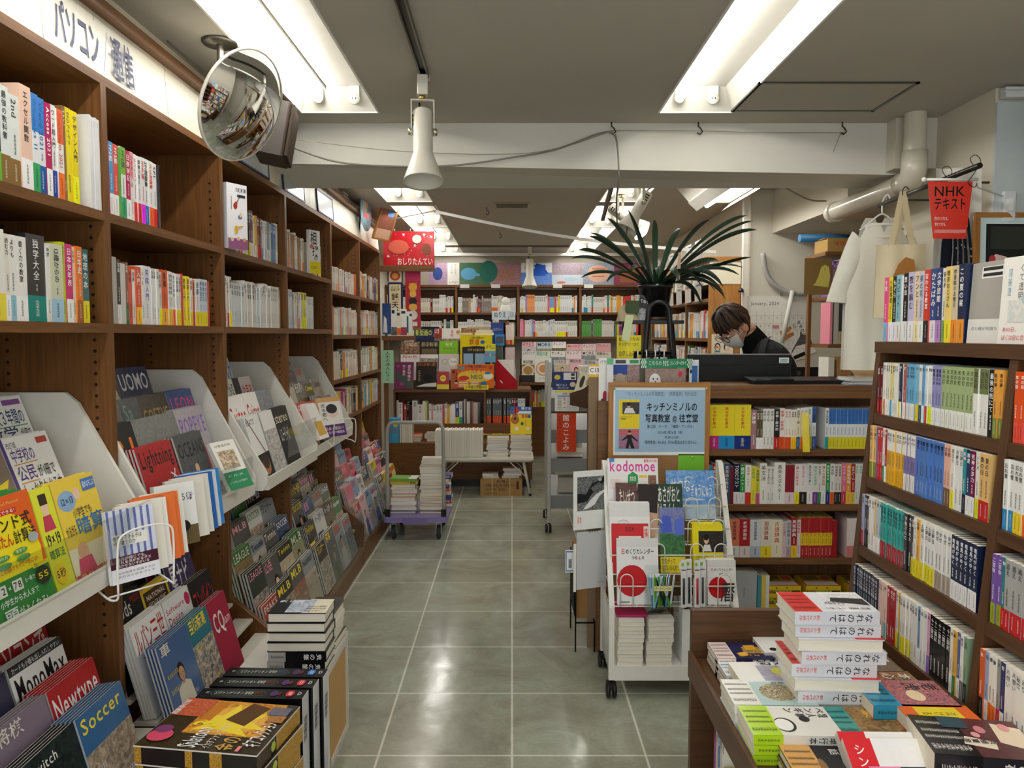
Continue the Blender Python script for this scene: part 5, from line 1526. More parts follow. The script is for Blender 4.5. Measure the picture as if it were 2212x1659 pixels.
 # ================================================================== at the foot of the wall bookcase
def crate(x0, y0, x1, y1, z, label, c='8a8682'):
 t = root('display_box', ((x0 + x1) / 2, (y0 + y1) / 2, 0), label=label, cat='box')
 a, b = (x1 - x0) / 2, (y1 - y0) / 2
 M().box(-a, -b, z - 0.012, a, b, z, c, 'card').build('top', t)
 m = M()
 for q in ((-a, -b, a, -b + 0.01), (-a, b - 0.01, a, b), (-a, -b + 0.0101, -a + 0.01, b - 0.0101), (a - 0.01, -b + 0.0101, a, b - 0.0101)):
  m.box(q[0], q[1], 0, q[2], q[3], z - 0.0121, c, 'card')
 m.build('side_panel', t)
 return t
crate(-0.9, 1.62, -0.5, 1.955, 0.3, 'grey low box under the pile of gold boxed sets')
crate(-0.9, 2.0, -0.56, 2.3, 0.19, 'grey low box under the three black kit boxes')
# white cabinet
t = root('cabinet', (-0.775, 2.68, 0), label='small white cabinet with tan side panel, by the wall bookcase', cat='cabinet')
M().box(-0.15, -0.18, 0.355, 0.15, 0.18, 0.372, 'e6e3da', 'enamel').build('top', t)
m = M()
m.box(-0.15, -0.18, 0.0, 0.135, 0.18, 0.3549, 'dcd8ce', 'enamel')
m.build('body', t)
m = M()
for a, b, c, d in ((-0.18, 0.0, 0.18, 0.02), (-0.18, 0.335, 0.18, 0.3549), (-0.18, 0.0201, -0.16, 0.3349), (0.16, 0.0201, 0.18, 0.3349)):
 m.box(0.1351, a, b, 0.15, c, d, 'd9d4ca', 'enamel')
m.build('side_frame', t)
M().box(0.1351, -0.16, 0.0201, 0.143, 0.16, 0.3349, 'c9a46c', 'card').build('side_panel', t)
# six hardbacks on the cabinet
z = 0.373
F6 = 'R 0 0 1 1 16161a;R 0 0 1 .42 efe6cc;F .05 .3 .95 .72 8aa0c0 e8ecf0;X .74 .5 .95 .96 f2f2f0 鬼の筆;v .1 .05 .2 .4 a33 昭和を描いた;v .25 .05 .35 .4 222 脚本家の生涯;v .4 .05 .5 .4 222 栄光と挫折'
for i in range(6):
 flip = i not in (0, 1)
 o = lying('hardback_book', 0.194, 0.135, 0.0325, (-0.722 + (i % 2) * 0.004, 2.572, z), 0.01 * (i % 3 - 1), '17171a', F6 if i == 5 else '', '鬼の筆', 'f4f4f0', hard=True, flip=flip, band='b9b7b2' if not flip else None, bandw=0.3, sub='春日太一')
 enlist(o, 'black', 'hardback', 'in the pile on white cabinet', order='from the bottom')
 z += 0.0335
pile(6, (-0.685, 2.765, 0.373), 0.15, 0.105, 0.024, ['f2f0ea', 'e8e4da', '2a2a2e', 'f4f2ee'], 'at back of white cabinet', 5, 0.004, False, 'paperback_book', 'paperback', ang=pi / 2)
# black kit boxes standing up
for i in range(3):
 t = root('kit_box', (-0.706 + 0.012 * i, 2.03 + i * 0.066, 0.1905), (0, 0, R(-2)))
 a, d, h = 0.145, 0.027, 0.335
 m = M()
 m.box(-a, -d, 0, a, d, h, '121215', 'gloss')
 p = Print(m, (-a, -d, h), (2 * a, 0, 0), (0, 2 * d, 0), (0, 0, 1))
 p.poly([(.13, .25), (.6, .25), (.64, .5), (.6, .75), (.13, .75), (.1, .5)], '4a6a5a')
 p.poly([(.135, .29), (.6, .29), (.63, .5), (.6, .71), (.135, .71), (.108, .5)], '0c0c0e')
 p.text(.14, .36, .42, .64, 'エヴァンゲリオン', 'f2f2f2', 1)
 p.text(.43, .36, .51, .64, '初号機', 'f2f2f2', 1)
 p.text(.52, .36, .6, .64, 'をつくる', '3a8ad8' if i == 2 else 'd84a2a', 0)
 p.text(.06, .42, .09, .6, '週刊', 'e0e0e0', 0)
 p.disc(.71, .5, .035, .3, '6a3a8a', 'photo_fine', '2a1a3a')
 p.disc(.76, .5, .02, .2, '8a2a2a', 'photo_fine', '2a1a1a')
 p.poly([(.82, .5), (.835, .2), (.885, .2), (.9, .5), (.885, .8), (.835, .8)], '2f7ac8' if i == 2 else 'd8303a')
 p.text(.84, .3, .88, .7, ('10', '11', '12')[i], 'f4f4f4', 1)
 p.text(.93, .3, .97, .7, 'D', 'e8e8e8', 0)
 p = Print(m, (-a, -d, 0), (2 * a, 0, 0), (0, 0, h), (0, -1, 0))
 p.text(.03, .92, .32, .955, '週刊エヴァンゲリオン初号機をつくる', 'd8d8d8', 0)
 p.rect(.36, .9, .44, .97, 'b8b8b4')
 p.text(.375, .915, .425, .955, 'No.1', '222', 0)
 for k in range(3):
  p.rect(.46, .905 + .02 * k, .46 + .3 - .05 * k, .91 + .02 * k, '66666a')
 for k in range(6):
  p.rect(.05 + k * .12, .7, .14 + k * .12, .84, ('3a2a4a', '2a2a3a', '4a2a2a', '23232a', '2a3a4a', '4a3a5a')[k], 'photo_fine', '15151a')
 p.rect(.83, .66, .86, .84, 'c8242c')
 for k in range(14):
  p.rect(.86, .2 + k * .03, .97 - (k % 3) * .02, .205 + k * .03, '5a5a5e')
 m.build('carton', t)
 m = M()
 m.box(a, -d, 0, a + 0.0012, d, h, 'd4d4d6', 'gloss')
 p = Print(m, (a + 0.0012, -d, 0), (0, 2 * d, 0), (0, 0, h), (1, 0, 0))
 for k in range(12):
  p.rect(.15, .62 + k * .018, .6, .62 + k * .018 + (.01 if k % 3 else .005), '2a2a2c')
 for k in range(8):
  p.rect(.2, .1 + k * .035, .35, .12 + k * .035, '9a9a9c')
 m.build('white_spine', t)
 tag(t, ('black kit box with red badge, foremost of three standing kit boxes', 'black kit box with red badge, middle of three standing kit boxes', 'black kit box with blue badge, rearmost of three standing kit boxes')[i], 'box', 'black kit boxes by the cabinet')
 # gold boxed sets
GOLD = ('R 0 0 1 1 1a1612;f 0 0 1 1 1c1712 4a3a1a;F .3 .1 1 .75 e8a83a b06a1a;E .62 .42 .3 .26 e8b04a;E .62 .4 .22 .17 f0c060;P f4d83a .3 .2 .4 .5 .36 .7 .5 .62 .7 .75 .68 .55 .95 .5 .7 .4 .8 .15 .6 .28 .45 .1 .46 .32;P 5a3a16 .5 .3 .9 .22 .98 .4 .6 .5;P c87a22 .55 .62 .95 .6 .98 .7 .6 .72;'
'f .62 .72 1 1 a82a2a e0804a;T .05 .62 .1 .66 fff C;B .03 .5 .42 .68 f2f2f0 Splatoon;B .43 .5 .55 .74 f0e22a 3;T .03 .4 .5 .47 e8e0d0 イカすファンブック3;B .02 .2 .28 .36 c8a050 金の;B .12 .03 .6 .17 f4f2ee ギアコレクション;R .02 .16 .12 .19 e88a8a;F .75 .03 .92 .2 4a6a9a 8a6a4a;f .6 .02 .74 .16 8a5a2a c88a4a;T .62 .94 .95 .99 f2f2f0 超豪華付録;E .2 .88 .12 .1 d84a6a;E .32 .9 .08 .07 7a3a6a')
for i in range(6):
 z = 0.301 + i * 0.0432
 t = root('boxed_set', (-0.697 - (0.006 if i % 2 else 0), 1.79 + 0.004 * (i % 3), z), (0, 0, R(-9.5) + 0.02 * ((i * 7) % 3 - 1)))
 a, b, h = 0.15, 0.115, 0.042
 m = M()
 m.box(-a, -b, 0, a, b, h - 0.003, '191614', 'gloss')
 p = Print(m, (-a, -b, 0), (2 * a, 0, 0), (0, 0, h - 0.003), (0, -1, 0))
 for q, w_ in ((0.0, .06), (.42, .06), (.62, .1)):
  p.rect(q, 0, q + w_, 1, 'c8983a', 'photo_fine', '8a6420')
 p = Print(m, (a, -b, 0), (0, 2 * b, 0), (0, 0, h - 0.003), (1, 0, 0))
 p.rect(0, 0, .3, 1, '2a201a', 'photo_fine', '5a3a1a')
 p.rect(.42, 0, 1, 1, 'd0a03c', 'photo_fine', '9a7022')
 p.disc(.35, .5, .05, .3, 'b8c84a')
 m.build('box', t)
 m = M()
 m.box(-a - 0.001, -b - 0.001, h - 0.003, a + 0.001, b + 0.001, h, 'd8d0c4', 'gloss')
 p = Print(m, (a, -b, h), (0, 2 * b, 0), (-2 * a, 0, 0), (0, 0, 1))
 if i == 5:
  p.run(GOLD)
 else:
  p.rect(0, 0, 1, 1, '2a2014')
 m.build('printed_cover', t)
 enlist(t, 'gold and black', 'boxed game book set', 'in the pile by aisle', 'boxed set', order='from the bottom')
 # ================================================================== wire pocket of books on the first rack
t = root('wire_holder', (-0.972, 1.965, 0.865), (0, 0, R(56)), 'white wire holder in front of the striped book, on the rack edge', 'wire holder')
m = M()
m.tube(smooth([(-0.075, -0.036, -0.02), (-0.075, -0.04, 0.1), (-0.06, -0.042, 0.135), (0, -0.042, 0.145), (0.06, -0.042, 0.135), (0.075, -0.04, 0.1), (0.075, -0.036, -0.02)], 5), 0.0028, 'eeece6', 'enamel', 8)
m.build('front_hoop', t)
m = M()
for s in (-1, 1):
 m.tube(smooth([(s * 0.075, -0.036, -0.02), (s * 0.078, -0.03, -0.03), (s * 0.085, 0.0, -0.028), (s * 0.08, 0.1, -0.002)], 4), 0.0028, 'eeece6', 'enamel', 8)
m.tube([(-0.08, 0.0, -0.0285), (0.08, 0.0, -0.0285)], 0.0026, 'eeece6', 'enamel', 8)
m.build('base_wire', t)
STRIPE = ';'.join(f'R {i * .14 + .02:.2f} 0 {i * .14 + .07:.2f} 1 6a74b0' for i in range(7))
BEN = 'R 0 0 1 1 d8dcec;' + STRIPE + ';R .08 .5 .82 .66 efece4;T .1 .58 .7 .64 333 勉強ができる子は;T .1 .51 .56 .57 333 何が違うのか;R 0 .2 1 .36 4a1a2a;T .12 .3 .8 .345 f4f0f0 能力が同じでも、;T .12 .255 .85 .295 f4f0f0 それを活かせる子と;T .12 .21 .8 .25 f4f0f0 活かせない子がいる;R 0 0 1 .2 e8e6ee;t .1 .12 .9 .15 555 自分自身を認識する力;t .1 .07 .9 .1 555 学力の土台をつくる;'
pk = [('d8dcec', BEN, 'striped', .014, 'f4f2f4'), ('f1ece0', 'R 0 0 1 1 f1ece0;E .55 .8 .2 .12 d85a4a', 'cream', .012, 'f1ece0'), ('f2f0ea', 'R 0 0 1 1 f4f2ec', 'white', .024, 'f6f4ee'), ('ef7a3a', 'R 0 0 1 1 ef7a3a', 'orange', .014, 'ef7a3a'), ('ef7a3a', '', 'orange', .014, 'ef7a3a'), ('f0eee6', '', 'white', .013, 'f0eee6'), ('d8d4cc', 'R 0 0 1 1 f2f2f0;T .2 .7 .95 .82 335 貯まる術;R 0 0 1 .3 6a5a3a;E .5 .3 .3 .12 1c1c1c', 'white and brown', .02, 'f2f0ea'), ('eae6dc', '', 'white', .014, 'eae6dc'), ('e8e4da', '', 'white', .014, 'e8e4da'), ('2a6ab8', '', 'blue', .012, '2a7ac8'), ('d8e0ea', '', 'pale blue', .012, 'd8e0ea'), ('3a8ad0', '', 'blue', .012, '3a8ad0')]
OFF = (0, .045, .07, .115, .137, .16, .235, .30, .335, .365, .39, .415)
for i, (c, spec, look, tt, sp) in enumerate(pk):
 o = make_cover('softcover_book', 0.128, 0.186, tt, c, spec, sp)
 o.location = (-0.972 - OFF[i] * .05, 1.955 + OFF[i] * 1.25, 0.866 + (.006 if i > 5 else 0))
 o.rotation_euler = (R(-9), 0, R(56))
 enlist(o, look, 'softcover', 'in the wire-held row on first rack', order='behind the striped book')
 # a book leaning out at the edge of the second rack, with green band
o = make_cover('softcover_book', 0.13, 0.19, 0.016, 'f2efe6', 'R 0 0 1 1 f4f1e8;t .1 .88 .8 .93 555 47都道府県;F .12 .42 .82 .8 8a6a4a e8d8b8;R 0 0 1 .36 1f8a58;t .1 .25 .8 .3 f4f4e8 ドルメ;t .1 .12 .85 .16 f4f4e8 シールがなくなり次第終了')
o.location = (-0.985, 2.78, 0.94)
o.rotation_euler = (R(-28), 0, R(72))
tag(o, 'white booklet with food photo and green band, leaning out of second rack', 'book')
tag(M().box(-0.004, 0, 0, 0.0, 0.58, 0.085, 'fff', 'acrylic').build('clear_guard', None, (-1.012, 2.4, 0.94)), 'clear acrylic lip along the front of the second rack', 'guard')
tag(M().box(-0.004, 0, 0, 0.0, 0.5, 0.13, 'fff', 'acrylic').build('clear_guard', None, (-0.995, 3.4, 0.95)), 'clear acrylic lip along the front of the third rack', 'guard')
tag(M().box(-0.004, 0, 0, 0.0, 0.72, 0.12, 'fff', 'acrylic').build('clear_guard', None, (-0.985, 1.42, 0.93)), 'clear acrylic lip before the orange drill book, first rack', 'guard')
for y, L, w_ in ((3.2, 0.7, 'third'), (4.02, 0.86, 'fourth'), (5.0, 0.8, 'fifth'), (5.9, 0.8, 'sixth')):
 t = M().box(-0.004, 0, 0, 0.0, L, 0.25, 'fff', 'acrylic').build('clear_guard', None, (-0.951, y, 0.115))
 tag(t, f'clear acrylic sheet along the low rack of the {w_} wall bay', 'guard')
 # wire holder on the fourth bay with a purple-banded book
o = make_cover('softcover_book', 0.17, 0.225, 0.018, 'e8c898', 'R 0 0 1 1 f0ece4;R 0 .88 1 1 d8a868;E .55 .62 .25 .16 e8d4c4;E .55 .7 .25 .12 2a2a30;V .08 .4 .3 .85 2a2a2a 光る君へ;R 0 0 1 .3 5a2f7a;T .08 .16 .92 .24 f4e8a0 日本一面白い;T .08 .06 .92 .13 f4f0f4 大河ドラマ解説本')
o.location = (-0.985, 4.28, 0.93)
o.rotation_euler = (R(-16), 0, R(58))
tag(o, 'white book with purple band held by wire on fourth rack', 'book')
for i in range(4):
 o = make_cover('softcover_book', 0.12, 0.2, 0.014, 'efece4', 'R 0 0 1 1 f2f0ea;R .1 .1 .9 .5 d8a83a' if i == 0 else '')
 o.location = (-1.0 - i * 0.012, 4.08 + i * 0.003, 0.945)
 o.rotation_euler = (R(-24), 0, R(80))
 enlist(o, 'white', 'book', 'in leaning bunch on fourth rack', order='from the front')
t = root('wire_holder', (-0.945, 4.28, 0.885), (0, 0, R(58)), 'white wire holder carrying the purple-banded book, fourth rack', 'wire holder')
m = M()
m.tube(smooth([(-0.085, -0.012, 0.02), (-0.085, -0.014, 0.11), (-0.06, -0.016, 0.14), (0.06, -0.016, 0.14), (0.085, -0.014, 0.11), (0.085, -0.012, 0.02)], 5), 0.0028, 'eeece6', 'enamel', 8)
m.build('front_hoop', t)
m = M()
for s in (-1, 1):
 m.tube(smooth([(s * 0.085, -0.012, 0.02), (s * 0.09, 0.0, 0.0), (s * 0.085, 0.02, 0.012), (s * 0.06, 0.1, 0.03)], 4), 0.0028, 'eeece6', 'enamel', 8)
m.build('base_wire', t)
# the tall face-out book at the edge of the third bay, upper shelf
o = make_cover('picture_book', 0.105, 0.262, 0.03, 'ecebf0', 'R 0 0 1 1 eeedf2;R .45 .88 .95 .94 222;R .47 .885 .93 .935 eeedf2;R .5 .89 .52 .93 222;R .56 .89 .6 .93 222;R .64 .89 .66 .93 222;R .7 .89 .75 .93 222;R .8 .89 .82 .93 222;R .86 .89 .9 .93 222;R .5 .8 .9 .84 333;E .4 .66 .1 .05 a8382a;E .44 .7 .07 .03 b8442e;P 4a2a1a .46 .72 .5 .72 .62 .8 .6 .81;R .2 .6 .22 .8 5a4a3a;E .62 .5 .1 .03 6a6ab0;E .64 .53 .06 .04 d8c890;E .42 .3 .09 .06 e0b030;P e0b030 .5 .32 .75 .35 .75 .37 .5 .35;P e8c040 .34 .22 .36 .22 .4 .28 .37 .28;f 0 0 1 .16 b85a6a 6a5a9a;E .2 .14 .08 .03 e8c0a0;E .5 .16 .08 .03 e8c0a0;E .8 .15 .08 .03 c8a050')
o.location = (-1.118, 3.165, 1.8465)
o.rotation_euler = (0, 0, R(62))
tag(o, 'tall white picture book with violin drawing, face out on third bay', 'book')
o = make_cover('softcover_book', 0.095, 0.245, 0.02, 'f4f4f2', 'R 0 0 1 1 f6f6f4;B .1 .66 .7 .94 1a1a1a 相;B .25 .4 .85 .62 1a1a1a 撲;T .4 .3 .8 .4 1a1a1a の;E .2 .62 .18 .05 e87a7a;R 0 0 1 .28 f0e01e;T .1 .1 .7 .18 222 たの?')
o.location = (-1.128, 4.435, 1.8465)
o.rotation_euler = (0, 0, R(66))
tag(o, 'white sumo book with yellow band, face out on fourth bay', 'book')
# ================================================================== convex mirror and loudspeaker
t = root('convex_mirror', (-1.0, 2.7, CEIL), label='round convex mirror on a ceiling bracket above the wall bookcase', cat='mirror')
M().lathe([(0, -0.012), (0.055, -0.012), (0.06, -0.006), (0.06, 0.0), (0, 0.0)], '77736a', 'metal', 24).build('ceiling_plate', t)
m = M()
m.tube(smooth([(0, 0, -0.01), (0, 0, -0.06), (0.0, -0.01, -0.1), (0.015, -0.03, -0.19)], 4), 0.011, 'a09a8c', 'metal', 10)
m.build('stem', t)
MT = MX.Translation((0.095, -0.06, -0.235)) @ V((0.86, -0.30, -0.42)).to_track_quat('Z', 'Y').to_matrix().to_4x4()
RM, SAG = 0.185, 0.05
rho = (RM * RM + SAG * SAG) / (2 * SAG)
prof = []
for i in range(13):
 r_ = RM * (1 - i / 12)
 prof.append((max(r_, 0.0), math.sqrt(rho * rho - r_ * r_) - (rho - SAG)))
m = M()
m.T = MT
m.lathe(prof, 'fff', 'mirror', 48)
m.build('mirror_face', t)
m = M()
m.T = MT
m.lathe([(RM - 0.002, 0.002), (RM + 0.003, 0.003), (RM + 0.004, 0.0), (RM + 0.002, -0.01), (RM - 0.03, -0.02), (0.0, -0.022)], 'e4e0d4', 'plastic', 48)
m.build('rim', t)
t = root('loudspeaker', (-1.02, 3.36, 2.245), (R(0), R(10), R(12)), 'dark brown loudspeaker box hanging above the bookcase header', 'speaker')
M().rbox(-0.075, -0.13, 0.0, 0.045, 0.13, 0.225, 0.012, '3a3028', 'plastic').build('cabinet', t)
M().rbox(0.0455, -0.125, 0.006, 0.06, 0.125, 0.219, 0.006, '4a4038', 'cloth').build('grille_cloth', t)
m = M()
m.box(-0.13, -0.02, 0.1, -0.0755, 0.02, 0.13, '6a665e', 'metal')
m.build('bracket', t)
t = M().tube(smooth([(-1.115, 2.55, 2.446), (-1.11, 2.75, 2.44), (-1.115, 2.95, 2.45), (-1.11, 3.1, 2.452), (-1.12, 3.24, 2.448)], 4), 0.0035, '5a564e', 'rubber', 6).build('cable')
tag(t, 'dark cable lying along the cornice to the loudspeaker', 'cable')
# ================================================================== platform trolley
PUR = '8a7fb4'
t = root('platform_trolley', (-0.703, 5.78, 0), label='purple platform trolley with grey push handle, piled with books', cat='trolley')
M().rbox(-0.232, -0.27, 0.132, 0.232, 0.27, 0.172, 0.02, PUR, 'plastic').build('deck', t)
m = M()
m.box(-0.09, -0.283, 0.125, 0.09, -0.2701, 0.172, '7d72a8', 'plastic')
m.build('bumper', t)
hp = [(-0.205, -0.235, 0.15), (-0.205, -0.235, 0.3), (-0.205, -0.237, 0.78), (-0.2, -0.237, 0.82), (-0.185, -0.237, 0.85), (-0.16, -0.237, 0.862), (0.16, -0.237, 0.862), (0.185, -0.237, 0.85), (0.2, -0.237, 0.82), (0.205, -0.237, 0.78), (0.205, -0.235, 0.3), (0.205, -0.235, 0.15)]
M().tube(hp, 0.0135, 'a3a198', 'enamel', 12).build('handle', t)
m = M()
m.tube([(-0.2, -0.248, 0.215), (0.2, -0.248, 0.215)], 0.004, '55534e', 'metal', 6)
m.build('cross_rod', t)
for s in (-1, 1):
 M().box(s * 0.205 - 0.018, -0.256, 0.1721, s * 0.205 + 0.018, -0.215, 0.225, '2e2d2b', 'metal').build('hinge', t)
for sx in (-1, 1):
 for sy in (-1, 1):
  m = M()
  m.T = MX.Translation((sx * 0.165, sy * 0.21, 0.05)) @ MX.Rotation(pi / 2, 4, 'Y')
  m.lathe([(0, -0.014), (0.045, -0.014), (0.05, -0.008), (0.05, 0.008), (0.045, 0.014), (0, 0.014)], '3a3c42', 'rubber', 20)
  c = m.build('caster', t)
  m = M()
  for q in (-1, 1):
   m.box(sx * 0.165 + q * 0.018 - 0.002, sy * 0.21 - 0.02, 0.04, sx * 0.165 + q * 0.018 + 0.002, sy * 0.21 + 0.02, 0.12, 'a8a69e', 'metal')
  m.box(sx * 0.165 - 0.02, sy * 0.21 - 0.03, 0.12, sx * 0.165 + 0.02, sy * 0.21 + 0.03, 0.1319, 'a8a69e', 'metal')
  m.build('fork', c)
TP = ['f1ede2', 'e8e2d2', 'c83a3a', 'f4f2ea', 'd8d0c0', '8a8a86', 'efe8d8']
zz = pile(9, (-0.80, 5.68, 0.173), 0.185, 0.13, 0.024, TP, 'on purple trolley, low pile', 31, 0.01, True, 'hardback_book', 'hardback')
lying('hardback_book', 0.2, 0.14, 0.022, (-0.8, 5.68, zz), 0.05, 'd8b83a', '', '薔薇', hard=True, label='yellow hardback near the top of the low trolley pile', cat='book')
lying('hardback_book', 0.2, 0.145, 0.02, (-0.8, 5.68, zz + 0.0235), -0.1, '7ab04a', 'R 0 0 1 1 7ab04a;R 0 .7 1 1 f0f0ea', hard=True, label='green hardback topping the low trolley pile', cat='book')
pile(21, (-0.595, 5.7, 0.173), 0.17, 0.12, 0.018, ['f1ece0', 'ece6d6', 'f4f1e8', 'e6dfce', 'e2b24a'], 'on purple trolley, tall pile', 32, 0.01, False, 'paperback_book', 'paperback', spines=0.12)
pile(9, (-0.555, 5.9, 0.173), 0.17, 0.12, 0.024, ['f1ece0', '2a9a8a', 'c8402e', 'f4f1e8', '3a4a8a'], 'on purple trolley, rear pile', 33, 0.01, False, 'paperback_book', 'paperback', spines=0.6)
# ================================================================== low folding table
t = root('folding_table', (-0.26, 7.25, 0), label='low white folding table with splayed legs, loaded with wrapped books', cat='table')
M().rbox(-0.46, -0.2, 0.335, 0.46, 0.2, 0.355, 0.01, 'e6e2d6', 'enamel').build('table_top', t)
M().box(-0.44, -0.18, 0.315, 0.44, -0.165, 0.3349, 'd8d4c8', 'enamel').build('apron', t)
for sx in (-1, 1):
 for sy in (-1, 1):
  m = M()
  m.tube([(sx * 0.36, sy * 0.16, 0.334), (sx * 0.425, sy * 0.18, 0.02)], 0.011, 'dcd8cc', 'enamel', 10)
  l = m.build('leg', t)
  m = M()
  m.tube([(sx * 0.426, sy * 0.18, 0.022), (sx * 0.43, sy * 0.181, 0.0)], 0.0125, '1c1c1c', 'rubber', 10)
  m.build('foot_cap', l)
  m = M()
  m.tube([(sx * 0.22, sy * 0.165, 0.332), (sx * 0.395, sy * 0.172, 0.17)], 0.006, 'dcd8cc', 'enamel', 8)
  m.build('brace', t)
rr = random.Random(8)
x = -0.715
k = 0
while x < -0.28:
 tt = rr.choice((0.017, 0.019, 0.022))
 o = make_book('wrapped_book', tt, 0.255 + 0.004 * (k % 2), 0.19, rr.choice(('e6e8ea', 'dcdfe4', 'f2f2f2', 'd4d8de', 'eceadf')), None, None, None, True)
 o.location = (x + tt / 2, 7.09, 0.3558)
 o.rotation_euler = (0, 0, pi)
 o.location = (x + tt / 2, 7.28, 0.3558)
 enlist(o, 'pale', 'shrink-wrapped book', 'standing on folding table')
 x += tt + 0.0012
 k += 1
pile(8, (-0.135, 7.2, 0.3555), 0.2, 0.15, 0.021, ['eceae4', 'e2e2e0', 'd8dadc'], 'middle pile on folding table', 41, 0.006, True, 'wrapped_book', 'wrapped book')
pile(9, (0.085, 7.2, 0.3555), 0.2, 0.15, 0.021, ['eceae4', 'e6e4dc', 'd8dadc', 'f0f0ec'], 'end pile on folding table', 42, 0.008, True, 'wrapped_book', 'wrapped book')
o = make_cover('picture_book', 0.2, 0.26, 0.02, 'f2d81e', 'R 0 0 1 1 f2d81e;R 0 .72 1 1 1f6ab8;R .3 .74 .98 .84 f4f4f0;E .28 .86 .14 .1 d8283a;T .5 .88 .98 .98 fff 聴ける;B .5 .58 .82 .7 c8281e 音楽;E .88 .64 .08 .06 2a6ab8;E .22 .52 .2 .16 b87030;E .22 .68 .13 .1 b87030;E .22 .56 .06 .05 3a1a0e;P 5a2a12 .19 .7 .25 .7 .25 .98 .19 .98;E .55 .38 .07 .06 2a5a3a;P c8982a .7 .3 .74 .3 .74 .5 .7 .5;E .3 .2 .1 .08 f4f4f0;E .82 .2 .08 .06 f0f0ea')
o.location = (0.085, 7.16, 0.565)
o.rotation_euler = (R(-12), 0, 0)
tag(o, 'yellow music picture book with lute, propped on folding table end pile', 'book')
o = make_cover('picture_sign', 0.46, 0.115, 0.006, 'e8702a', 'R 0 0 1 1 e8702a;f 0 0 .2 1 c8a890 8a5a4a;E .32 .6 .1 .3 f4d83a;T .4 .5 .6 .9 7a1f1a 冒険;B .62 .35 .97 .9 3a9a9a MOVE;R 0 0 1 .22 f4e03a;T .1 .03 .9 .2 333 動く図鑑')
o.location = (-0.1, 7.86, 0.466)
o.rotation_euler = (R(-8), 0, 0)
tag(o, 'orange shelf sign lettered in teal, below the picture encyclopedias', 'sign')
# carton under it
t = root('carton', (-0.1, 7.2, 0), label='brown cardboard carton with printed lettering under the folding table', cat='carton')
M().box(-0.195, -0.13, 0, 0.195, 0.13, 0.15, 'b08a56', 'card').build('box', t)
m = M()
p = Print(m, (-0.195, -0.1302, 0), (0.39, 0, 0), (0, 0, 0.15), (0, -1, 0))
p.text(.38, .76, .72, .96, '世界の', '3a2a1a', 2)
p.text(.1, .52, .85, .74, '3大特典つき全20巻+別巻1冊セット', '3a2a1a', 1)
p.rect(.1, .3, .62, .47, '6a4a2a')
p.rect(.105, .31, .615, .46, 'b08a56')
p.text(.12, .33, .6, .45, '内容物 書籍', '4a341c', 0)
p.text(.1, .06, .4, .22, 'KADOKAWA', '3a2a1a', 0)
p.rect(.86, .4, .92, .9, '5a3a20')
m.build('print', t)
m = M()
for xx in (-0.085, 0.08):
 m.box(xx - 0.005, -0.1312, 0, xx + 0.005, -0.1303, 0.1512, 'c8b070', 'plastic')
 m.box(xx - 0.005, -0.131, 0.1501, xx + 0.005, 0.13, 0.1512, 'c8b070', 'plastic')
m.build('strap_band', t)
pile(2, (-0.2, 7.18, 0.152), 0.15, 0.11, 0.025, ['d8d2c8', 'efece4'], 'on carton, smaller pile', 43, 0.004, False, 'paperback_book', 'paperback')
pile(4, (0.0, 7.2, 0.152), 0.17, 0.12, 0.024, ['d8d2d8', 'c8a0a0', 'b8a8a0', 'efece4'], 'on carton, taller pile', 44, 0.012, False, 'paperback_book', 'paperback')
# ================================================================== on the island
for k, (x, z0, n, cs) in enumerate(((-0.98, 0.431, 3, ['e8643a', 'd8d2c8', 'f1ede2']), (-0.78, 0.431, 4, ['d8d2c8', 'f1ede2', 'c8c0b0']))):
 pile(n, (x, 7.68, z0), 0.17, 0.12, 0.022, cs, ('nearer pile', 'second pile')[k] + ' on low island cupboard', 45 + k, 0.01, True, 'book', 'book')
for i in range(6):
 o = make_book('book', 0.016 + 0.003 * (i % 3), 0.185, 0.13, ('efece4', 'd8d2c8', 'c8b8a0', 'e8e4da', 'f2f0ea', 'd0c8b8')[i], None, None)
 o.location = (-1.1 + i * 0.0215, 7.66, 0.4315)
 o.rotation_euler = (0, 0, pi)
 enlist(o, colour_name(('efece4', 'd8d2c8', 'c8b8a0', 'e8e4da', 'f2f0ea', 'd0c8b8')[i]), 'book', 'standing on low island cupboard')
t = root('file_box', (-1.165, 7.58, 0.4305), label='light blue file box on low cupboard behind trolley handle', cat='box')
m = M()
m.box(-0.05, -0.07, 0, 0.05, 0.07, 0.24, '4aa8d8', 'plastic')
m.build('box', t)
m = M()
p = Print(m, (-0.05, -0.0702, 0), (0.1, 0, 0), (0, 0, 0.24), (0, -1, 0))
p.disc(.7, .75, .22, .1, 'e8d040')
p.text(.1, .4, .9, .6, 'ぬりえ', 'd84a3a', 1)
m.build('sticker', t)
ART = [('源氏物語の', '7a2f5a', 'R 0 0 1 1 7a3460;P 4a5a52 0 .7 .3 .6 1 .3 1 0 .6 .1 .1 .4;V .68 .3 .85 .9 f0e8e8 源氏物語の;V .42 .5 .58 .9 f0e8e8 色と装束;E .2 .85 .1 .05 9a5080;E .4 .2 .12 .06 9a5080', 'purple kimono-pattern')]
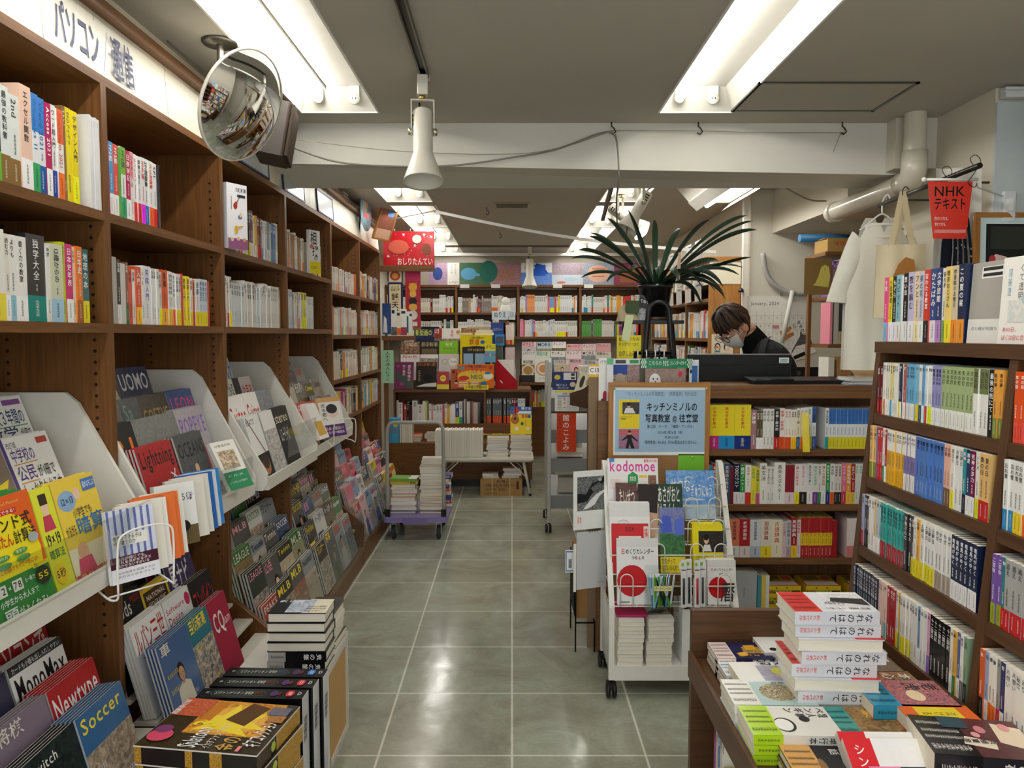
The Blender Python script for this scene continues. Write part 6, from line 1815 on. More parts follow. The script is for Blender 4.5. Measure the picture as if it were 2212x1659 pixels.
row1 = [dict(c='7a3460', s=ART[0][2], look='purple art', w=.2, h=.285, n=2), dict(skip=.02), dict(c='1c1814', s='R 0 0 1 1 1c1814;T .05 .84 .95 .97 b86a3a 芸術新潮;f .1 .15 .9 .8 14100c 2a241e;P e0dcd0 0 .1 1 .1 1 .25 .4 .2;E .6 .4 .25 .16 100c0a;V .1 .3 .22 .7 c8a070 本阿弥光悦', look='black and brown', w=.21, h=.285, n=2), dict(c='b8202a', s='R 0 0 1 1 b8242c;f 0 .3 1 1 c8302c 8a3a4a;E .5 .62 .25 .18 f0d84a;T .32 .56 .68 .68 8a1a1a 和菓子;R 0 0 1 .28 e0c83a', look='small red', w=.125, h=.185, n=1, t=.014), dict(skip=.01), dict(c='b85a34', s='R 0 0 1 1 b85a34;E .2 .86 .1 .07 1c1c1c;E .5 .6 .14 .1 1c1c1c;E .5 .6 .11 .08 b85a34;E .5 .4 .2 .06 1c1c1c;E .5 .3 .24 .05 e8d8c8;E .5 .74 .08 .06 1c1c1c', look='terracotta', w=.14, h=.21, n=1, t=.022), dict(c='2f6a9a', s='R 0 0 1 1 2f6a9a;E .6 .7 .2 .14 c83a3a;P e8e4da .5 .2 .9 .2 .8 .5 .6 .5', look='blue', w=.12, h=.21, n=1)]
face_row(row1, -1.215, 7.89, 0.931, 'on island top, front row', tilt=10, name='art_magazine', kind='art book', face='F', copies=1, t=.01)
row2 = [dict(c='e8e4e0', s='R 0 0 1 1 ece8e4;T .1 .85 .9 .95 c84a5a 和の色', look='pale', w=.2, h=.27), dict(c='d8d4d0', s='F 0 0 1 1 3a302a d8d0c8;R 0 .85 1 1 f0eeea', look='grey-topped', w=.19, h=.27), dict(c='d8d6d2', s='R 0 0 1 1 d4d0cc;E .72 .7 .2 .16 f4f4f0;T .56 .66 .9 .75 222 Casa;E .3 .7 .14 .1 8a8a86;E .3 .7 .12 .085 d4d0cc', look='grey line-art', w=.21, h=.275), dict(c='5a5a5c', s='F 0 0 1 1 4a4a4c 6a6a6e;T .1 .55 .9 .68 c8c8cc アントワープ', look='dark grey', w=.17, h=.26)]
face_row(row2, -1.17, 8.025, 1.021, 'on island riser, second row', tilt=10, name='art_magazine', kind='art book', face='F', copies=1, t=.01)
row3 = [dict(c='2a201c', s='F 0 0 1 1 1c1410 c8a080;T .2 .82 .9 .95 e8d8c0 三国志', look='sepia', w=.2, h=.27), dict(c='2a221c', s='R 0 0 1 1 2a221c;T .06 .78 .94 .93 c8b898 芸術新潮;f .1 .1 .9 .7 4a3a2a 8a7a5a', look='dark brown', w=.2, h=.28), dict(c='8ac81e', s='R 0 0 1 1 8ac820;B .32 .78 .72 .93 f4f6e8 モネ;T .2 .66 .85 .73 2a4a1a ガイドブック', look='lime green', w=.2, h=.28), dict(c='1c1c1c', s='R 0 0 1 1 1a1a1a;E .7 .55 .3 .2 5a8a3a;E .7 .55 .24 .16 e8e0c8', look='black', w=.2, h=.28)]
face_row(row3, -1.19, 8.19, 1.151, 'on island riser, third row', tilt=10, name='art_magazine', kind='art book', face='F', copies=1, t=.01)
row4 = [dict(c='e6dcdc', k='l', w=.1, h=.27), dict(c='24304a', s='F 0 0 1 1 2a3a6a 1c2438;B .06 .72 .94 .95 d8e06a 新版画の', look='navy print', w=.21, h=.28), dict(c='a83a30', k='p', w=.08), dict(c='e8e0d4', s='R 0 .6 1 1 f0ece6;F 0 0 1 .6 3a2a24 d8b8a0;E .85 .85 .12 .08 d8a040;V .45 .65 .6 .95 d86a7a 鳥獣', look='cream portrait', w=.21, h=.285), dict(c='3a2a2a', s='F 0 0 1 1 5a3a2a c8904a', look='dark painting', w=.19, h=.28)]
face_row(row4, -1.17, 8.35, 1.281, 'on island riser, top row', tilt=8, name='art_magazine', kind='art book', face='F', copies=1, t=.01)
row5 = [dict(c='1c1c1c', s='R 0 0 1 1 16161a;P d8c840 .1 .6 .3 .9 .5 .6;E .6 .7 .14 .1 e8e0d0', look='black', w=.2, h=.3), dict(c='8a9aa0', k='p', w=.17), dict(c='3a4a4c', k='p', w=.12), dict(c='c8b898', s='R 0 0 1 1 cdbb9a;T .1 .6 .9 .75 6a5a3a ごえす', look='tan plastic-bagged', w=.26, h=.3)]
face_row(row5, -1.0, 8.45, 1.281, 'at back of island riser', tilt=4, name='art_magazine', kind='art book', face='F', copies=1, t=.008)
# yellow cardboard display
t = root('cardboard_display', (-0.37, 7.955, 0.931), label='yellow cardboard train-book display with orange lettered front panel', cat='display')
m = M()
m.box(-0.165, 0.0, 0.0, 0.165, 0.055, 0.56, 'ecd81e', 'card')
p = Print(m, (-0.165, -0.0004, 0), (0.33, 0, 0), (0, 0, 0.56), (0, -1, 0))
p.poly([(.06, .2), (.94, .2), (.94, .78), (.5, .8), (.06, .78)], '222224')
p.text(.3, .93, .75, .97, '小学館の図鑑NEO', '333', 1)
p.text(.28, .82, .6, .92, '鉄道', 'c8281e', 2)
p.disc(.7, .87, .07, .035, '1f6ab8')
p.text(.22, .7, .9, .75, 'ガチャNEOトレー', 'e8c83a', 1)
p.rect(.1, .25, .4, .66, '8ab8d8')
p.rect(.46, .25, .78, .66, '8ab8d8')
m.build('backing_board', t)
m = M()
m.box(-0.19, -0.09, 0.02, 0.185, -0.005, 0.26, 'e8762a', 'card')
p = Print(m, (-0.19, -0.0904, 0.02), (0.375, 0, 0), (0, 0, 0.24), (0, -1, 0))
p.disc(.5, .5, .5, .26, 'f0c83a')
p.text(.2, .85, .82, .97, '小学館の図鑑NEO', '2a2a5a', 1)
p.text(.36, .62, .7, .82, 'ガチャ', 'd8306a', 2)
p.text(.36, .36, .7, .58, 'NEO', '1f7a5a', 2)
p.disc(.84, .5, .13, .14, 'f4f0ea')
p.rect(.76, .58, .9, .68, '2a8ab0')
p.disc(.18, .42, .14, .1, 'd83a2a')
for i in range(3):
 p.rect(.04, .06 + i * .08, .3, .1 + i * .08, 'f4e0c0')
 p.rect(.36, .06 + i * .08, .58, .1 + i * .08, 'd8dce0')
p.disc(.72, .16, .09, .12, '2a78b8')
p.disc(.12, .85, .1, .1, '4a4a52', 'photo_fine', 'a8a8a8')
p.rect(.86, .8, .97, .96, 'c83a3a')
m.build('front_panel', t)
m = M()
m.box(-0.12, -0.094, 0.002, 0.13, -0.0905, 0.049, 'f4e23a', 'card')
p = Print(m, (-0.12, -0.0944, 0.002), (0.25, 0, 0), (0, 0, 0.049), (0, -1, 0))
p.text(.05, .15, .95, .85, '小学館の図鑑NEO', '222', 1)
m.build('price_card', t)
m = M()
m.box(0.09, -0.02, 0.28, 0.2, -0.012, 0.47, '6ab0d8', 'card')
p = Print(m, (0.09, -0.0204, 0.28), (0.11, 0, 0), (0, 0, 0.19), (0, -1, 0))
p.rect(0, .62, 1, 1, 'f0e83a')
p.text(.05, .7, .95, .95, '10種ぜんぶ', '222', 1)
for i in range(5):
 p.disc(.15 + .18 * i, .4, .08, .08, ('e85a5a', '5a8ae8', 'e8c84a', '5ab86a', 'b86ac8')[i])
m.build('side_card', t)
for i, (z, c, w_, nm) in enumerate(((1.492, 'a82a2a', .15, 'dark red box on top of yellow display'), (1.492, 'efe6d0', .2, 'cream book laid on top of yellow display, lowest'), (1.52, 'f2ecda', .17, 'cream book laid on top of yellow display, upper'))):
 x = (-0.48, -0.29, -0.29)[i]
 lying('book', w_, 0.1, 0.026, (x, 8.055, z), 0.0, c, '', None, hard=True, flip=True, label=nm, cat='book')
 # red magazine file with a card rack behind
t = root('magazine_file', (-0.07, 8.0, 0.931), label='red slant-cut magazine file holding upright papers', cat='file')
m = M()
for y0_ in (0.0, 0.07):
 m.prism([(-0.105, 0.0), (0.125, 0.0), (0.125, 0.08), (-0.09, 0.31), (-0.105, 0.31)], y0_, y0_ + 0.004, 'b41f2c', 'card', 1)
m.box(-0.105, 0.0041, 0.0, 0.125, 0.0699, 0.003, 'b41f2c', 'card')
m.box(0.121, 0.0041, 0.003, 0.125, 0.0699, 0.08, 'b41f2c', 'card')
m.build('box', t)
m = M()
p = Print(m, (-0.06, -0.0003, 0.05), (0.05, 0, 0), (0, 0, 0.05), (0, -1, 0))
p.poly([(.0, .9), (.2, .5), (.6, .1), (.7, .2), (.5, .6)], 'f0e8e8')
m.build('white_mark', t)
for i in range(6):
 o = M().box(0, 0, 0, 0.17 - i * .008, 0.006, 0.30 - 0.02 * i, ('efece4', 'd8d4cc', 'f4f2ea', 'e0dcd4', 'c8b8b0', 'f0eee8')[i], 'pages').build('booklet', None, (-0.15 + i * 0.012, 8.012 + i * 0.0085, 0.9355))
 enlist(o, 'pale', 'booklet', 'standing in red magazine file', order='from the front')
 # colouring-book tower with its sign
t = root('display_tower', (-0.09, 8.3, 0), label='slim display tower with blue packs under a hand-lettered sign', cat='display stand')
M().lathe([(0, .931), (0.11, .931), (0.11, 0.94), (0.02, 0.95), (0.02, 1.62), (0, 1.62)], '3a3a3a', 'metal', 20).build('column', t)
m = M()
m.box(-0.135, -0.09, 1.385, 0.0, -0.06, 1.625, '23418a', 'plastic')
p = Print(m, (-0.135, -0.0903, 1.385), (0.135, 0, 0), (0, 0, 0.24), (0, -1, 0))
p.text(.12, .62, .92, .76, 'ぷるぱずルート', 'b8c4e8', 0)
m.build('blue_pack', t)
m = M()
m.box(-0.09, -0.11, 1.38, 0.01, -0.091, 1.5, '2a8ad0', 'plastic')
p = Print(m, (-0.09, -0.1103, 1.38), (0.1, 0, 0), (0, 0, 0.12), (0, -1, 0))
p.rect(.12, .2, .88, .8, '1c2438', 'photo_fine', '4a5a6a')
m.build('small_pack', t)
for i in range(4):
 m = M()
 m.box(0.025 + i * 0.022, -0.09, 1.39, 0.045 + i * 0.022, 0.03, 1.6, ('f0d8d0', 'e8e4da', 'f4dcd4', 'efe6da')[i], 'paper')
 m.box(0.025 + i * 0.022, -0.0905, 1.39, 0.045 + i * 0.022, -0.0901, 1.44, ('d85a3a', 'e88a3a', 'c8303a', 'e8b04a')[i], 'paper')
 m.build('hanging_book', t)
m = M()
m.box(-0.12, -0.09, 1.0, -0.02, -0.05, 1.36, '5a6a4a', 'photo', '2a3024')
m.box(0.02, -0.09, 1.0, 0.12, -0.05, 1.36, 'c8d0d8', 'photo', 'e8b0a8')
m.build('lower_packs', t)
m = M()
m.box(-0.125, -0.05, 1.655, 0.05, -0.045, 1.75, 'd4e2ea', 'plastic')
p = Print(m, (-0.125, -0.0503, 1.655), (0.175, 0, 0), (0, 0, 0.095), (0, -1, 0))
p.text(.12, .2, .88, .85, 'ぬりえ', '16181c', 1)
m.build('sign_board', t)
m = M()
m.box(0.055, -0.05, 1.655, 0.125, -0.045, 1.75, 'd4e2ea', 'plastic')
p = Print(m, (0.055, -0.0503, 1.655), (0.07, 0, 0), (0, 0, 0.095), (0, -1, 0))
p.text(.1, .2, .9, .85, 'えほん', '16181c', 0)
m.build('sign_board', t)
m = M()
m.rbox(-0.04, -0.03, 1.6205, 0.04, 0.03, 1.6549, 0.01, '4a4a4c', 'plastic')
m.build('clamp', t)
m = M()
m.ball((0.02, 0.0, 1.79), (0.06, 0.05, 0.085), 'eceae2', 'cloth', 14, 10)
m.ball((0.02, -0.005, 1.885), (0.045, 0.045, 0.05), 'eceae2', 'cloth', 14, 8)
tag(m.build('plush_toy', None, (-0.09, 8.33, -0.035 + 0.0)), 'plain white plush toy on top of the display tower', 'toy')
# magazines on the back wall ledge
WM = ['サンキュ', 'オレンジ', 'レタスクラブ', 'クロワッサン', '発酵あん', '料理', '天然生活', 'MORE', 'ESSE', '暮らし', 'リンネル', '明日の友']
WC = ['f4dce0', 'e8b8c0', 'f2f0ec', 'c8d8e0', 'f4ece0', 'c83a5a', 'e8e0d4', 'd8e8d8', 'f0c8b8', 'f4f0ea']
lr = [dict(c='e8e0d0', s='R 0 .75 1 1 f0ece0;F 0 .35 1 .75 c8a060 3a2a1a;E .5 .5 .5 .25 e8d8c0;G .5 .5 .38 .18 d8b060 8a4a2a;R 0 0 1 .3 1c1c1e;T .1 .78 .9 .92 2a2420 料理', look='dark pasta', w=.15, h=.28), dict(c='f2efe8', s='R 0 0 1 1 f2efe8;E .5 .55 .45 .3 d8a89a;E .5 .55 .36 .24 f0e4cc;G .5 .55 .25 .16 e8c070 b84a2a;t .2 .1 .9 .2 666 スープとパン', look='white soup-plate', w=.2, h=.29)]
t = root('ledge', (0.1, 9.1, 0), label='stepped wooden magazine ledge at the foot of the back wall', cat='ledge')
for i in range(3):
 M().box(0.0, 0.12 * i, (0.9, 1.0, 1.1)[i], 1.28, 0.12 * i + 0.03, (0.93, 1.03, 1.13)[i], '777', 'wood', ax=0).build('step_board', t)
M().box(0.0, 0.301, 0.95, 1.28, 0.312, 1.2, '777', 'wood', ax=0).build('back_board', t)
for q in (0.0, 1.262):
 M().box(q, 0.0, 0.0, q + 0.018, 0.3, 0.8999, '777', 'wood').build('side_panel', t)
face_row(lr, 0.115, 9.105, 0.931, 'on back ledge, front row', tilt=9, name='cookery_magazine', kind='cookery magazine', face='F', copies=1)
for k in range(3):
 face_row(None, 0.12 + (0.38 if k == 0 else 0), (9.105, 9.225, 9.345)[k], (0.931, 1.031, 1.131)[k], ('front row beside soup cover', 'middle row', 'back row')[k] + ' on back ledge', tilt=9, name='cookery_magazine', kind='home magazine', face='F', copies=1, seed=81 + k, length=1.26 - (0.4 if k == 0 else 0), w=.185, h=.275, titles=WM, cols=WC)
 # painted posters leaning on top of the back bookcase
PA = ['f 0 0 .62 1 3a5ab0 e8b0a0;E .3 .5 .16 .3 22408a;P f0ece6 .64 0 1 0 1 1 .64 1;v .84 .4 .92 .95 555 子どもたちへ;v .72 .5 .8 .95 777 いのりの本;T .68 .05 .98 .16 444 いりゅう',
'F 0 0 1 1 2f6a5a 4a6a3a;E .3 .5 .26 .28 5aa0c8;P 5aa0c8 .5 .55 .8 .48 .8 .42 .5 .38;E .95 .6 .3 .5 1f6a5a',
'f 0 0 1 1 3a4a8a e0a080;f .1 .2 .8 .7 5a4a7a d89a5a', 'R 0 0 1 1 e8ecf2;f 0 0 1 .55 1f5ad0 8ab8f0;P 1f4ab8 .3 .5 .5 .98 .7 .9 .9 .5;f .3 .4 .8 .9 1f50c0 2a6ad8',
'f 0 .45 1 1 4a5a9a e0c0b0;f 0 0 1 .45 a8c0d8 e8ecf0;E .3 .1 .14 .06 d87a6a;E .6 .25 .2 .1 b8d0e0', 'f 0 0 1 1 2a4a7a d8dce4;G .5 .5 .36 .4 e8c8b0 e0a890;R .3 .7 .75 .74 c86a3a;R .25 .52 .75 .56 c86a3a;R .3 .36 .7 .4 c86a3a', 'f 0 0 1 1 c84a2a 2a4a8a;f .2 .1 .9 .8 d86a3a 5a6a4a']
for i, s in enumerate(PA):
 o = make_cover('painting', 0.372, 0.268, 0.004, 'eceae4', s)
 o.location = (-0.83 + i * 0.376, 9.41, 2.1012)
 o.rotation_euler = (R(-5), 0, 0)
 tag(o, ('orange and navy painted poster with white text strip', 'green painted poster with pale blue whale shape', 'purple and blue scribbled painted poster', 'bright blue splash painted poster', 'pale icy painted poster with white shapes', 'blue painted poster with pink round group', 'orange and dark scribbled painted poster behind plant')[i] + ' above back bookcase', 'painting', 'painted posters on the back bookcase')
 if i in (1, 2, 3, 4, 5):
  o = M().box(-0.055, 0, 0, 0.055, 0.001, 0.045, 'd8e4e8' if i == 3 else 'eeece6', 'paper').build('caption_card', None, (-0.95 + i * 0.376, 9.386, 2.06))
  enlist(o, 'small white', 'caption card', 'under painted posters')
m = M()
m.box(0, 0, 0, 2.9, 0.03, 0.035, 'e6e4de', 'enamel')
tag(m.build('ceiling_rail', None, (-1.4, 9.2, 2.43)), 'white rail across ceiling before the back wall', 'rail')
# ================================================================== posters at the end of the wall bookcase
tag(M().box(-1.2, 6.757, 2.05, -0.68, 6.8045, 2.1, '777', 'wood', ax=0).build('wooden_batten'), 'wooden batten at bookcase end carrying posters and banners', 'batten')
t = root('poster', (-1.13, 6.805, 0.0), label='red snowflake poster with white Japanese title at bookcase end', cat='poster')
m = M()
m.box(0, 0, 2.09, 0.45, 0.004, 2.40, 'cc1f2c', 'gloss')
p = Print(m, (0, 0, 2.09), (0.45, 0, 0), (0, 0, 0.31), (0, -1, 0))
r = random.Random(4)
for i in range(22):
 p.disc(r.uniform(.05, .97), r.uniform(.25, .97), .006, .009, 'f4f0f0', n=8)
for cx_, cy_ in ((.4, .9), (.94, .84), (.8, .9), (.62, .6), (.1, .3)):
 for a in range(3):
  an = a * pi / 3
  dx, dy = .03 * cos(an), .045 * sin(an)
  nx, ny = -.004 * sin(an), .006 * cos(an)
  p.poly([(cx_ - dx - nx, cy_ - dy - ny), (cx_ + dx - nx, cy_ + dy - ny), (cx_ + dx + nx, cy_ + dy + ny), (cx_ - dx + nx, cy_ - dy + ny)], 'f4eeee')
p.disc(.3, .56, .2, .2, 'd8604a')
p.disc(.84, .5, .09, .16, '8a4a32')
p.disc(.66, .78, .09, .12, 'e8dcd0')
p.text(.27, .05, .97, .24, 'おしりたんてい', 'f4eee6', 2)
p.rect(0, 0, 1, .035, 'f2eeea')
m.build('print', t)
m = M()
for xx in (0.1, 0.24, 0.4):
 m.tube([(xx, 0.002, 2.4), (xx, 0.002, 2.415), (xx + 0.004, 0.002, 2.42)], 0.004, 'e8e4da', 'plastic', 6)
m.build('hanging_clip', t)
def vbanner(x, y, z0, z1, w_, c, spec, label):
 m = M()
 m.box(0, 0, z0, w_, 0.003, z1, c, 'gloss')
 Print(m, (0, 0, z0), (w_, 0, 0), (0, 0, z1 - z0), (0, -1, 0)).run(spec)
 tag(m.build('banner', None, (x, y, 0)), label, 'banner')
vbanner(-1.095, 6.805, 1.96, 2.085, 0.135, 'f0e4c8', 'R 0 0 1 1 f0e2c4;R 0 0 .08 1 3a2a20;R .92 0 1 1 3a2a20;E .5 .42 .34 .34 d8402a;E .5 .42 .2 .2 e8b84a', 'cream card with red round bird badge below red poster')
vbanner(-1.095, 6.805, 1.63, 1.955, 0.135, '1f2a5c', 'R 0 0 1 1 1f2a5c;R .1 .02 .86 .95 e4d4a8;T .2 .84 .75 .91 5a4a2a ふしぎ;T .2 .76 .8 .83 5a4a2a 駄菓子屋;X .24 .08 .72 .72 1c1a18 銭天堂', 'navy-edged banner with brush lettering by the bookcase end')
vbanner(-0.94, 6.805, 1.54, 2.075, 0.135, 'a81f3a', 'R 0 0 1 1 b0223c;R 0 .8 1 1 c8245a;f 0 .1 1 .8 a81f34 b82a3a;E .5 .7 .28 .07 e8a83a;P e8a83a .26 .72 .34 .72 .28 .79;P e8a83a .66 .72 .74 .72 .72 .79;E .5 .585 .22 .055 e8b04a;P e8b04a .3 .6 .38 .6 .32 .65;P e8b04a .62 .6 .7 .6 .68 .65;E .5 .47 .26 .06 26201e;E .5 .37 .28 .06 e8b04a;E .5 .24 .3 .08 d8d4d0;E .5 .22 .2 .05 f0dcd0;R .22 .06 .78 .13 f0e8e0;R 0 0 1 .035 8a6a3a', 'tall crimson banner with stacked cat faces beside navy-edged banner')
m = M()
m.box(0, 0, 0, 0.105, 0.002, 0.29, 'a8d8b0', 'paper')
Print(m, (0, 0, 0), (0.105, 0, 0), (0, 0, 0.29), (0, -1, 0)).run('v .3 .05 .72 .97 1c2a1e 人生の達人にきく')
tag(m.build('paper_sign', None, (-1.148, 6.765, 1.07)), 'pale green hand-lettered paper sign on bookcase end', 'sign')
t = root('round_card', (-1.11, 5.9, 2.236), (0, 0, R(86)), 'oval light blue lanyard-hung card on bookcase header', 'card')
m = M()
m.T = MX.Translation((0, 0, 0.2)) @ MX.Rotation(pi / 2, 4, 'X')
m.lathe([(0, 0.0), (0.155, 0.0), (0.155, 0.005), (0, 0.005)], 'a8d4e8', 'gloss', 32)
m.T = None
p = Print(m, (-0.155, -0.0052, 0.045), (0.31, 0, 0), (0, 0, 0.31), (0, -1, 0))
p.disc(.4, .6, .2, .3, 'f4e8d8')
p.rect(.2, .3, .8, .45, 'd83a4a')
p.disc(.6, .7, .1, .12, 'e8c89a')
m.build('disc', t)
m = M()
m.tube([(-0.02, 0.03, 0.3), (0.03, 0.06, 0.02)], 0.006, '26241f', 'plastic', 6)
m.build('prop', t)
t = root('framed_picture', (-1.06, 6.3, 2.26), (R(20), 0, R(66)), 'tilted wooden picture frame perched on the bookcase header', 'picture frame')
m = M()
for a, b, c, d in ((-0.12, 0, 0.12, 0.014), (-0.12, 0.326, 0.12, 0.34), (-0.12, 0.0141, -0.106, 0.3259), (0.106, 0.0141, 0.12, 0.3259)):
 m.box(a, 0, b, c, 0.018, d, '777', 'wood_light')
m.build('frame', t)
m = M()
m.box(-0.106, 0.006, 0.0141, 0.106, 0.012, 0.3259, 'b8402e', 'paper')
Print(m, (-0.106, 0.0058, 0.0141), (0.212, 0, 0), (0, 0, 0.312), (0, -1, 0)).run('f 0 0 1 1 a84a3a 6a5a4a;R .5 .6 .9 .85 5a8ac0;R 0 0 1 .25 d8a890')
m.build('picture', t)
pile(3, (-1.27, 5.5, 2.4335), 0.2, 0.14, 0.02, ['2a2826', 'd8d4cc'], 'lying on bookcase cornice', 47, 0.01, False, 'booklet', 'booklet')
# books and packets hanging at the end of the wall bookcase (white back covers)
for i, (x, z, h, w_, c, s, lk) in enumerate(((-1.10, 1.5, .27, .075, '22407a', 'F 0 0 1 1 22407a 2a508a;P e8e8ea .1 .05 .6 .05 .5 .5 .2 .6', 'blue cat'), (-1.035, 1.49, .24, .05, 'f0f0ec', 'R 0 0 1 1 f0f0ec;R .1 .8 .6 .92 222;F 0 0 1 .3 2a2a2a 888', 'white and black'), (-1.0, 1.495, .21, .05, 'efe6cc', 'R 0 0 1 1 efe6cc;R 0 0 1 .28 e8702a;R .2 .8 .8 .92 333', 'cream and orange'), (-0.955, 1.492, .23, .06, 'f4f4f0', 'R 0 0 1 1 f4f4f0;R 0 0 1 .3 a83a5a;R .2 .82 .8 .92 333', 'white and crimson'), (-0.90, 1.49, .21, .05, 'f0f2f0', 'R 0 0 1 1 f0f2f0;R 0 .1 .3 .8 1f7a78;R .5 .8 .9 .9 333;R 0 0 1 .1 f0ecb0', 'white and teal'))):
 o = make_cover('softcover_book', w_, h, 0.012, c, s)
 o.location = (x, 6.76 + i * 0.004, z)
 tag(o, f'{lk} book shown by its back cover on rack at bookcase end', 'book', None)
t = root('book_holder', (-1.0, 6.765, 1.445), label='small wooden ledge with back-cover books at bookcase end', cat='ledge')
M().box(-0.145, 0.0, 0.0, 0.145, 0.06, 0.04, '777', 'wood', ax=0).build('ledge_board', t)
m = M()
m.box(-0.14, 0.06, -1.35, -0.1, 0.08, 0.04, '777', 'wood')
m.build('post', t)
# ================================================================== wire display rack on casters
WH = 'e9e7df'
t = root('wire_rack', (0.665, 3.24, 0), label='white wire display rack on black casters, full of calendars and books', cat='rack')
RXL, RXR = -0.255, 0.255
for s, x in ((0, RXL), (1, RXR)):
 m = M()
 m.box(x - 0.011, 0.14, 0.075, x + 0.011, 0.162, 0.94, WH, 'enamel')
 m.build('rear_post', t)
 m = M()
 m.add([(x - 0.011, -0.155, 0.075), (x + 0.011, -0.155, 0.075), (x + 0.011, -0.133, 0.075), (x - 0.011, -0.133, 0.075),
 (x - 0.011, -0.155, 0.38), (x + 0.011, -0.155, 0.38), (x + 0.011, -0.133, 0.385), (x - 0.011, -0.133, 0.385),
 (x - 0.011, 0.115, 0.93), (x + 0.011, 0.115, 0.93), (x + 0.011, 0.139, 0.94), (x - 0.011, 0.139, 0.94)],
 [(0, 3, 2, 1), (0, 1, 5, 4), (1, 2, 6, 5), (2, 3, 7, 6), (3, 0, 4, 7), (4, 5, 9, 8), (5, 6, 10, 9), (6, 7, 11, 10), (7, 4, 8, 11), (8, 9, 10, 11)], WH, 'enamel')
 m.build('front_post', t)
 for y in (-0.144, 0.151):
  c = M().tube([(x, y, 0.075), (x, y, 0.062)], 0.006, '222', 'metal', 8).build('caster', t)
  m = M()
  for q in (-0.013, 0.013):
   m.T = MX.Translation((x + q, y - 0.006, 0.031)) @ MX.Rotation(pi / 2, 4, 'Y')
   m.lathe([(0, -0.008), (0.027, -0.008), (0.03, -0.003), (0.03, 0.004), (0.025, 0.008), (0, 0.008)], '17171a', 'plastic', 18)
  m.build('wheel', c)
  m = M()
  m.rbox(x - 0.02, y - 0.022, 0.04, x + 0.02, y + 0.016, 0.066, 0.008, '1b1b1e', 'plastic')
  m.build('hood', c)
m = M()
m.box(RXL + 0.011, -0.155, 0.128, RXR - 0.011, 0.16, 0.136, WH, 'enamel')
m.box(RXL + 0.011, -0.158, 0.075, RXR - 0.011, -0.1551, 0.136, WH, 'enamel')
m.build('bottom_shelf', t)
TIER = [(-0.15, 0.385, 0.135), (-0.09, 0.50, 0.13), (-0.035, 0.61, 0.11), (0.02, 0.70, 0.1), (0.075, 0.79, 0.09)]   # y of the wire front, z of its floor, height of its loops
for k, (y, z, h) in enumerate(TIER):
 m = M()
 m.tube([(RXL, y, z), (RXR, y, z)], 0.003, WH, 'enamel', 6)
 m.tube([(RXL, y, z + h * 0.62), (RXR, y, z + h * 0.62)], 0.003, WH, 'enamel', 6)
 m.tube([(RXL, y + 0.052, z), (RXR, y + 0.052, z)], 0.003, WH, 'enamel', 6)
 for i in range(7):
  x = RXL + 0.03 + i * 0.075
  m.tube([(x, y, z), (x, y + 0.052, z)], 0.0022, WH, 'enamel', 6)
 for x in (RXL + 0.06, RXL + 0.2, RXL + 0.36, RXL + 0.46):
  w_ = 0.026
  m.tube([(x - w_, y - 0.003, z)] + [(x - w_ * cos(a), y - 0.003, z + h - w_ + w_ * sin(a)) for a in [pi * j / 8 for j in range(9)]] + [(x + w_, y - 0.003, z)], 0.0026, WH, 'enamel', 7)
 m.build('wire_basket', t)
m = M()
for i in range(9):
 z = 0.2 + i * 0.083
 yf = -0.144 if z < 0.38 else -0.144 + (z - 0.38) * 0.48
 for x in (RXL, RXR):
  m.tube([(x, yf, z), (x, 0.15, z)], 0.0024, WH, 'enamel', 6)
m.build('side_wires', t)
m = M()
for x in (RXL,):
 for i in range(5):
  y = -0.1 + i * 0.05
  m.tube([(x - 0.006, y, 0.1), (x - 0.006, y, 0.36), (x - 0.006, y + 0.01, 0.375), (x - 0.006, y + 0.02, 0.36), (x - 0.006, y + 0.02, 0.1)], 0.002, WH, 'enamel', 5)
m.build('side_loops', t)
def rack_item(k, x, w, h, tt, c, s, label, n=1, tilt=13, name='book', cat='book', sp=None, dz=0.0):
 y, z, _ = TIER[k]
 for i in range(n):
  o = make_cover(name, w, h, tt, c, s if i == 0 else '', sp)
  o.location = (0.665 + x, 3.24 + y + 0.008 + i * (tt + 0.001), z + 0.004 + dz + i * 0.001)
  o.rotation_euler = (R(-tilt), 0, 0)
  if i == 0:
   tag(o, label, cat)
  else:
   enlist(o, 'spare', cat + ' copy', 'behind ' + ' '.join(label.split()[:7]), cat, order='from the front')
HIM = 'R 0 0 1 1 f2f2f0;R 0 .87 1 1 e4e4e2;B .1 .76 .2 .84 c8202a 日;B .21 .76 .9 .84 1c1c1e めくりカレンダー;T .36 .68 .5 .73 1c1c1e 令和;B .52 .675 .58 .735 c8202a 6;T .6 .68 .66 .73 1c1c1e 年;E .36 .36 .36 .24 c8141e;R .05 .03 .3 .05 888'
RED = 'R 0 0 1 1 f2f2f0;R 0 .8 1 1 e6e6e4;R .04 0 .96 .7 d0242a;R .22 0 .78 .52 f2efe8;T .38 .58 .6 .66 4a1414 2024;R .84 .35 .95 .66 f0d8d0;V .85 .37 .94 .64 c8242a 福寿;t .3 .1 .7 .3 555 辰年'
SMALLC = 'R 0 0 1 1 f2f2f0;R 0 .84 1 1 e4e4e2;T .12 .74 .22 .81 c8202a 日;T .23 .74 .92 .81 1c1c1e めくりカレンダー;T .4 .65 .7 .7 1c1c1e 令和6年;E .38 .38 .34 .24 c8141e;B .44 .06 .96 .46 3a3a3c 暦'
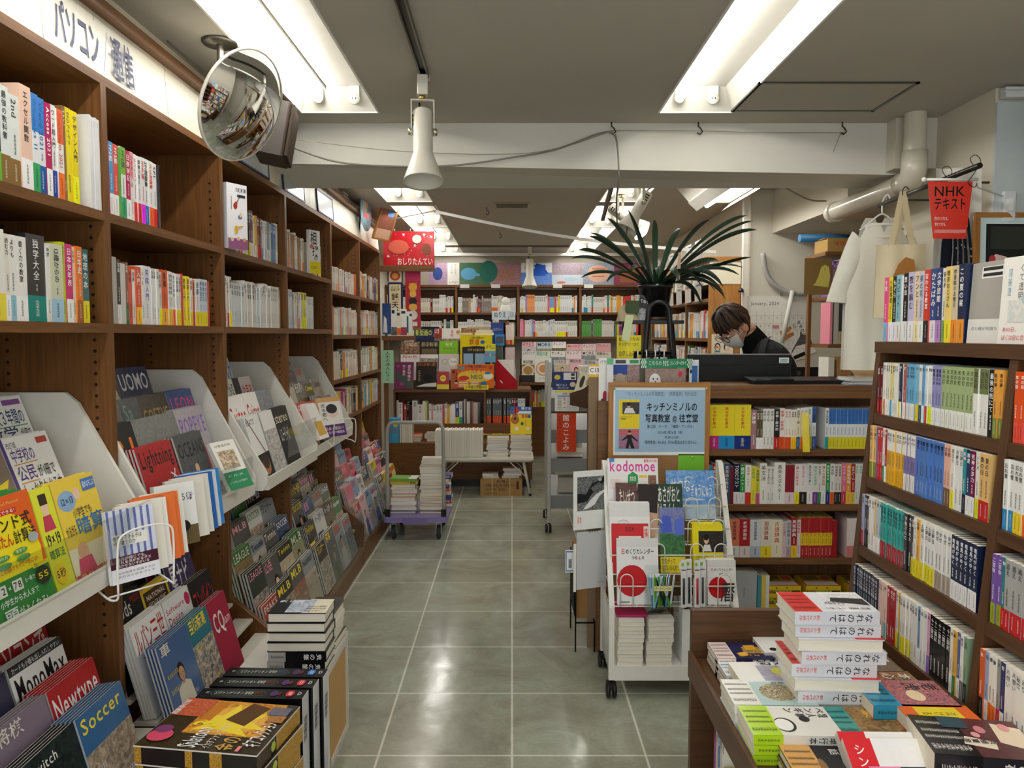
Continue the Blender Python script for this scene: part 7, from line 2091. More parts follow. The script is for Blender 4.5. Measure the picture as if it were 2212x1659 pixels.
KODO = 'R 0 0 1 1 f0eeee;B .04 .76 .96 .98 e0309a kodomoe;R .04 .94 .14 1 4a8ad0;T .72 .93 .98 .98 d83a5a 豪華3大付録;P 1f9a4a .5 .54 .6 .6 .6 .72 .5 .78 .4 .72 .4 .6;T .44 .62 .56 .7 f4f4f0 絵本2冊;f .8 .55 .96 .72 4a2a1a a87a5a;R .62 .54 .78 .58 f0c83a;R .62 .68 .78 .72 f0c83a;R .06 .5 .24 .66 e8dcd0;E .28 .42 .04 .03 c8643a;E .58 .44 .02 .04 b8242a;E .75 .36 .05 .03 c8644a;E .92 .42 .03 .03 d83a3a;E .42 .36 .03 .02 c85a4a;E .5 .08 .3 .16 c82a2a'
GYU = 'F 0 0 1 1 4a8ad0 8ab4e4;F 0 0 1 .3 a8c4d8 c8d4d8;T .08 .55 .5 .82 f4f2ea せつな;T .5 .45 .95 .7 f4f2ea ぎゅうにゅう;E .5 .4 .3 .02 c8d8e4'
TAI = 'F 0 0 1 1 3a1f14 6a3a22;T .15 .6 .9 .88 f4ece0 たいせつ;T .5 .3 .9 .5 f4ece0 たま'
ASA = 'F 0 0 1 1 2a4a34 1c3424;R 0 0 1 .3 e8e4da;E .22 .5 .24 .5 e0b898;P 2a1c16 0 .55 .42 .5 .46 .98 0 1;T .44 .68 .95 .94 f4f2ea あさがおと;T .44 .42 .85 .66 f4f2ea はるくん;t .46 .34 .9 .4 f0f0e8 キッチンミノル'
MORN = 'F 0 0 1 1 2f5a3a 4a8a4a;F 0 .6 1 1 8a92b8 6a74b8;P 4a62c8 .1 .6 .5 .62 .46 .86 .14 .88 .02 .74;P 5a72d0 .6 .56 .98 .58 .96 .84 .6 .8;R 0 0 1 .24 f0d82a;T .05 .13 .6 .21 333 ひろがって;T .05 .03 .7 .11 333 しているんだ!;E .85 .1 .12 .08 f4f4f0'
PHOTO_ = 'R 0 0 1 1 f0e01e;f .2 .42 1 .86 1c1a18 4a4038;E .45 .68 .08 .09 e0b898;E .45 .74 .09 .06 1a1512;R .38 .67 .5 .7 1a1a1a;P e8e8e4 .3 .44 .62 .44 .56 .58 .38 .58;T .1 .3 .5 .36 222 キッチンミノルの;T .1 .23 .3 .28 222 写真教室;R 0 0 1 .16 f2f2ee;t .1 .08 .9 .12 555 撮りたい写真が撮れる'
rack_item(0, -0.145, 0.172, 0.268, 0.022, 'f2f2f0', HIM, 'large tear-off calendar with red sun, front of the wire rack', 1, 10, 'calendar', 'calendar')
rack_item(0, 0.2, 0.118, 0.182, 0.02, 'f2f2f0', SMALLC, 'small tear-off calendar with red sun and thin-line character', 2, 8, 'calendar', 'calendar')
rack_item(0, 0.115, 0.045, 0.175, 0.02, 'f2f2f0', 'R 0 0 1 1 f2f2f0;R .2 .5 .9 .8 d83a3a;R .3 .55 .7 .75 f2e8e4;R 0 .1 .6 .25 333', 'narrow white calendar with red square, beside the pen packets', 1, 8, 'calendar', 'calendar')
rack_item(1, -0.168, 0.17, 0.29, 0.02, 'f2f2f0', RED, 'tear-off calendar printed 2024 on red, behind the red-sun calendar', 2, 12, 'calendar', 'calendar')
rack_item(1, 0.01, 0.105, 0.27, 0.012, '2f5a3a', MORN, 'green picture book with morning glories and yellow band', 1, 12, 'picture_book', 'book')
rack_item(1, 0.158, 0.128, 0.2, 0.016, 'f0e01e', PHOTO_, 'yellow book with photo of man in sunglasses', 3, 10)
rack_item(2, -0.175, 0.09, 0.255, 0.01, '3a1f14', TAI, 'dark brown picture book with white lettering', 1, 12, 'picture_book', 'book')
rack_item(2, -0.03, 0.19, 0.25, 0.01, '2a4a34', ASA, 'dark green picture book with top of a child head', 1, 12, 'picture_book', 'book')
rack_item(3, -0.14, 0.22, 0.262, 0.008, 'f0eeee', KODO, 'white parenting magazine with big pink title on top tier', 1, 12, 'magazine', 'magazine')
rack_item(3, 0.11, 0.21, 0.21, 0.01, '4a8ad0', GYU, 'sky blue picture book with curved white lettering', 1, 14, 'picture_book', 'book')
# pen tray and pens
t = root('pen_tray', (0.607, 3.03, 0.385), label='clear acrylic tray hung on the wire rack, filled with pens', cat='tray')
m = M()
m.box(-0.065, -0.001, 0, 0.065, 0.0, 0.14, 'fff', 'acrylic')
m.box(-0.065, 0.05, 0, 0.065, 0.051, 0.175, 'fff', 'acrylic')
m.box(-0.066, 0, 0, -0.065, 0.05, 0.14, 'fff', 'acrylic')
m.box(0.065, 0, 0, 0.066, 0.05, 0.14, 'fff', 'acrylic')
m.box(-0.065, 0, 0, 0.065, 0.05, 0.003, 'fff', 'acrylic')
m.build('clear_box', t)
m = M()
p = Print(m, (-0.035, -0.0012, 0.085), (0.07, 0, 0), (0, 0, 0.02), (0, -1, 0))
p.rect(0, 0, 1, 1, 'e8e09a')
p.text(.05, .15, .95, .85, 'ボールペン ¥110', '333', 0)
m.build('price_label', t)
r = random.Random(12)
PC = ['6ab82e', '3f9ad0', '26282c', '6ab82e', '9ac8e0', 'e8eef0', '3f9ad0']
for i in range(20):
 x = r.uniform(-0.045, 0.045)
 lean = r.uniform(-0.36, 0.36)
 c = PC[i % 7]
 t = root('pen', (0.607 + x * 0.8, 3.03 + r.uniform(0.012, 0.04), 0.392), (R(r.uniform(-4, 2)), lean if abs(x + lean * .14) < .075 else -lean, 0))
 M().lathe([(0, 0), (0.0012, 0.0), (0.0042, 0.012), (0.0046, 0.03), (0.0046, 0.055)], c, 'plastic', 9).build('grip', t)
 M().lathe([(0.0043, 0.0551), (0.0043, 0.12), (0.004, 0.128), (0.0022, 0.129), (0.0022, 0.138), (0, 0.138)], 'e4eaee' if i % 3 else c, 'plastic', 9).build('barrel', t)
 m = M()
 m.box(-0.0016, -0.0075, 0.085, 0.0016, -0.0058, 0.128, c, 'plastic')
 m.box(-0.0016, -0.0075, 0.124, 0.0016, 0.0, 0.1285, c, 'plastic')
 m.build('clip', t)
 enlist(t, {'6ab82e': 'green', '3f9ad0': 'blue', '26282c': 'black', '9ac8e0': 'pale blue', 'e8eef0': 'white'}[c], 'ballpoint pen', 'in clear tray on wire rack', 'pen')
for i in range(4):
 c = ('26282c', '2a2c30', 'b8242c', '3a3a3c')[i]
 t = root('pen_packet', (0.697 + i * 0.0245 + (0.006 if i > 1 else 0), 3.055 + 0.012 * (i % 2), 0.392), (R(-4), 0, 0))
 m = M()
 m.box(-0.0115, 0, 0, 0.0115, 0.001, 0.195, 'eeeeec', 'gloss')
 p = Print(m, (-0.0115, 0, 0), (0.023, 0, 0), (0, 0, 0.195), (0, -1, 0))
 p.rect(.1, .86, .55, .93, '8ac83a')
 p.rect(.1, .77, .9, .79, '3a3a4a')
 m.build('backing_card', t)
 M().tube([(0, -0.005, 0.015), (0, -0.005, 0.12)], 0.0042, c, 'plastic', 8).build('pen', t)
 enlist(t, ('black', 'black', 'red', 'grey')[i], 'carded brush pen', 'hanging beside the pen tray', 'pen packet')
 # stacks of booklets and a file box on the bottom shelf
for q, x in ((0, 0.487), (1, 0.6)):
 for i in range(12):
  z = 0.1365 + i * 0.0165
  o = lying('booklet', 0.148, 0.105, 0.0155, (x + (0.004 if 5 < i else 0) + 0.006 * q, 3.16 + 0.002 * (i % 3), z), pi / 2 + 0.02 * ((i * 5 + q) % 3 - 1) + (0.05 if i > 5 and q else 0), 'f0eeea',
  'f 0 .3 1 1 2a2a2a b8b4ac;R 0 0 1 .3 e8e6e0;P 16161a .1 .5 .5 .8 .9 .6 .6 .4' if i == 11 else '')
  enlist(o, 'white', 'booklet', ('in outer', 'in inner')[q] + ' stack at rack foot', 'booklet', order='from the bottom')
t = root('file_box', (0.752, 3.16, 0.1365), label='white paper file box on the bottom of the wire rack', cat='box')
m = M()
for a in ((-0.052, -0.07, 0.052, -0.066, .235), (-0.052, 0.096, 0.052, 0.1, .235), (-0.052, -0.0659, -0.048, 0.0959, .235), (0.048, -0.0659, 0.052, 0.0959, .235), (-0.048, -0.0659, 0.048, 0.0959, .004)):
 m.box(a[0], a[1], 0, a[2], a[3], a[4] if a[4] > .1 else 0.004, 'e6e6e4', 'card')
m.build('box', t)
for i in range(5):
 o = M().box(-0.003, 0, 0, 0.003, 0.15, 0.21 + 0.01 * (i % 3), ('d8d4cc', '5a4a3a', 'efece4', '8a8a84', 'c8c0b0')[i], 'pages').build('leaflet', None, (0.72 + i * 0.014, 3.095, 0.1425))
 enlist(o, 'upright', 'leaflet', 'in white file box on rack', order='from the aisle')
 # magenta folded bag under the front basket
tag(M().box(0.43, 3.1, 0.3372, 0.56, 3.3, 0.345, 'c82a6a', 'gloss').build('folder'), 'magenta folder laid on the outer booklet stack', 'folder')
# hanging dragon calendar at the side of the rack
t = root('wall_calendar', (0.398, 3.3, 0.0), (0, 0, R(20)), 'hanging calendar with black and white dragon picture at rack side', 'calendar')
m = M()
m.box(-0.145, -0.004, 0.66, 0.0, 0.0, 0.915, 'f0f0ec', 'paper')
p = Print(m, (-0.145, -0.004, 0.66), (0.145, 0, 0), (0, 0, 0.255), (0, -1, 0))
p.rect(.12, .32, 1, .9, '26282a', 'photo_fine', '9a9c9c')
p.poly([(.12, .62), (.4, .6), (.6, .78), (.9, .84), (1, .9), (1, .8), (.85, .7), (.6, .6), (.45, .48), (.12, .45)], '1c1e20')
p.poly([(.3, .34), (.55, .5), (.8, .62), (1, .66), (1, .62), (.84, .55), (.7, .42), (.5, .36)], 'e8e8e6')
p.poly([(.55, .7), (.85, .8), (.95, .72), (.8, .6), (.68, .62)], '8a8c8c', 'photo_fine', '2a2c2e')
p.disc(.86, .84, .06, .03, 'b8b8b6')
p.text(.12, .1, .26, .22, '見本', 'd8685a', 0)
m.build('picture_page', t)
m = M()
m.box(-0.13, -0.007, 0.40, 0.012, -0.0041, 0.65, 'c9cbcb', 'paper')
p = Print(m, (-0.13, -0.007, 0.4), (0.142, 0, 0), (0, 0, 0.25), (0, -1, 0))
p.text(.72, .08, .94, .11, 'September', '777', 0)
m.box(-0.142, -0.003, 0.39, -0.131, 0.001, 0.6, 'efeee8', 'paper')
m.build('lower_page', t)
m = M()
for i in range(6):
 m.tube([(-0.075 + i * 0.008, -0.009, 0.662), (-0.073 + i * 0.008, -0.012, 0.655), (-0.072 + i * 0.008, -0.009, 0.646)], 0.0012, '1c1c1c', 'metal', 5)
m.build('spiral_binding', t)
m = M()
m.box(-0.165, 0.006, 0.46, -0.13, 0.008, 0.56, 'e8ecee', 'paper')
p = Print(m, (-0.165, 0.006, 0.46), (0.035, 0, 0), (0, 0, 0.1), (0, -1, 0))
p.rect(.08, .05, .95, .95, '3a6a9a')
p.rect(.16, .1, .95, .9, 'e8ecee')
p.rect(.4, .2, .8, .6, '555', 'photo_fine', 'aaa')
tag(m.build('leaflet', None, (0.398, 3.294, 0.0)), 'small blue-edged leaflet peeping out behind dragon calendar', 'leaflet')
# black wire basket and carton behind the rack
m = M()
for i in range(13):
 z = 0.16 + i * 0.02
 m.tube([(0.3, 3.85, z), (0.3, 3.55, z)], 0.003, '1a1a1a', 'metal', 6)
for y in (3.55, 3.85):
 m.tube([(0.3, y, 0.0), (0.3, y, 0.42)], 0.004, '1a1a1a', 'metal', 6)
m.tube([(0.3, 3.55, 0.41), (0.3, 3.85, 0.41)], 0.004, '1a1a1a', 'metal', 6)
m.tube([(0.3, 3.55, 0.14), (0.39, 3.55, 0.14), (0.39, 3.85, 0.14), (0.3, 3.85, 0.14)], 0.004, '1a1a1a', 'metal', 6)
for y in (3.55, 3.85):
 m.tube([(0.39, y, 0.0), (0.39, y, 0.14)], 0.004, '1a1a1a', 'metal', 6)
tag(m.build('wire_basket'), 'black wire basket standing behind the white rack', 'basket')
M_ = M()
M_.box(0.305, 3.6, 0.1445, 0.385, 3.84, 0.46, 'a87c4a', 'card')
tag(M_.build('carton'), 'brown cardboard carton in the black wire basket', 'carton')
# ================================================================== cork board
t = root('cork_board', (0.674, 3.5, 0.33), (R(0), 0, 0), 'oak-framed cork board with blue event poster, behind wire rack', 'notice board')
hw, hh = 0.232, 0.95
m = M()
for a, b, c, d in ((-hw, 0.0, hw, 0.022), (-hw, hh - 0.022, hw, hh), (-hw, 0.0221, -hw + 0.022, hh - 0.0221), (hw - 0.022, 0.0221, hw, hh - 0.0221)):
 m.box(a, 0, b, c, 0.02, d, '777', 'wood_light')
m.build('frame', t)
M().box(-hw + 0.0222, 0.006, 0.0222, hw - 0.0222, 0.014, hh - 0.0222, 'a07a50', 'cork').build('cork_panel', t)
for s in (-1, 1):
 m = M()
 m.tube([(s * 0.19, 0.024, 0.2), (s * 0.19, 0.033, -0.33)], 0.009, 'a07a50', 'enamel', 8)
 m.build('leg', t)
m = M()
m.box(0.459, 3.5035, 0.945, 0.902, 3.505, 1.262, 'f2f4f4', 'paper')
p = Print(m, (0.459, 3.5035, 0.945), (0.443, 0, 0), (0, 0, 0.317), (0, -1, 0))
p.rect(.03, .05, .97, .95, 'a3c3dc')
p.text(.13, .86, .87, .92, '『キッチンミノルの写真教室』（筑摩書房）刊行記念', '5a6670', 0)
p.rect(.07, .39, .28, .81, 'ecd41e')
p.rect(.105, .6, .28, .77, '1a1816', 'photo_fine', '4a4440')
p.disc(.17, .72, .018, .03, 'd8b090')
p.disc(.17, .74, .02, .025, '1c1512')
p.poly([(.12, .61), (.24, .61), (.21, .69), (.14, .69)], 'e4e4e2')
p.text(.09, .55, .2, .57, 'キッチンミノルの', '333', 0)
p.text(.09, .52, .14, .54, '写真教室', '333', 1)
p.rect(.07, .1, .28, .38, 'c8686a')
p.rect(.07, .1, .28, .3, '5a6a9a', 'photo_fine', 'c87a80')
p.poly([(.14, .1), (.17, .1), (.18, .17), (.2, .1), (.235, .1), (.21, .2), (.2, .26), (.26, .2), (.27, .21), (.2, .3), (.16, .3), (.1, .22), (.105, .21), (.16, .25), (.155, .2)], '16161a')
p.disc(.18, .33, .016, .026, 'd8b090')
p.disc(.18, .345, .017, .018, '2a1c16')
p.text(.35, .64, .88, .76, 'キッチンミノルの', '15171a', 2)
p.text(.34, .48, .6, .59, '写真教室', '15171a', 2)
p.text(.62, .49, .67, .58, '@', '15171a', 1)
p.text(.69, .48, .89, .59, '往来堂', '15171a', 2)
p.text(.36, .395, .86, .44, '第二回　テーマ：「構図・アングル」', '2a3238', 0)
p.text(.47, .31, .75, .355, '2024年1月26日（金）', '2a3238', 0)
p.text(.54, .24, .69, .285, '19:30-21:00', '2a3238', 0)
p.text(.34, .165, .89, .215, '現地参加：¥2,500（Web配信はありません）', '2a3238', 0)
tag(m.build('poster'), 'light blue event poster in black Japanese type on cork board', 'poster')
m = M()
m.box(0.764, 3.5035, 0.78, 0.89, 3.505, 0.95, '7cc83a', 'paper')
m.add([(0.764, 3.5033, 0.862), (0.89, 3.5033, 0.858), (0.89, 3.5, 0.78), (0.764, 3.5, 0.78)], [(0, 3, 2, 1)], '74c034', 'paper')
tag(m.build('paper_sheet'), 'lime green folded paper pinned under the blue poster', 'paper')
for i, (x, z, c, lb) in enumerate(((0.467, 1.252, '4ac8b0', 'teal push pin at corner of blue poster'), (0.888, 1.253, 'c8d4d8', 'pale push pin at far corner of blue poster'), (0.828, 0.937, 'c8d83a', 'yellow-green push pin in the lime paper'))):
 k = M()
 k.T = MX.Translation((x, 3.5032, z)) @ MX.Rotation(pi / 2, 4, 'X')
 k.lathe([(0, 0), (0.006, 0.0), (0.0035, 0.003), (0.003, 0.008), (0.005, 0.01), (0, 0.011)], c, 'plastic', 12)
 tag(k.build('push_pin'), lb, 'pin')
 # ================================================================== calendars and plant stand on the counter
 # brown card panel and hanging calendars at the counter end
t = root('cardboard_sheet', (0.34, 3.6, 0), (0, 0, R(-4)), 'tall brown cardboard panel with yellow number tag by the counter', 'panel')
M().box(0.02, 0, 0.0, 0.1, 0.012, 1.36, '8a745a', 'card').build('panel', t)
m = M()
p = Print(m, (0.02, -0.0002, 1.3), (0.08, 0, 0), (0, 0, 0.06), (0, -1, 0))
p.rect(0, 0, 1, 1, 'e8b82a')
p.rect(0, .2, 1, .82, 'f2efe8')
p.text(.05, .32, .75, .72, 'C131', '1c1c1c', 1)
m.build('number_tag', t)
def hang_cal(x, y, z0, z1, w_, c, s, label, rz=0.0):
 m = M()
 m.box(0, 0, z0, w_, 0.004, z1, c, 'gloss')
 Print(m, (0, 0, z0), (w_, 0, 0), (0, 0, z1 - z0), (0, -1, 0)).run(s)
 o = m.build('wall_calendar', None, (x, y, 0), (0, 0, rz))
 tag(o, label, 'calendar')
 return o
hang_cal(0.405, 3.585, 1.005, 1.39, 0.05, 'ecebe6', 'R 0 0 1 1 ecebe6;T .1 .93 .7 .97 444 パラ;E .6 .54 .22 .06 b82a3a;E .4 .47 .2 .04 6a2a3a;P 8a3a4a .5 .3 .6 .3 .62 .5 .52 .5', 'long white calendar with red flower, at counter end')
hang_cal(0.44, 3.56, 0.95, 1.39, 0.03, 'e2e4e6', 'R 0 0 1 1 e4e6e8;R 0 .93 1 1 6ab88a', 'narrow pale wrapped calendar next to the cork board frame')
m = M()
m.tube([(0.585, 3.68, 1.41), (0.76, 3.68, 1.41)], 0.008, '17171a', 'metal', 8)
for xx in (0.59, 0.755):
 m.tube([(xx, 3.72, 1.19), (xx, 3.68, 1.41)], 0.008, '17171a', 'metal', 8)
tag(m.build('hanging_rail'), 'black rail on the counter carrying wrapped calendars', 'rail')
for i in range(7):
 k = M()
 k.tube([(0, -0.012, -0.03), (0, -0.012, 0.004), (0, 0.0, 0.012), (0, 0.012, 0.004)], 0.0035, '202024' if i % 2 else 'd8d8d8', 'plastic', 6)
 enlist(k.build('hanger_hook', None, (0.6 + i * 0.021, 3.68, 1.412)), 'black' if i % 2 else 'white', 'hanger hook', 'on black counter rail', 'hook')
CALS = [(0.475, 0.07, '3a5a9a', 'F 0 .28 1 .85 8a6a4a d8c8b0;R 0 .6 1 .85 2a4a9a;E .5 .5 .3 .14 b8a890', 'castle photo'), (0.545, 0.06, 'b89a90', 'F 0 0 1 .85 b09890 8a706a', 'mauve photo'), (0.595, 0.03, '5a6a4a', 'R 0 0 1 .85 6a6a5a', 'olive edge'), (0.615, 0.03, '8a8a6a', 'R 0 0 1 .85 7a7a6a', 'grey edge')]
for i, (x, w_, c, s, lk) in enumerate(CALS):
 hang_cal(x, 3.63 + i * 0.006, 1.195, 1.385, w_, 'e8ecec', 'R 0 0 1 1 e8ecec;' + s + ';R .2 .88 .9 .97 ' + ('4a4a46' if i == 0 else '3a9a5a'), f'wrapped wall calendar showing {lk} on the counter rail')
t = root('wall_calendar', (0.625, 3.6, 0), label='wrapped calendar with long-tailed white bird under green lettered header', cat='calendar')
m = M()
m.box(0, 0, 1.195, 0.19, 0.006, 1.34, '9a847c', 'gloss')
p = Print(m, (0, 0, 1.195), (0.19, 0, 0), (0, 0, 0.145), (0, -1, 0))
p.rect(.02, .02, .9, .98, 'a8948a', 'photo', '8a746c')
p.poly([(.3, .2), (.5, .42), (.75, .3), (.9, .18), (.9, .14), (.7, .2), (.5, .2), (.35, .1)], '3a3230')
p.disc(.24, .58, .14, .26, 'f2f2f2')
p.disc(.26, .36, .2, .26, 'e8e6e6')
p.disc(.2, .66, .018, .03, '1a1a1a')
p.disc(.3, .66, .018, .03, '1a1a1a')
p.poly([(.24, .6), (.27, .57), (.24, .54)], '1a1a1a')
p.disc(.86, .82, .05, .1, 'c83a4a')
m.build('picture', t)
m = M()
m.box(-0.02, -0.002, 1.342, 0.22, 0.004, 1.385, '1f8a5a', 'gloss')
p = Print(m, (-0.02, -0.002, 1.342), (0.24, 0, 0), (0, 0, 0.043), (0, -1, 0))
for i in range(10):
 for j in range(2):
  p.rect(i % 2 * .02 + (0 if i < 5 else .9) + .02 * (i % 5) - .02 * (i % 2), (j * .5 + .25 * (i % 2)), i % 2 * .02 + (0 if i < 5 else .9) + .02 * (i % 5) + .02 - .02 * (i % 2), j * .5 + .25 * (i % 2) + .25, 'e4f0e8')
p.text(.14, .3, .4, .75, 'こちらの', 'e8f4ec', 1)
p.text(.42, .15, .54, .85, '90%', 'e8f4ec', 1)
p.text(.56, .3, .88, .75, 'カレンダーのケイ', 'f0f8f0', 1)
m.build('header_card', t)
hang_cal(0.835, 3.62, 1.195, 1.38, 0.045, 'dfe8f0', 'R 0 0 1 1 dfe8f0;R .3 0 .9 .85 3a6aa8;E .2 .7 .1 .05 1c1c1c', 'wrapped blue-striped calendar beside the monitor')
o = make_cover('notice', 0.12, 0.13, 0.003, 'f0e03a', 'R 0 0 1 1 f0e02a;T .08 .78 .92 .92 333 絵おりつかみ;T .08 .58 .92 .72 333 チップつくつかく;t .08 .2 .9 .4 444 お申し込みは')
o.location = (0.575, 3.78, 1.365)
tag(o, 'yellow hand-lettered notice behind the black plant stand', 'notice')
# plant stand
BK = '17181a'
t = root('plant_stand', (0.71, 3.8, 1.196), label='black tubular arched plant stand on the counter', cat='stand')
for k, y in ((0, -0.07), (1, 0.1)):
 m = M()
 w0, w1, h = (0.095, 0.05, 0.46) if k == 0 else (0.15, 0.12, 0.36)
 pts = [(-w0, y - 0.02, 0.0), (-w1 - 0.012, y, h * 0.55)]
 if k == 0:
  pts += [(-w1 * cos(a), y, h - w1 + w1 * sin(a)) for a in [pi * i / 12 for i in range(13)]] + [(w1 + 0.012, y, h * 0.55), (w0, y - 0.02, 0.0)]
  m.tube(pts, 0.0125, BK, 'plastic', 10)
 else:
  for s in (-1, 1):
   m.tube([(s * w0 - 0.02, y, 0.0), (s * w1 - 0.02, y, h)], 0.011, BK, 'plastic', 10)
 m.build(('arched_frame', 'rear_legs')[k], t)
m = M()
m.tube([(-0.075, -0.075, 0.2), (0.075, -0.075, 0.2)], 0.007, BK, 'plastic', 8)
m.build('cross_bar', t)
m = M()
m.rbox(-0.19, -0.06, 0.355, 0.13, 0.14, 0.372, 0.02, '1e1f21', 'plastic')
m.build('tray', t)
t = root('saucer', (0.71, 3.835, 1.5625), label='brown plastic saucer under the black plant pot', cat='saucer')
M().lathe([(0, 0), (0.07, 0), (0.078, 0.022), (0.074, 0.022), (0.066, 0.003), (0, 0.003)], '4a3428', 'plastic', 24).build('dish', t)
t = root('potted_plant', (0.71, 3.835, 1.566), label='drooping strap-leaved plant in black pot on the stand', cat='plant')
M().lathe([(0, 0), (0.06, 0.0), (0.082, 0.16), (0.088, 0.162), (0.088, 0.18), (0.08, 0.18), (0.078, 0.15), (0, 0.15)], '161719', 'gloss', 28).build('pot', t)
M().lathe([(0.078, 0.152), (0.04, 0.158), (0, 0.16)], '3a2c20', 'card', 20).build('soil', t)
def leaf(az, L, rise, droop, wd, col='1f3324', twist=0.0):
 m = M()
 n = 14
 A, B = [], []
 d = V((cos(az), sin(az), 0))
 s = V((-sin(az), cos(az), 0))
 C = []
 for i in range(n + 1):
  u = i / n
  p = V((0, 0, 0.15)) + d * (0.015 + L * (u * (1.18 - 0.18 * droop * u))) + V((0, 0, rise * L * (u * 1.6 - droop * 1.3 * u * u)))
  wv = wd * (0.75 + 0.7 * u - 1.25 * u ** 5) if u < 1 else 0.0006
  wv = max(wv, 0.0006)
  sd = (s * cos(twist * u) + V((0, 0, 1)) * sin(twist * u))
  A.append(p + sd * wv + V((0, 0, wv * 0.6)))
  B.append(p - sd * wv + V((0, 0, wv * 0.6)))
  C.append(p)
 P = [tuple(q) for q in A + C + B]
 k = n + 1
 F = [(i, i + 1, k + i + 1, k + i) for i in range(n)] + [(k + i, k + i + 1, 2 * k + i + 1, 2 * k + i) for i in range(n)]
 P2 = [(x, y, z - 0.0012) for x, y, z in P]
 m.add(P, F, col, 'leaf', smooth=True)
 m.add(P2, [f[::-1] for f in F], col, 'leaf', smooth=True)
 return m.build('leaf', t)
r = random.Random(6)
LV = [(0.05, .46, .75, .55), (0.2, .42, .95, .5), (-0.12, .40, .35, .35), (0.35, .34, .6, .62), (-0.3, .38, .5, .95), (0.0, .30, .6, 1.25), (-0.2, .34, .55, 1.35), (0.15, .42, .5, .8), (2.95, .34, .7, .55), (3.15, .38, .6, .7), (3.4, .30, .9, .5), (2.7, .30, 1.0, .45), (3.3, .36, .45, .95), (2.3, .28, 1.3, .4), (1.9, .28, 1.4, .35), (1.4, .3, 1.3, .45), (-1.3, .24, .8, 1.1), (-0.8, .28, .75, 1.3), (-0.6, .34, .6, 1.2), (-1.7, .22, .9, 1.0), (-2.2, .26, .7, .9), (-2.6, .3, .6, 1.1), (0.6, .34, 1.1, .45), (1.0, .3, 1.2, .5), (-0.45, .36, .4, 1.5), (0.1, .26, .5, 1.7), (-0.05, .42, .85, .5)]
for i, (az, L, rise, dr) in enumerate(LV):
 leaf(az + r.uniform(-.06, .06), L, rise, dr, r.uniform(.013, .018), ('1f3324', '24392a', '1a2c20', '2c4430')[i % 4], r.choice((-1, 1)) * r.uniform(.4, 1.1))
m = M()
m.tube(smooth([(0.02, -0.02, 0.15), (0.05, -0.04, 0.2), (0.085, -0.07, 0.23), (0.1, -0.075, 0.3), (0.105, -0.075, 0.33)], 4), [0.004] * 16 + [0.005], 'a88a6a', 'leaf', 6)
m.add([(0.085, -0.08, 0.19), (0.105, -0.08, 0.2), (0.11, -0.08, 0.32), (0.096, -0.08, 0.33)], [(0, 1, 2, 3)], 'b89a80', 'leaf')
m.build('dry_stem', t)
t = root('tote_bag', (0.565, 3.78, 1.5626), (0, 0, 0.2), 'crumpled beige cloth bag with green label on the stand tray', 'bag')
m = M()
rb = random.Random(9)
m.grid(lambda u, v: (0.06 * cos(2 * pi * u) * (1 - v) ** .5 * (1 + .12 * sin(9 * u + 5 * v)), 0.05 * sin(2 * pi * u) * (1 - v) ** .5 * (1 + .14 * cos(13 * u - 4 * v)), 0.075 * v ** .7 * (1 + .15 * sin(17 * u))), 28, 10, 'b8a88a', 'cloth')
m.build('cloth_heap', t)
m = M()
m.box(-0.02, -0.045, 0.04, 0.045, -0.03, 0.1, '4a5a42', 'cloth')
m.build('green_flap', t)
m = M()
m.add([(-0.035, -0.075, 0.03), (0.005, -0.075, 0.03), (-0.02, -0.085, -0.1), (-0.06, -0.085, -0.09)], [(0, 3, 2, 1)], 'c8d4a8', 'paper')
m.add([(-0.035, -0.0755, 0.03), (0.005, -0.0755, 0.03), (-0.02, -0.0855, -0.1), (-0.06, -0.0855, -0.09)], [(0, 1, 2, 3)], 'c8d4a8', 'paper')
m.build('paper_slip', t)
t = root('packet', (0.632, 3.76, 1.563), (R(-14), R(12), R(-10)), 'black and clear plastic packet leaning against the plant pot', 'packet')
m = M()
m.box(-0.035, 0, 0, 0.035, 0.012, 0.13, '1d1d1f', 'gloss')
Print(m, (-0.035, 0, 0), (0.07, 0, 0), (0, 0, 0.13), (0, -1, 0)).run('R 0 .5 1 .9 141416;T .1 .7 .9 .84 d8d8d8 てぬぐい;F 0 0 1 .5 b8b8bc 4a4a50')
m.build('body', t)
# ================================================================== metal cart beyond the counter
t = root('display_cart', (0.46, 6.0, 0), label='tall grey metal display cart with black casters in the aisle', cat='cart')
for x in (-0.18, 0.18):
 for y in (-0.25, 0.22):
  M().rbox(x - 0.014, y - 0.014, 0.075, x + 0.014, y + 0.014, 1.29, 0.004, 'b8b6ae', 'enamel').build('post', t)
  c = M().tube([(x, y, 0.075), (x, y, 0.062)], 0.007, '222', 'metal', 8).build('caster', t)
  m = M()
  for q in (-0.014, 0.014):
   m.T = MX.Translation((x + q - 0.004, y, 0.033)) @ MX.Rotation(pi / 2, 4, 'Y')
   m.lathe([(0, -0.009), (0.03, -0.009), (0.033, -0.003), (0.033, 0.004), (0.028, 0.009), (0, 0.009)], '17171a', 'plastic', 18)
  m.build('wheel', c)
for z, tl in ((0.28, 0.08), (0.56, 0.08), (0.78, 0.08), (1.02, 0.05)):
 m = M()
 m.add([(-0.165, -0.235, z), (0.165, -0.235, z), (0.165, 0.2, z + tl), (-0.165, 0.2, z + tl), (-0.165, -0.235, z - 0.1), (0.165, -0.235, z - 0.1), (0.165, 0.2, z + tl - 0.02), (-0.165, 0.2, z + tl - 0.02)],
 [(0, 1, 2, 3), (4, 7, 6, 5), (0, 4, 5, 1), (1, 5, 6, 2), (2, 6, 7, 3), (3, 7, 4, 0)], '8d8f8e', 'enamel')
 m.build('shelf_board', t)
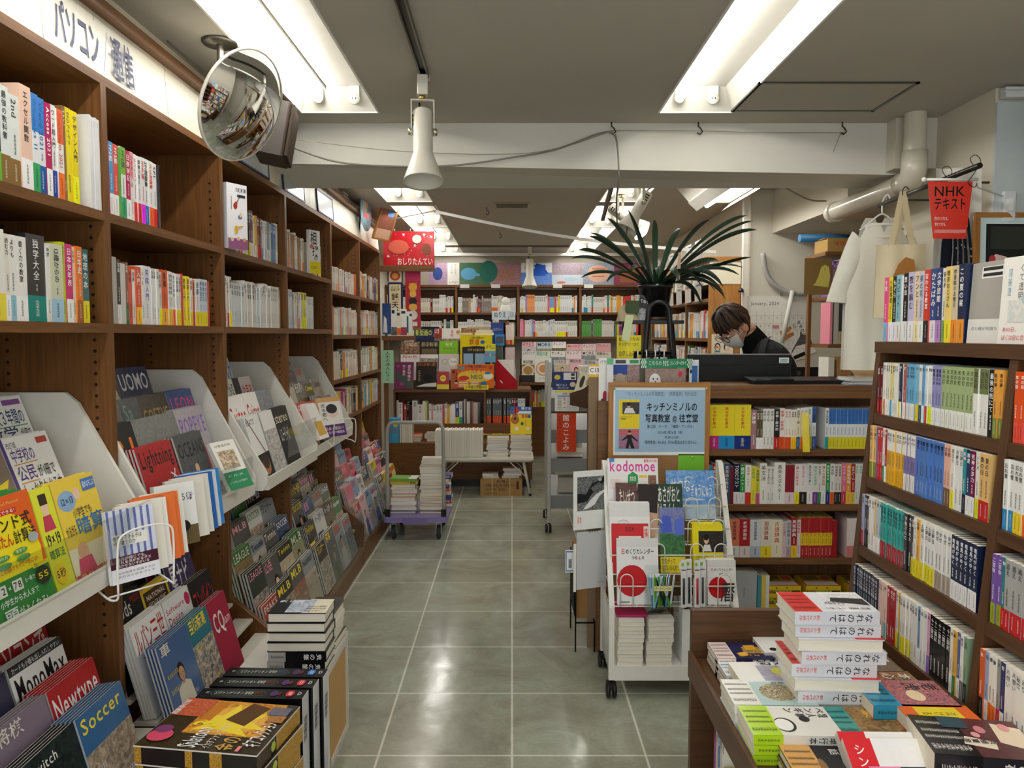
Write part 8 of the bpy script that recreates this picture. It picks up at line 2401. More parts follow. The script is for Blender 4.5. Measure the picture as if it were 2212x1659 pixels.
for i in range(16):
 o = M().box(-0.0045, 0, 0, 0.0045, 0.13, 0.115, 'b9b5a8', 'pages').build('booklet', None, (0.36 + i * 0.0095, 5.795, 0.295))
 enlist(o, 'grey', 'booklet', 'standing on lowest cart shelf', order='from the aisle')
pile(3, (0.43, 5.84, 0.572), 0.2, 0.14, 0.04, ['d8c8b8', 'c8a890', 'e0d4c8'], 'on middle cart shelf', 51, 0.01, False, 'book', 'book', ang=0)
o = make_cover('picture_book', 0.185, 0.135, 0.02, '22356e', 'R 0 0 1 1 22356e;R .45 .55 .95 .95 dfe0e2;R .75 .78 .9 .92 222;R .75 .6 .9 .7 222;E .2 .7 .12 .14 d8c04a;E .82 .3 .12 .14 e0d8a8;T .15 .2 .6 .32 e8ecf4 撮影ようりょう;T .2 .06 .65 .16 e8ecf4 おもしろいんだ')
o.location = (0.395, 5.73, 1.085)
o.rotation_euler = (R(-5), 0, 0)
tag(o, 'navy book shown by its back cover atop the metal cart', 'book')
for i in range(9):
 o = make_book('softcover_book', 0.0165, 0.185, 0.13, 'f4f2ea', None, None)
 o.location = (0.505 + i * 0.0172, 5.79, 1.081)
 o.rotation_euler = (0, 0, pi)
 enlist(o, 'white', 'softcover', 'fore-edge out on top of metal cart')
m = M()
m.box(-0.09, -0.003, 0, 0.09, 0, 0.16, 'f0efe8', 'paper')
p = Print(m, (-0.09, -0.003, 0), (0.18, 0, 0), (0, 0, 0.16), (0, -1, 0))
p.rect(0, .88, 1, 1, 'e8e06a')
p.text(.3, .77, .85, .86, '神宮館こよみ一覧', 'b83a2a', 1)
p.rect(.1, .66, .9, .75, '8ab4dc')
p.poly([(.5, .67), (.54, .74), (.58, .67)], 'e8d83a')
for i in range(8):
 p.rect(.12, .1 + i * .07, .28, .115 + i * .07, '555')
 p.rect(.5, .1 + i * .07, .88, .112 + i * .07, 'a8b0b8')
 if i in (1, 4, 6, 7):
  p.rect(.36, .095 + i * .07, .44, .13 + i * .07, 'd84a3a')
tag(m.build('chart_card', None, (0.41, 5.725, 0.925)), 'white printed chart card hung on the metal cart', 'card')
m = M()
m.box(0, -0.003, 0, 0.145, 0, 0.29, 'd8421a', 'paper')
p = Print(m, (0, -0.003, 0), (0.145, 0, 0), (0, 0, 0.29), (0, -1, 0))
p.down(.3, .03, .66, .98, '館のこよみ', 'f6f2ea', 2)
p.down(.08, .05, .22, .95, 'せを見守って一一〇年', '4a1a0c', 0)
tag(m.build('banner', None, (0.335, 5.728, 0.62)), 'orange almanac banner with white lettering on the metal cart', 'banner')
# slanted card display beside it
t = root('card_display', (0.545, 5.3, 1.02), (0, 0, R(-20)), 'brown tilted counter display box of oval-pictured cards', 'display')
m = M()
m.prism([(-0.11, 0.0), (0.0, -0.02), (0.1, 0.12), (0.1, 0.2), (-0.02, 0.11), (-0.11, 0.08)], -0.14, 0.0, '5a4436', 'card', 1)
m.build('box', t)
for i in range(3):
 m = M()
 m.T = MX.Translation((-0.075 + 0.06 * i, -0.07, 0.06 + 0.03 * i)) @ MX.Rotation(R(14), 4, 'Y') @ MX.Rotation(R(-18), 4, 'X')
 m.box(-0.035, 0, 0, 0.035, 0.012, 0.17, 'd8d4b4', 'paper')
 p = Print(m, (-0.035, 0, 0), (0.07, 0, 0), (0, 0, 0.17), (0, -1, 0))
 p.disc(.5, .6, .22, .26, '2a2c2a') if i == 0 else p.disc(.5, .4, .3, .2, 'b85a4a', 'photo_fine', '6a9a6a')
 m.build('card', t)
t = root('side_shelf', (0.52, 5.0, 0), label='narrow dark shelf with white boxes between cart and counter', cat='shelf')
for x in (0.0, 0.2):
 M().box(x, 0, 0.0, x + 0.015, 0.3, 1.02, '2a1c12', 'wood_dark').build('side_panel', t)
for z in (0.3, 0.62, 0.9):
 M().box(0.0151, 0, z - 0.015, 0.1999, 0.3, z, '2a1c12', 'wood_dark').build('shelf_board', t)
for i in range(6):
 o = M().rbox(-0.035, 0, 0, 0.035, 0.12, 0.075, 0.004, 'eceae2', 'card').build('carton', None, (0.58 + 0.08 * (i % 2), 5.005, 0.6205 + 0.0765 * (i // 2)))
 enlist(o, 'small white', 'box', 'on dark shelf behind the cart', 'box', order='from the bottom')
pile(4, (0.625, 5.12, 0.3005), 0.15, 0.11, 0.04, ['c8302c', 'efe4dc', 'd85a4a'], 'on dark shelf behind the cart', 53, 0.008, False, 'paperback_book', 'paperback', ang=0, spines=.8)
# ================================================================== books heaped on the near table
B1 = 0.6008
TB = [  # x, y, rz, length, width, thickness, colour, cover, title, band, hard, copies, look
(0.612, 2.012, 0.0, .15, .106, .017, '20204c', 'R 0 0 1 1 1f1f4a;f .3 .55 .7 .98 e0b83a 3a2a5a;R .2 .6 .5 .8 d8a02a;P e8b84a .7 .4 .9 .45 .8 .6 .6 .55;v .75 .4 .9 .8 e8a03a まだ夜', None, 'f0dcd6', 0, 2, 'navy and yellow illustrated paperback under a pale pink band, at the far corner'),
(0.612, 1.93, 0.0, .15, .106, .014, '5a4030', 'R 0 0 1 1 6a4a34;F .1 .65 1 1 c8dcf0 f4f4f4;P e0d0b0 .1 .4 .14 .4 .9 .7 .86 .72', None, 'e0e8f0', 0, 2, 'brown and sky paperback with pale blue band, second row from end panel'),
(0.625, 1.85, 0.0, .152, .106, .022, 'f2efe8', 'R 0 0 1 1 f2f0ea;F .2 .4 1 .98 9a96b0 b8b4c4;E .5 .7 .2 .1 c8c84a;X .02 .45 .18 .98 2a2426 楽園', None, None, 0, 2, 'white paperback with lilac still-life cover, third row from end panel'),
(0.598, 1.745, -0.02, .19, .128, .021, 'b4cdcb', 'R 0 0 1 1 b4cdcb;G .5 .62 .34 .22 3a3024 d8c8a0;v .06 .6 .18 .95 4a4034 秋の果実', None, 'f2efe8', 0, 2, 'mint book with round painting and orange-edged band'),
(0.6, 1.613, -0.03, .19, .128, .021, 'e2e0d8', 'R 0 0 1 1 e4e2da;E .65 .42 .24 .12 1a1a1c;E .65 .41 .2 .1 f0eee8;E .45 .68 .1 .06 1a1a1c;X .06 .5 .24 .98 1c1c1e ペンギン;X .26 .6 .4 .98 1c1c1e 殺人事', None, 'b4dc1e', 0, 2, 'white penguin mystery with lime green band'),
(0.645, 1.483, -0.04, .19, .128, .022, '1e1e1e', 'R 0 0 1 1 1d1d1e;X .1 .5 .28 .95 f0eeea 身の上話;V .32 .6 .44 .95 d8d4cc 佐藤正午;E .6 .35 .2 .04 8a6a3a', None, 'd8a050', 1, 1, 'black paperback with tan band, beside penguin book'),
(0.655, 1.35, -0.06, .19, .128, .03, 'efece6', 'R 0 0 1 1 f0eee8;R .12 .55 .34 .97 8a9868;X .14 .56 .32 .96 1c2418 月の満ち欠け;F 0 .03 1 .42 3a5a8a 8ab0b8;E .3 .3 .16 .06 e0c0a8;E .55 .22 .16 .06 e0c0a8;R 0 0 1 .05 6a2a6a', None, None, 0, 1, 'white moon novel with blue photo strip, at the near edge'),
(0.772, 1.618, -0.03, .19, .128, .03, '6a5030', 'F 0 0 1 1 6a4a2a b08a50;X .1 .5 .4 .95 e8c050 黄色い家', None, '2a9a94', 1, 1, 'golden brown hardback with teal band, before the tall stack'),
(0.785, 1.49, -0.04, .188, .128, .03, '1c2444', 'R 0 0 1 1 1c2444;X .15 .45 .34 .95 f0f0f0 着水服;E .5 .3 .1 .03 c83a4a', None, 'ee8ab8', 1, 1, 'navy book with pink band, behind the red-edged pair'),
(0.77, 1.345, -0.03, .19, .12, .028, 'd86a9a', 'F 0 .4 1 1 c8dcd8 d85a8a;E .45 .65 .3 .14 2a2c44;E .5 .62 .16 .09 e8b89a;R 0 0 1 .4 e04a90;v .2 .05 .4 .36 f0f04a 仕事人', None, None, 0, 1, 'pink illustrated book at the near edge'),
(0.74, 2.03, 0.0, .15, .106, .03, 'eceaea', 'R 0 0 1 1 eeecec;B .3 .4 .9 .9 8a8a8e 余生;E .8 .2 .1 .07 1c1c1c', None, None, 0, 1, 'pale grey book with black dot, against the end panel'),
(0.905, 2.01, 0.0, .15, .106, .016, '6a6864', 'f 0 0 1 1 4a4a4a 9a968e', '正体', None, 0, 3, 'grey paperback with spine out, under right bookcase end'),
(0.9, 1.915, 0.0, .152, .106, .02, '5a4638', 'f 0 0 1 1 4a3a30 8a7a68;X .25 .4 .5 .98 efe8dc 正義;T .05 .2 .3 .36 e84a8a 50', None, None, 0, 2, 'brown gridded paperback with pink number, beside bookcase foot'),
(0.885, 1.80, -0.02, .195, .135, .03, '4a3a30', 'F 0 .3 1 1 3a2a22 b07850;X .1 .6 .34 .98 e8e0d4 本心', None, 'f0dc2a', 1, 1, 'brown hardback with rock cover and yellow band'),
(0.885, 1.685, -0.04, .19, .128, .03, 'c86a5a', 'f 0 .2 1 1 3a3a7a e88a6a;X .1 .55 .4 .98 2a2018 老虎;E .6 .6 .2 .1 f0d8b0', None, '2a9ac0', 0, 2, 'red and navy illustrated book with sky blue band'),
(0.91, 1.575, -0.05, .15, .106, .03, 'e85a2a', 'R 0 0 1 1 e86a2a;R .1 .2 .9 .8 f0d82a;v .3 .25 .45 .75 3a2a1a 泣ける', None, None, 0, 2, 'orange and yellow paperback wedged by the dark floral pair'),
]
for x, y, rz, L, w_, t_, c, s, ti, bd, hd, n, look in TB:
 z = B1
 for i in range(n + 1):
  o = lying('table_book', L, w_, t_, (x + 0.002 * (i % 2), y, z), rz, c, s if i == n else '', ti or '単行本', None, bd, bool(hd))
  if i == n:
   tag(o, look, 'book')
  else:
   tag(o, 'copy lying under the ' + ' '.join(look.split()[:9]).rstrip(','), 'book', 'copies under the ' + ' '.join(look.split()[:6]))
  z += t_ + 0.001
  # the tall stack of white and red hardbacks
NARE = 'R 0 0 1 1 dcdde2;P efeff0 0 .5 1 .6 1 .75 .5 .98 0 1;F .1 .55 .75 .98 f0f0f0 c8c8cc;P 2a2826 .3 .6 .5 .55 .7 .98 .35 .98;v .8 .4 .9 .95 333 加藤シゲ;X .5 .45 .66 .7 3a3634 なれのはて'
z = B1
for i in range(9):
 fl = i in (1, 3, 6)
 o = lying('hardback_book', .19, .131, .03, (0.742 + 0.006 * ((i * 3) % 4 - 1.5), 1.757 + 0.004 * ((i * 5) % 3 - 1), z), R(-2.5) + 0.025 * ((i * 7) % 3 - 1), 'dcdde2', NARE if i == 8 else '', 'なれのはて', '26242a', 'e02a26', True, flip=fl, sub='新たな代表作', bs='dcdde2')
 enlist(o, 'white and red-banded', 'hardback', 'in tall stack on near table', 'book', order='from the bottom')
 z += 0.0308
 # dark floral pair
KYO = 'R 0 0 1 1 6a4a44;f 0 .3 1 1 7a3a38 3a2c2e;P f0dcc0 .1 .75 .6 .7 .8 .98 .2 1;P f2e4d0 .5 .4 .7 .35 .8 .62 .6 .66;E .3 .6 .1 .05 d88a94;E .2 .85 .1 .05 e8a0a0;E .45 .52 .07 .04 e8a4a8;f 0 .26 .3 .5 3a5a66 2a4048;V .56 .36 .68 .66 2a2424 京極夏彦'
for i in range(2):
 o = lying('thick_paperback', .2, .15, .056, (0.905 - 0.012 * (1 - i), 1.455 - 0.02 * (1 - i), 0.601 + i * 0.057), R(-6) - 0.05 * i, '2a2a30', KYO if i else '', '鵼の碑', 'e8e0d8', '16171a', False, bandw=.42)
 tag(o, ('lower', 'upper')[i] + ' of two thick dark floral paperbacks with black bands', 'book')
for i, (c, lb) in enumerate((('e8e6e2', 'white-covered book tilted spine up among the near books, red band'), ('d8d4d0', 'second white book with red band, tilted behind the first'))):
 o = make_cover('softcover_book', .15, .106, .02, c, 'R 0 0 1 1 f0eeec;R 0 0 .36 1 d8202a;V .1 .2 .25 .9 f4f0f0 シンデ;R .7 .1 .85 .3 333')
 o.location = (0.735, 1.40 + 0.026 * i, 0.6 + .036)
 o.rotation_euler = (R(-58), 0, -0.02)
 tag(o, lb, 'book')
 # books on the shelf under the table
for i in range(5):
 o = make_book('softcover_book', .017, .2, .13, ('b85aa0', 'e8e4da', '3a78b8', 'd8d4cc', 'f0eee8')[i], None, '雑学', None)
 o.location = (0.54, 1.98 - i * 0.02, 0.2608)
 o.rotation_euler = (0, 0, -pi / 2)
 enlist(o, colour_name(('b85aa0', 'e8e4da', '3a78b8', 'd8d4cc', 'f0eee8')[i]), 'softcover', 'upright under the near table')
z = 0.2608
for i, (c, ti) in enumerate((('2f9a5a', '図鑑'), ('4a8ac8', 'シリーズ'), ('3a78b8', '新改訂版'), ('d8402a', '警部'), ('d8c81e', 'なんでも'))):
 o = lying('softcover_book', .19, .13, .028, (0.62, 1.82, z), 0.06 * (i % 3), c, 'R 0 0 1 1 d8c81e;X .5 .4 .8 .9 222 初めの;B .1 .3 .4 .6 c8402a 1' if i == 4 else '', ti)
 enlist(o, colour_name(c), 'softcover', 'in pile under the near table', order='from the bottom')
 z += .0288
 # ================================================================== foot of the till counter, its top
def dict_box(x, y, z, w_, c, lab, k):
 t = root('boxed_dictionary', (x, y, z), label=lab, cat='box')
 m = M()
 m.box(-w_ / 2, 0, 0, w_ / 2, 0.16, 0.058, c, 'gloss')
 Print(m, (-w_ / 2, 0, 0), (w_, 0, 0), (0, 0, 0.058), (0, -1, 0)).run('R .02 .35 .98 .6 3a3a1a;T .15 .38 .75 .57 f0e86a 小学国語辞典;E .1 .47 .06 .16 c8642a;E .3 .8 .03 .06 5a4a1a;E .6 .82 .03 .06 5a4a1a')
 Print(m, (-w_ / 2, 0, 0.058), (w_, 0, 0), (0, 0.16, 0), (0, 0, 1)).run('R 0 0 1 .45 c8302c;R .05 .05 .95 .4 f0e4dc;T .1 .5 .6 .9 2a2a1a 国語辞典;E .8 .7 .14 .2 d85a3a')
 m.build('carton', t)
 return t
for k, (x, n) in enumerate(((1.29, 2), (1.48, 2), (1.69, 2))):
 for i in range(n):
  dict_box(x, 3.6 - 0.02 * (i % 2), 0.191 + i * 0.0595, .165, 'e8c81e', f'yellow boxed dictionary, {("lower", "upper")[i]}, {("first", "second", "third")[k]} pile at counter foot', k)
o = make_cover('slipcase', .115, .19, .07, 'b8bcc0', 'R 0 0 1 1 b8bcc0;v .45 .35 .52 .6 555 歳時記')
o.location = (1.1, 3.565, 0.191)
tag(o, 'grey slipcase with tiny lettering at the counter foot', 'box')
for i in range(4):
 o = make_book('softcover_book', .018, .17, .12, ('4a9ab8', 'f0d04a', 'f2f0ea', 'e0e4e8')[i], None, None)
 o.location = (1.178 + i * 0.0, 3.57 + i * 0.0, 0.191)
 o.location = (1.172 + i * 0.019 - 0.0, 3.57, 0.191)
 if i == 3:
  bpy.data.objects.remove(o)
  continue
 enlist(o, colour_name(('4a9ab8', 'f0d04a', 'f2f0ea')[i]), 'softcover', 'beside grey slipcase at counter foot')
o = make_cover('dictionary', .13, .175, .03, 'e8d428', 'R 0 0 1 1 e4d02a;R .2 .55 .8 .9 c8b89a;R .2 .15 .8 .45 a8987a')
o.location = (1.375, 3.53, 0.9655)
o.rotation_euler = (R(-3), 0, R(72))
tag(o, 'yellow book shown by its cover, jutting from counter top shelf', 'book')
z = 1.2625
for i in range(6):
 o = M().box(-0.09, -0.07, 0, 0.09, 0.07, 0.0055, ('a8c8d8', 'd8dce0', 'b8a8a0', 'c8d8e0', 'e0e0dc', 'cfc8c0')[i], 'gloss').build('booklet', None, (1.665 + 0.006 * (i % 3), 3.66, z), (0, 0, 0.1 * (i % 2)))
 enlist(o, 'thin', 'booklet', 'in the pile on counter top', 'booklet', order='from the bottom')
 z += 0.006
o = M().box(-0.06, 0, 0, 0.06, 0.002, 0.075, 'e8d03a', 'photo_fine', 'c89ab0').build('postcard', None, (1.7, 3.66, z + 0.001), (R(-62), 0, 0.1))
tag(o, 'yellow and pink postcard leaning on booklets, counter top', 'card')
t = root('monitor', (1.165, 3.9, 1.2622), label='black monitor seen from behind on the till counter', cat='monitor')
m = M()
m.rbox(-0.275, -0.016, 0.0, 0.25, 0.016, 0.135, 0.012, '15181b', 'plastic')
m.box(-0.26, -0.024, 0.005, 0.22, -0.0161, 0.085, '101316', 'plastic')
m.build('casing', t)
m = M()
p = Print(m, (0.185, -0.0161, 0.092), (0.05, 0, 0), (0, 0, 0.028), (0, -1, 0))
p.rect(0, 0, 1, 1, 'dfe6e8')
for i in range(3):
 p.rect(.15, .2 + .22 * i, .85, .3 + .22 * i, '4a8a88')
m.build('sticker', t)
M().box(-0.275, -0.016, 0.1351, 0.25, 0.016, 0.138, 'b8bcbc', 'metal').build('bright_edge', t)
t = root('keyboard_tray', (1.34, 3.72, 1.2622), (R(6), 0, R(2)), 'flat black tray with folded stand on the counter top', 'tray')
M().rbox(-0.2, -0.06, 0.008, 0.25, 0.06, 0.024, 0.01, '14171a', 'plastic').build('tray', t)
m = M()
m.tube([(-0.18, -0.061, 0.03), (0.0, -0.063, 0.028)], 0.004, '3a4a4a', 'metal', 6)
m.build('arm', t)
# ================================================================== staff corner
SW = 5.399
t = root('wall_calendar', (1.645, SW - 0.006, 1.325), label='white January 2024 wall calendar behind the shop worker', cat='calendar')
m = M()
m.box(0, 0, 0, 0.425, 0.005, 0.44, 'efece2', 'paper')
p = Print(m, (0, 0, 0), (0.425, 0, 0), (0, 0, 0.44), (0, -1, 0))
p.text(.06, .85, .52, .92, 'January, 2024', '4a463e', 0)
for i in range(8):
 p.rect(.02 + i * .135, .04, .024 + i * .135, .76, 'a8a398')
for j in range(6):
 p.rect(.02, .04 + j * .13, .97, .043 + j * .13, 'a8a398')
d = 1
for j in range(5):
 for i in range(7):
  if j == 0 and i < 1:
   continue
  if d < 32:
   p.text(.085 + i * .135 - .015, .64 - j * .13, .085 + i * .135 + .015, .675 - j * .13, str(d), '77726a', 0)
   d += 1
p.rect(.41, .5, .52, .54, 'c87a8a')
m.build('sheet', t)
k = M()
k.tube([(0.23, 0.002, 0.44), (0.23, 0.002, 0.46), (0.236, 0.002, 0.468), (0.242, 0.002, 0.46), (0.242, 0.002, 0.44)], 0.002, '8a867c', 'metal', 5)
k.build('hanging_clip', t)
tag(M().tube(smooth([(1.735, 5.36, 2.06), (1.75, 5.36, 1.95), (1.80, 5.36, 1.86), (1.9, 5.36, 1.795), (2.02, 5.36, 1.78), (2.15, 5.36, 1.8)], 5), 0.018, 'a9a8a4', 'enamel', 12).build('curved_pipe'), 'curved grey pipe hooked on wall above the calendar', 'pipe')
tag(M().tube([(1.935, 5.33, 1.80), (1.87, 5.33, 1.44)], 0.015, 'e4e2dc', 'paper', 12).build('paper_roll'), 'white rolled paper leaning across the January calendar', 'roll')
def wall_sheet(name, x, z, w_, h, ang, c, s, label, cat, y=SW - 0.004, e=0.003):
 m = M()
 m.box(0, -e, 0, w_, 0, h, c, 'paper')
 Print(m, (0, -e, 0), (w_, 0, 0), (0, 0, h), (0, -1, 0)).run(s)
 tag(m.build(name, None, (x, y, z), (0, R(ang), 0)), label, cat)
wall_sheet('poster', 1.96, 1.30, .19, .26, -24, 'efece4', 'R 0 0 1 1 efece4;P c8843a .02 .6 .5 .66 .5 .74 .2 .76 .5 .84 .5 .92 .05 .9;X .74 .5 .92 .98 222 オオカミ;V .55 .75 .7 .95 444 とぼく;P 5a5856 .1 .2 .4 .36 .9 .3 .98 .1 1 .5 .8 .56 .76 .7 .66 .56 .2 .3;R .15 .04 .6 .14 1c1c1c', 'tilted wolf picture poster pinned on the staff wall', 'poster')
wall_sheet('poster', 1.9, 1.12, .26, .15, 0, '1c1c1c', 'R 0 0 1 1 1a1a1c;t .08 .6 .5 .8 666 夜の列車;t .08 .3 .5 .5 555 鳥の群れ;P e8e8e4 .55 .1 .6 .5 .64 .1;P e8e8e4 .66 .1 .71 .55 .75 .1;P e8e8e4 .78 .1 .83 .5 .87 .1', 'black poster with white birds low on the staff wall', 'poster')
wall_sheet('card', 1.44, 1.315, .155, .185, 0, 'efe4cc', 'R 0 0 1 1 efe4cc;T .1 .88 .7 .95 3a3426 往来堂書店について;t .1 .78 .95 .85 4a4436 日ごろの読書から;E .28 .5 .14 .17 3a2a22;E .28 .48 .1 .13 f0d8b8;R .22 .47 .3 .53 c83a2a;E .7 .5 .13 .14 26201c;E .72 .47 .1 .12 f0d8b8;R .14 .3 .42 .34 3a8ab0;t .08 .2 .9 .27 3a3426 絵本とこどものあいだ;t .08 .1 .9 .17 3a3426 本と町をむすぶ', 'cream hand-drawn card of two heads on oak end panel', 'card', 5.5555)
t = root('staff_shelf', (1.87, 4.6, 0), label='brown shelf unit crammed with books in the staff corner', cat='shelf unit')
for x, y in ((0.0, .27), (0.62, 0)):
 M().box(x, y, 0, x + 0.02, 0.3, 1.967, '777', 'wood').build('side_panel', t)
for z in (0.3, 0.7, 1.16, 1.44, 1.725, 1.99):
 M().box(0.0201 if z < 1.9 else -0.01, 0, z - 0.022, 0.6199 if z < 1.9 else 0.65, 0.3, z, '777', 'wood', ax=0).build('shelf_board', t)
shelf_row(gen(61, 0.5, ['e85a9a', 'f0c8d8', '8a5aa8', 'e8e4f0', '3a3a4a', 'd84a7a', 'c8b8e0'], (10, 18), (180, 225), .2), (1.9, 4.606, 1.725), 'F', 'on top shelf in staff corner', 'softcover', 'softcover_book', .14)
shelf_row('8.25.e88aa0 7.250.e8a0b0 7.250.3a3a3a 9.250.b8b4ac*3 30.252.2a2a2c.b8a87a' .replace('8.25.', '8.250.') + ' 13.235.f0b8d0.e85a9a.物語.a3a*8 12.235.8ac0d8.-.本', (1.9, 4.606, 1.44), 'F', 'on middle shelf in staff corner', 'softcover', 'softcover_book', .14)
for i, (x, w_, h, c, tx) in enumerate(((1.9, .035, .2, 'e8e4da', None), (1.95, .09, .2, 'b08a58', '再建'), (2.06, .05, .16, 'e8dcc8', 'やらわ'), (2.13, .09, .19, '2a2a30', None), (2.24, .1, .2, '8a6a4a', 'まち'))):
 m = M()
 m.box(0, 0, 0, w_, 0.15, h, c, 'card')
 if tx:
  Print(m, (0, 0, 0), (w_, 0, 0), (0, 0, h), (0, -1, 0)).run(f'V .25 .15 .75 .9 {"b8402a" if i == 1 else "2a2420"} {tx}')
 enlist(m.build('document_box', None, (x, 4.61, 1.1608)), colour_name(c), 'box', 'on lower shelf in staff corner', 'box')
wall_sheet('picture_card', 1.735, 1.735, .16, .215, 0, '7d6234', 'R 0 0 1 1 7d6234;P c8bc5a .38 .25 .9 .2 .96 .5 .9 .76 .76 .82 .62 .76 .52 .5;P c8bc5a .3 .26 .5 .24 .5 .34;E .76 .7 .02 .015 5a4a1a', 'brown card with printed yellow bird hung on staff shelf', 'card', 4.597, .004)
m = M()
m.box(0, 0, 0, 0.11, 0.01, 0.16, '7a6a52', 'card')
tag(m.build('document_box', None, (1.905, 4.585, 1.7255)), 'brown card folder before the books on staff top shelf', 'folder')
for i, (x, y, z, w_, d_, h, c, lb) in enumerate(((1.88, 4.62, 1.991, .2, .2, .08, 'a88850', 'brown carton marked in red on staff shelf top'), (2.1, 4.65, 1.991, .16, .18, .1, 'b8342c', 'red box on top of the staff shelf'), (2.28, 4.62, 1.991, .18, .2, .12, 'c8b080', 'tan open carton on top of staff shelf'))):
 m = M()
 m.box(0, 0, 0, w_, d_, h, c, 'card')
 m.box(-.01, 0.01, h, w_ * .5, d_ * .6, h + .003, c, 'card')
 if i == 0:
  Print(m, (0, 0, 0), (w_, 0, 0), (0, 0, h), (0, -1, 0)).run('T .2 .4 .7 .75 c8402a 不明分')
 tag(m.build('carton', None, (x, y, z)), lb, 'carton')
tag(M().tube([(1.8, 4.86, 2.1), (2.45, 4.9, 2.105)], .025, '2f6a96', 'plastic', 12).build('plastic_tube'), 'rolled blue plastic sheet above the staff shelf', 'roll')
# clothes rail
t = root('clothes_rail', (1.75, 2.92, 2.13), label='dark metal rail along the pier wall with hangers', cat='rail')
M().tube([(0, 0, 0), (-0.005, 0.78, -0.02)], 0.011, '4a4844', 'metal', 10).build('rail', t)
for y in (0.3, 0.72):
 M().tube([(0, y, -0.005), (0.22, y, -0.005)], 0.005, '5a5852', 'metal', 6).build('bracket', t)
for i, y in enumerate((0.03, 0.22)):
 k = M()
 k.tube(smooth([(-.002, y, .0), (-.02, y + .0, .03), (.0, y, .045), (.02, y, .02), (-.01, y - .005, -.03), (-.03, y - .01, -.06), (0, y, -.075), (.01, y, -.06)], 4), .0016, '5a564c', 'metal', 5)
 tag(k.build('wire_hanger', None, (1.75, 2.92, 2.13)), ('bent wire hook over the rail end by the board', 'bent wire hook over the rail above the print cloth')[i], 'hanger')
def shirt():
 t = root('t_shirt', (1.742, 3.66, 1.33), (0, 0, R(-6)), 'white T-shirt with black cat legs print on hanger', 'shirt')
 m = M()
 def q(u, v):
  z = v * .69
  w_ = .158 + .006 * (1 - v) if v < .62 else .158 - .09 * ((v - .62) / .38) ** 1.6
  x = (u * 2 - 1) * w_
  if v > .93:
   z -= .045 * max(0, 1 - abs(u - .5) / .16) * ((v - .93) / .07)
  return (x, -.02 - .012 * sin(pi * u) + .006 * sin(u * 19 + v * 3) * (1 - v), z)
 m.grid(q, 26, 20, 'e9e6da', 'cloth')
 m.grid(lambda u, v: (lambda a: (a[0], .02 + .012 * sin(pi * u), a[2] + (.03 if v > .93 else 0)))(q(1 - u, v)), 26, 20, 'dedbcf', 'cloth')
 m.build('body', t)
 for s in (-1, 1):
  m = M()
  m.grid(lambda u, v: (s * (.095 + .10 * u ** .8 + (.05 - .012 * (1 - u)) * sin(2 * pi * v)), (.028 + .006 * sin(7 * u + 9 * v)) * cos(2 * pi * v), .61 - .29 * u + (.045 - .04 * u) * sin(2 * pi * v)), 10, 16, 'e6e3d7', 'cloth')
  m.build('sleeve', t)
 m = M()
 m.tube([(.075 * cos(a), -.03 + .012 * abs(cos(a)), .672 + .05 * sin(a) * (1 if sin(a) < 0 else .2)) for a in [2 * pi * i / 20 for i in range(20)]], .008, 'efece2', 'cloth', 8, closed=True)
 m.build('neck_rib', t)
 m = M()
 p = Print(m, (.0, -.0385, .03), (.15, 0, 0), (0, 0, .3), (0, -1, 0))
 p.poly([(.2, 1), (.2, .55), (.1, .35), (.22, .3), (.32, .55), (.4, .7), (.5, .7), (.52, .5), (.5, .3), (.62, .28), (.66, .55), (.75, 1)], '141416', 'cloth')
 m.build('print', t)
 m = M()
 m.tube(smooth([(-.1, 0, .66), (-.05, 0, .7), (0, 0, .735), (.05, 0, .7), (.1, 0, .66)], 4), .004, 'efeeea', 'plastic', 8)
 m.tube(smooth([(0, 0, .735), (0, 0, .79), (.02, 0, .825), (.035, 0, .8)], 4), .004, 'efeeea', 'plastic', 8)
 tag(m.build('clothes_hanger', None, (1.742, 3.66, 1.33), (0, 0, R(-6))), 'white plastic hanger inside the white T-shirt', 'hanger')
shirt()
def tote(x, y, z, w_, h, rz, label, prt):
 t = root('tote_bag', (x, y, z), (0, 0, rz), label, 'bag')
 m = M()
 for s in (-1, 1):
  m.grid(lambda u, v: ((u - .5) * w_ * (1 + .06 * (1 - v)), s * (.004 + .03 * (1 - v) * sin(pi * u)) * 1.0 + .003 * sin(u * 14), v * h), 14, 10, 'dccfae', 'cloth')
 m.build('body', t)
 m = M()
 for s in (-1, 1):
  A = [(-.22 * w_, s * .006, h * .97), (-.12 * w_, s * .005, h * 1.3), (-.02 * w_, 0, h + .215), (.02 * w_, 0, h + .215), (.12 * w_, s * .005, h * 1.3), (.24 * w_, s * .006, h * .97)]
  q = smooth(A, 5)
  m.add([(p.x - .011, p.y, p.z) for p in q] + [(p.x + .011, p.y, p.z + .003) for p in q], [(i, i + 1, len(q) + i + 1, len(q) + i) for i in range(len(q) - 1)], 'd4c6a2', 'cloth')
 m.build('handles', t)
 m = M()
 Print(m, (-w_ / 2, -.037, 0), (w_, 0, 0), (0, 0, h), (0, -1, 0)).run(prt)
 m.build('print', t)
 k = M()
 k.tube(smooth([(0, 0, h + .213), (0.0, 0, h + .235), (.012, 0, h + .25), (.025, 0, h + .235)], 4), .0022, '2a2a28', 'metal', 6)
 tag(k.build('hook', None, (x, y, z), (0, 0, rz)), 'black hook holding the ' + ' '.join(label.split()[:8]), 'hook')
tote(1.705, 3.40, 1.572, .2, .32, R(-10), 'cream tote bag printed with ochre beast shape', 'P a8702a .22 .42 .3 .56 .4 .72 .55 .82 .72 .78 .78 .5 .76 .44 .5 .4;t .35 .33 .6 .37 8a7a5a ZZZ')
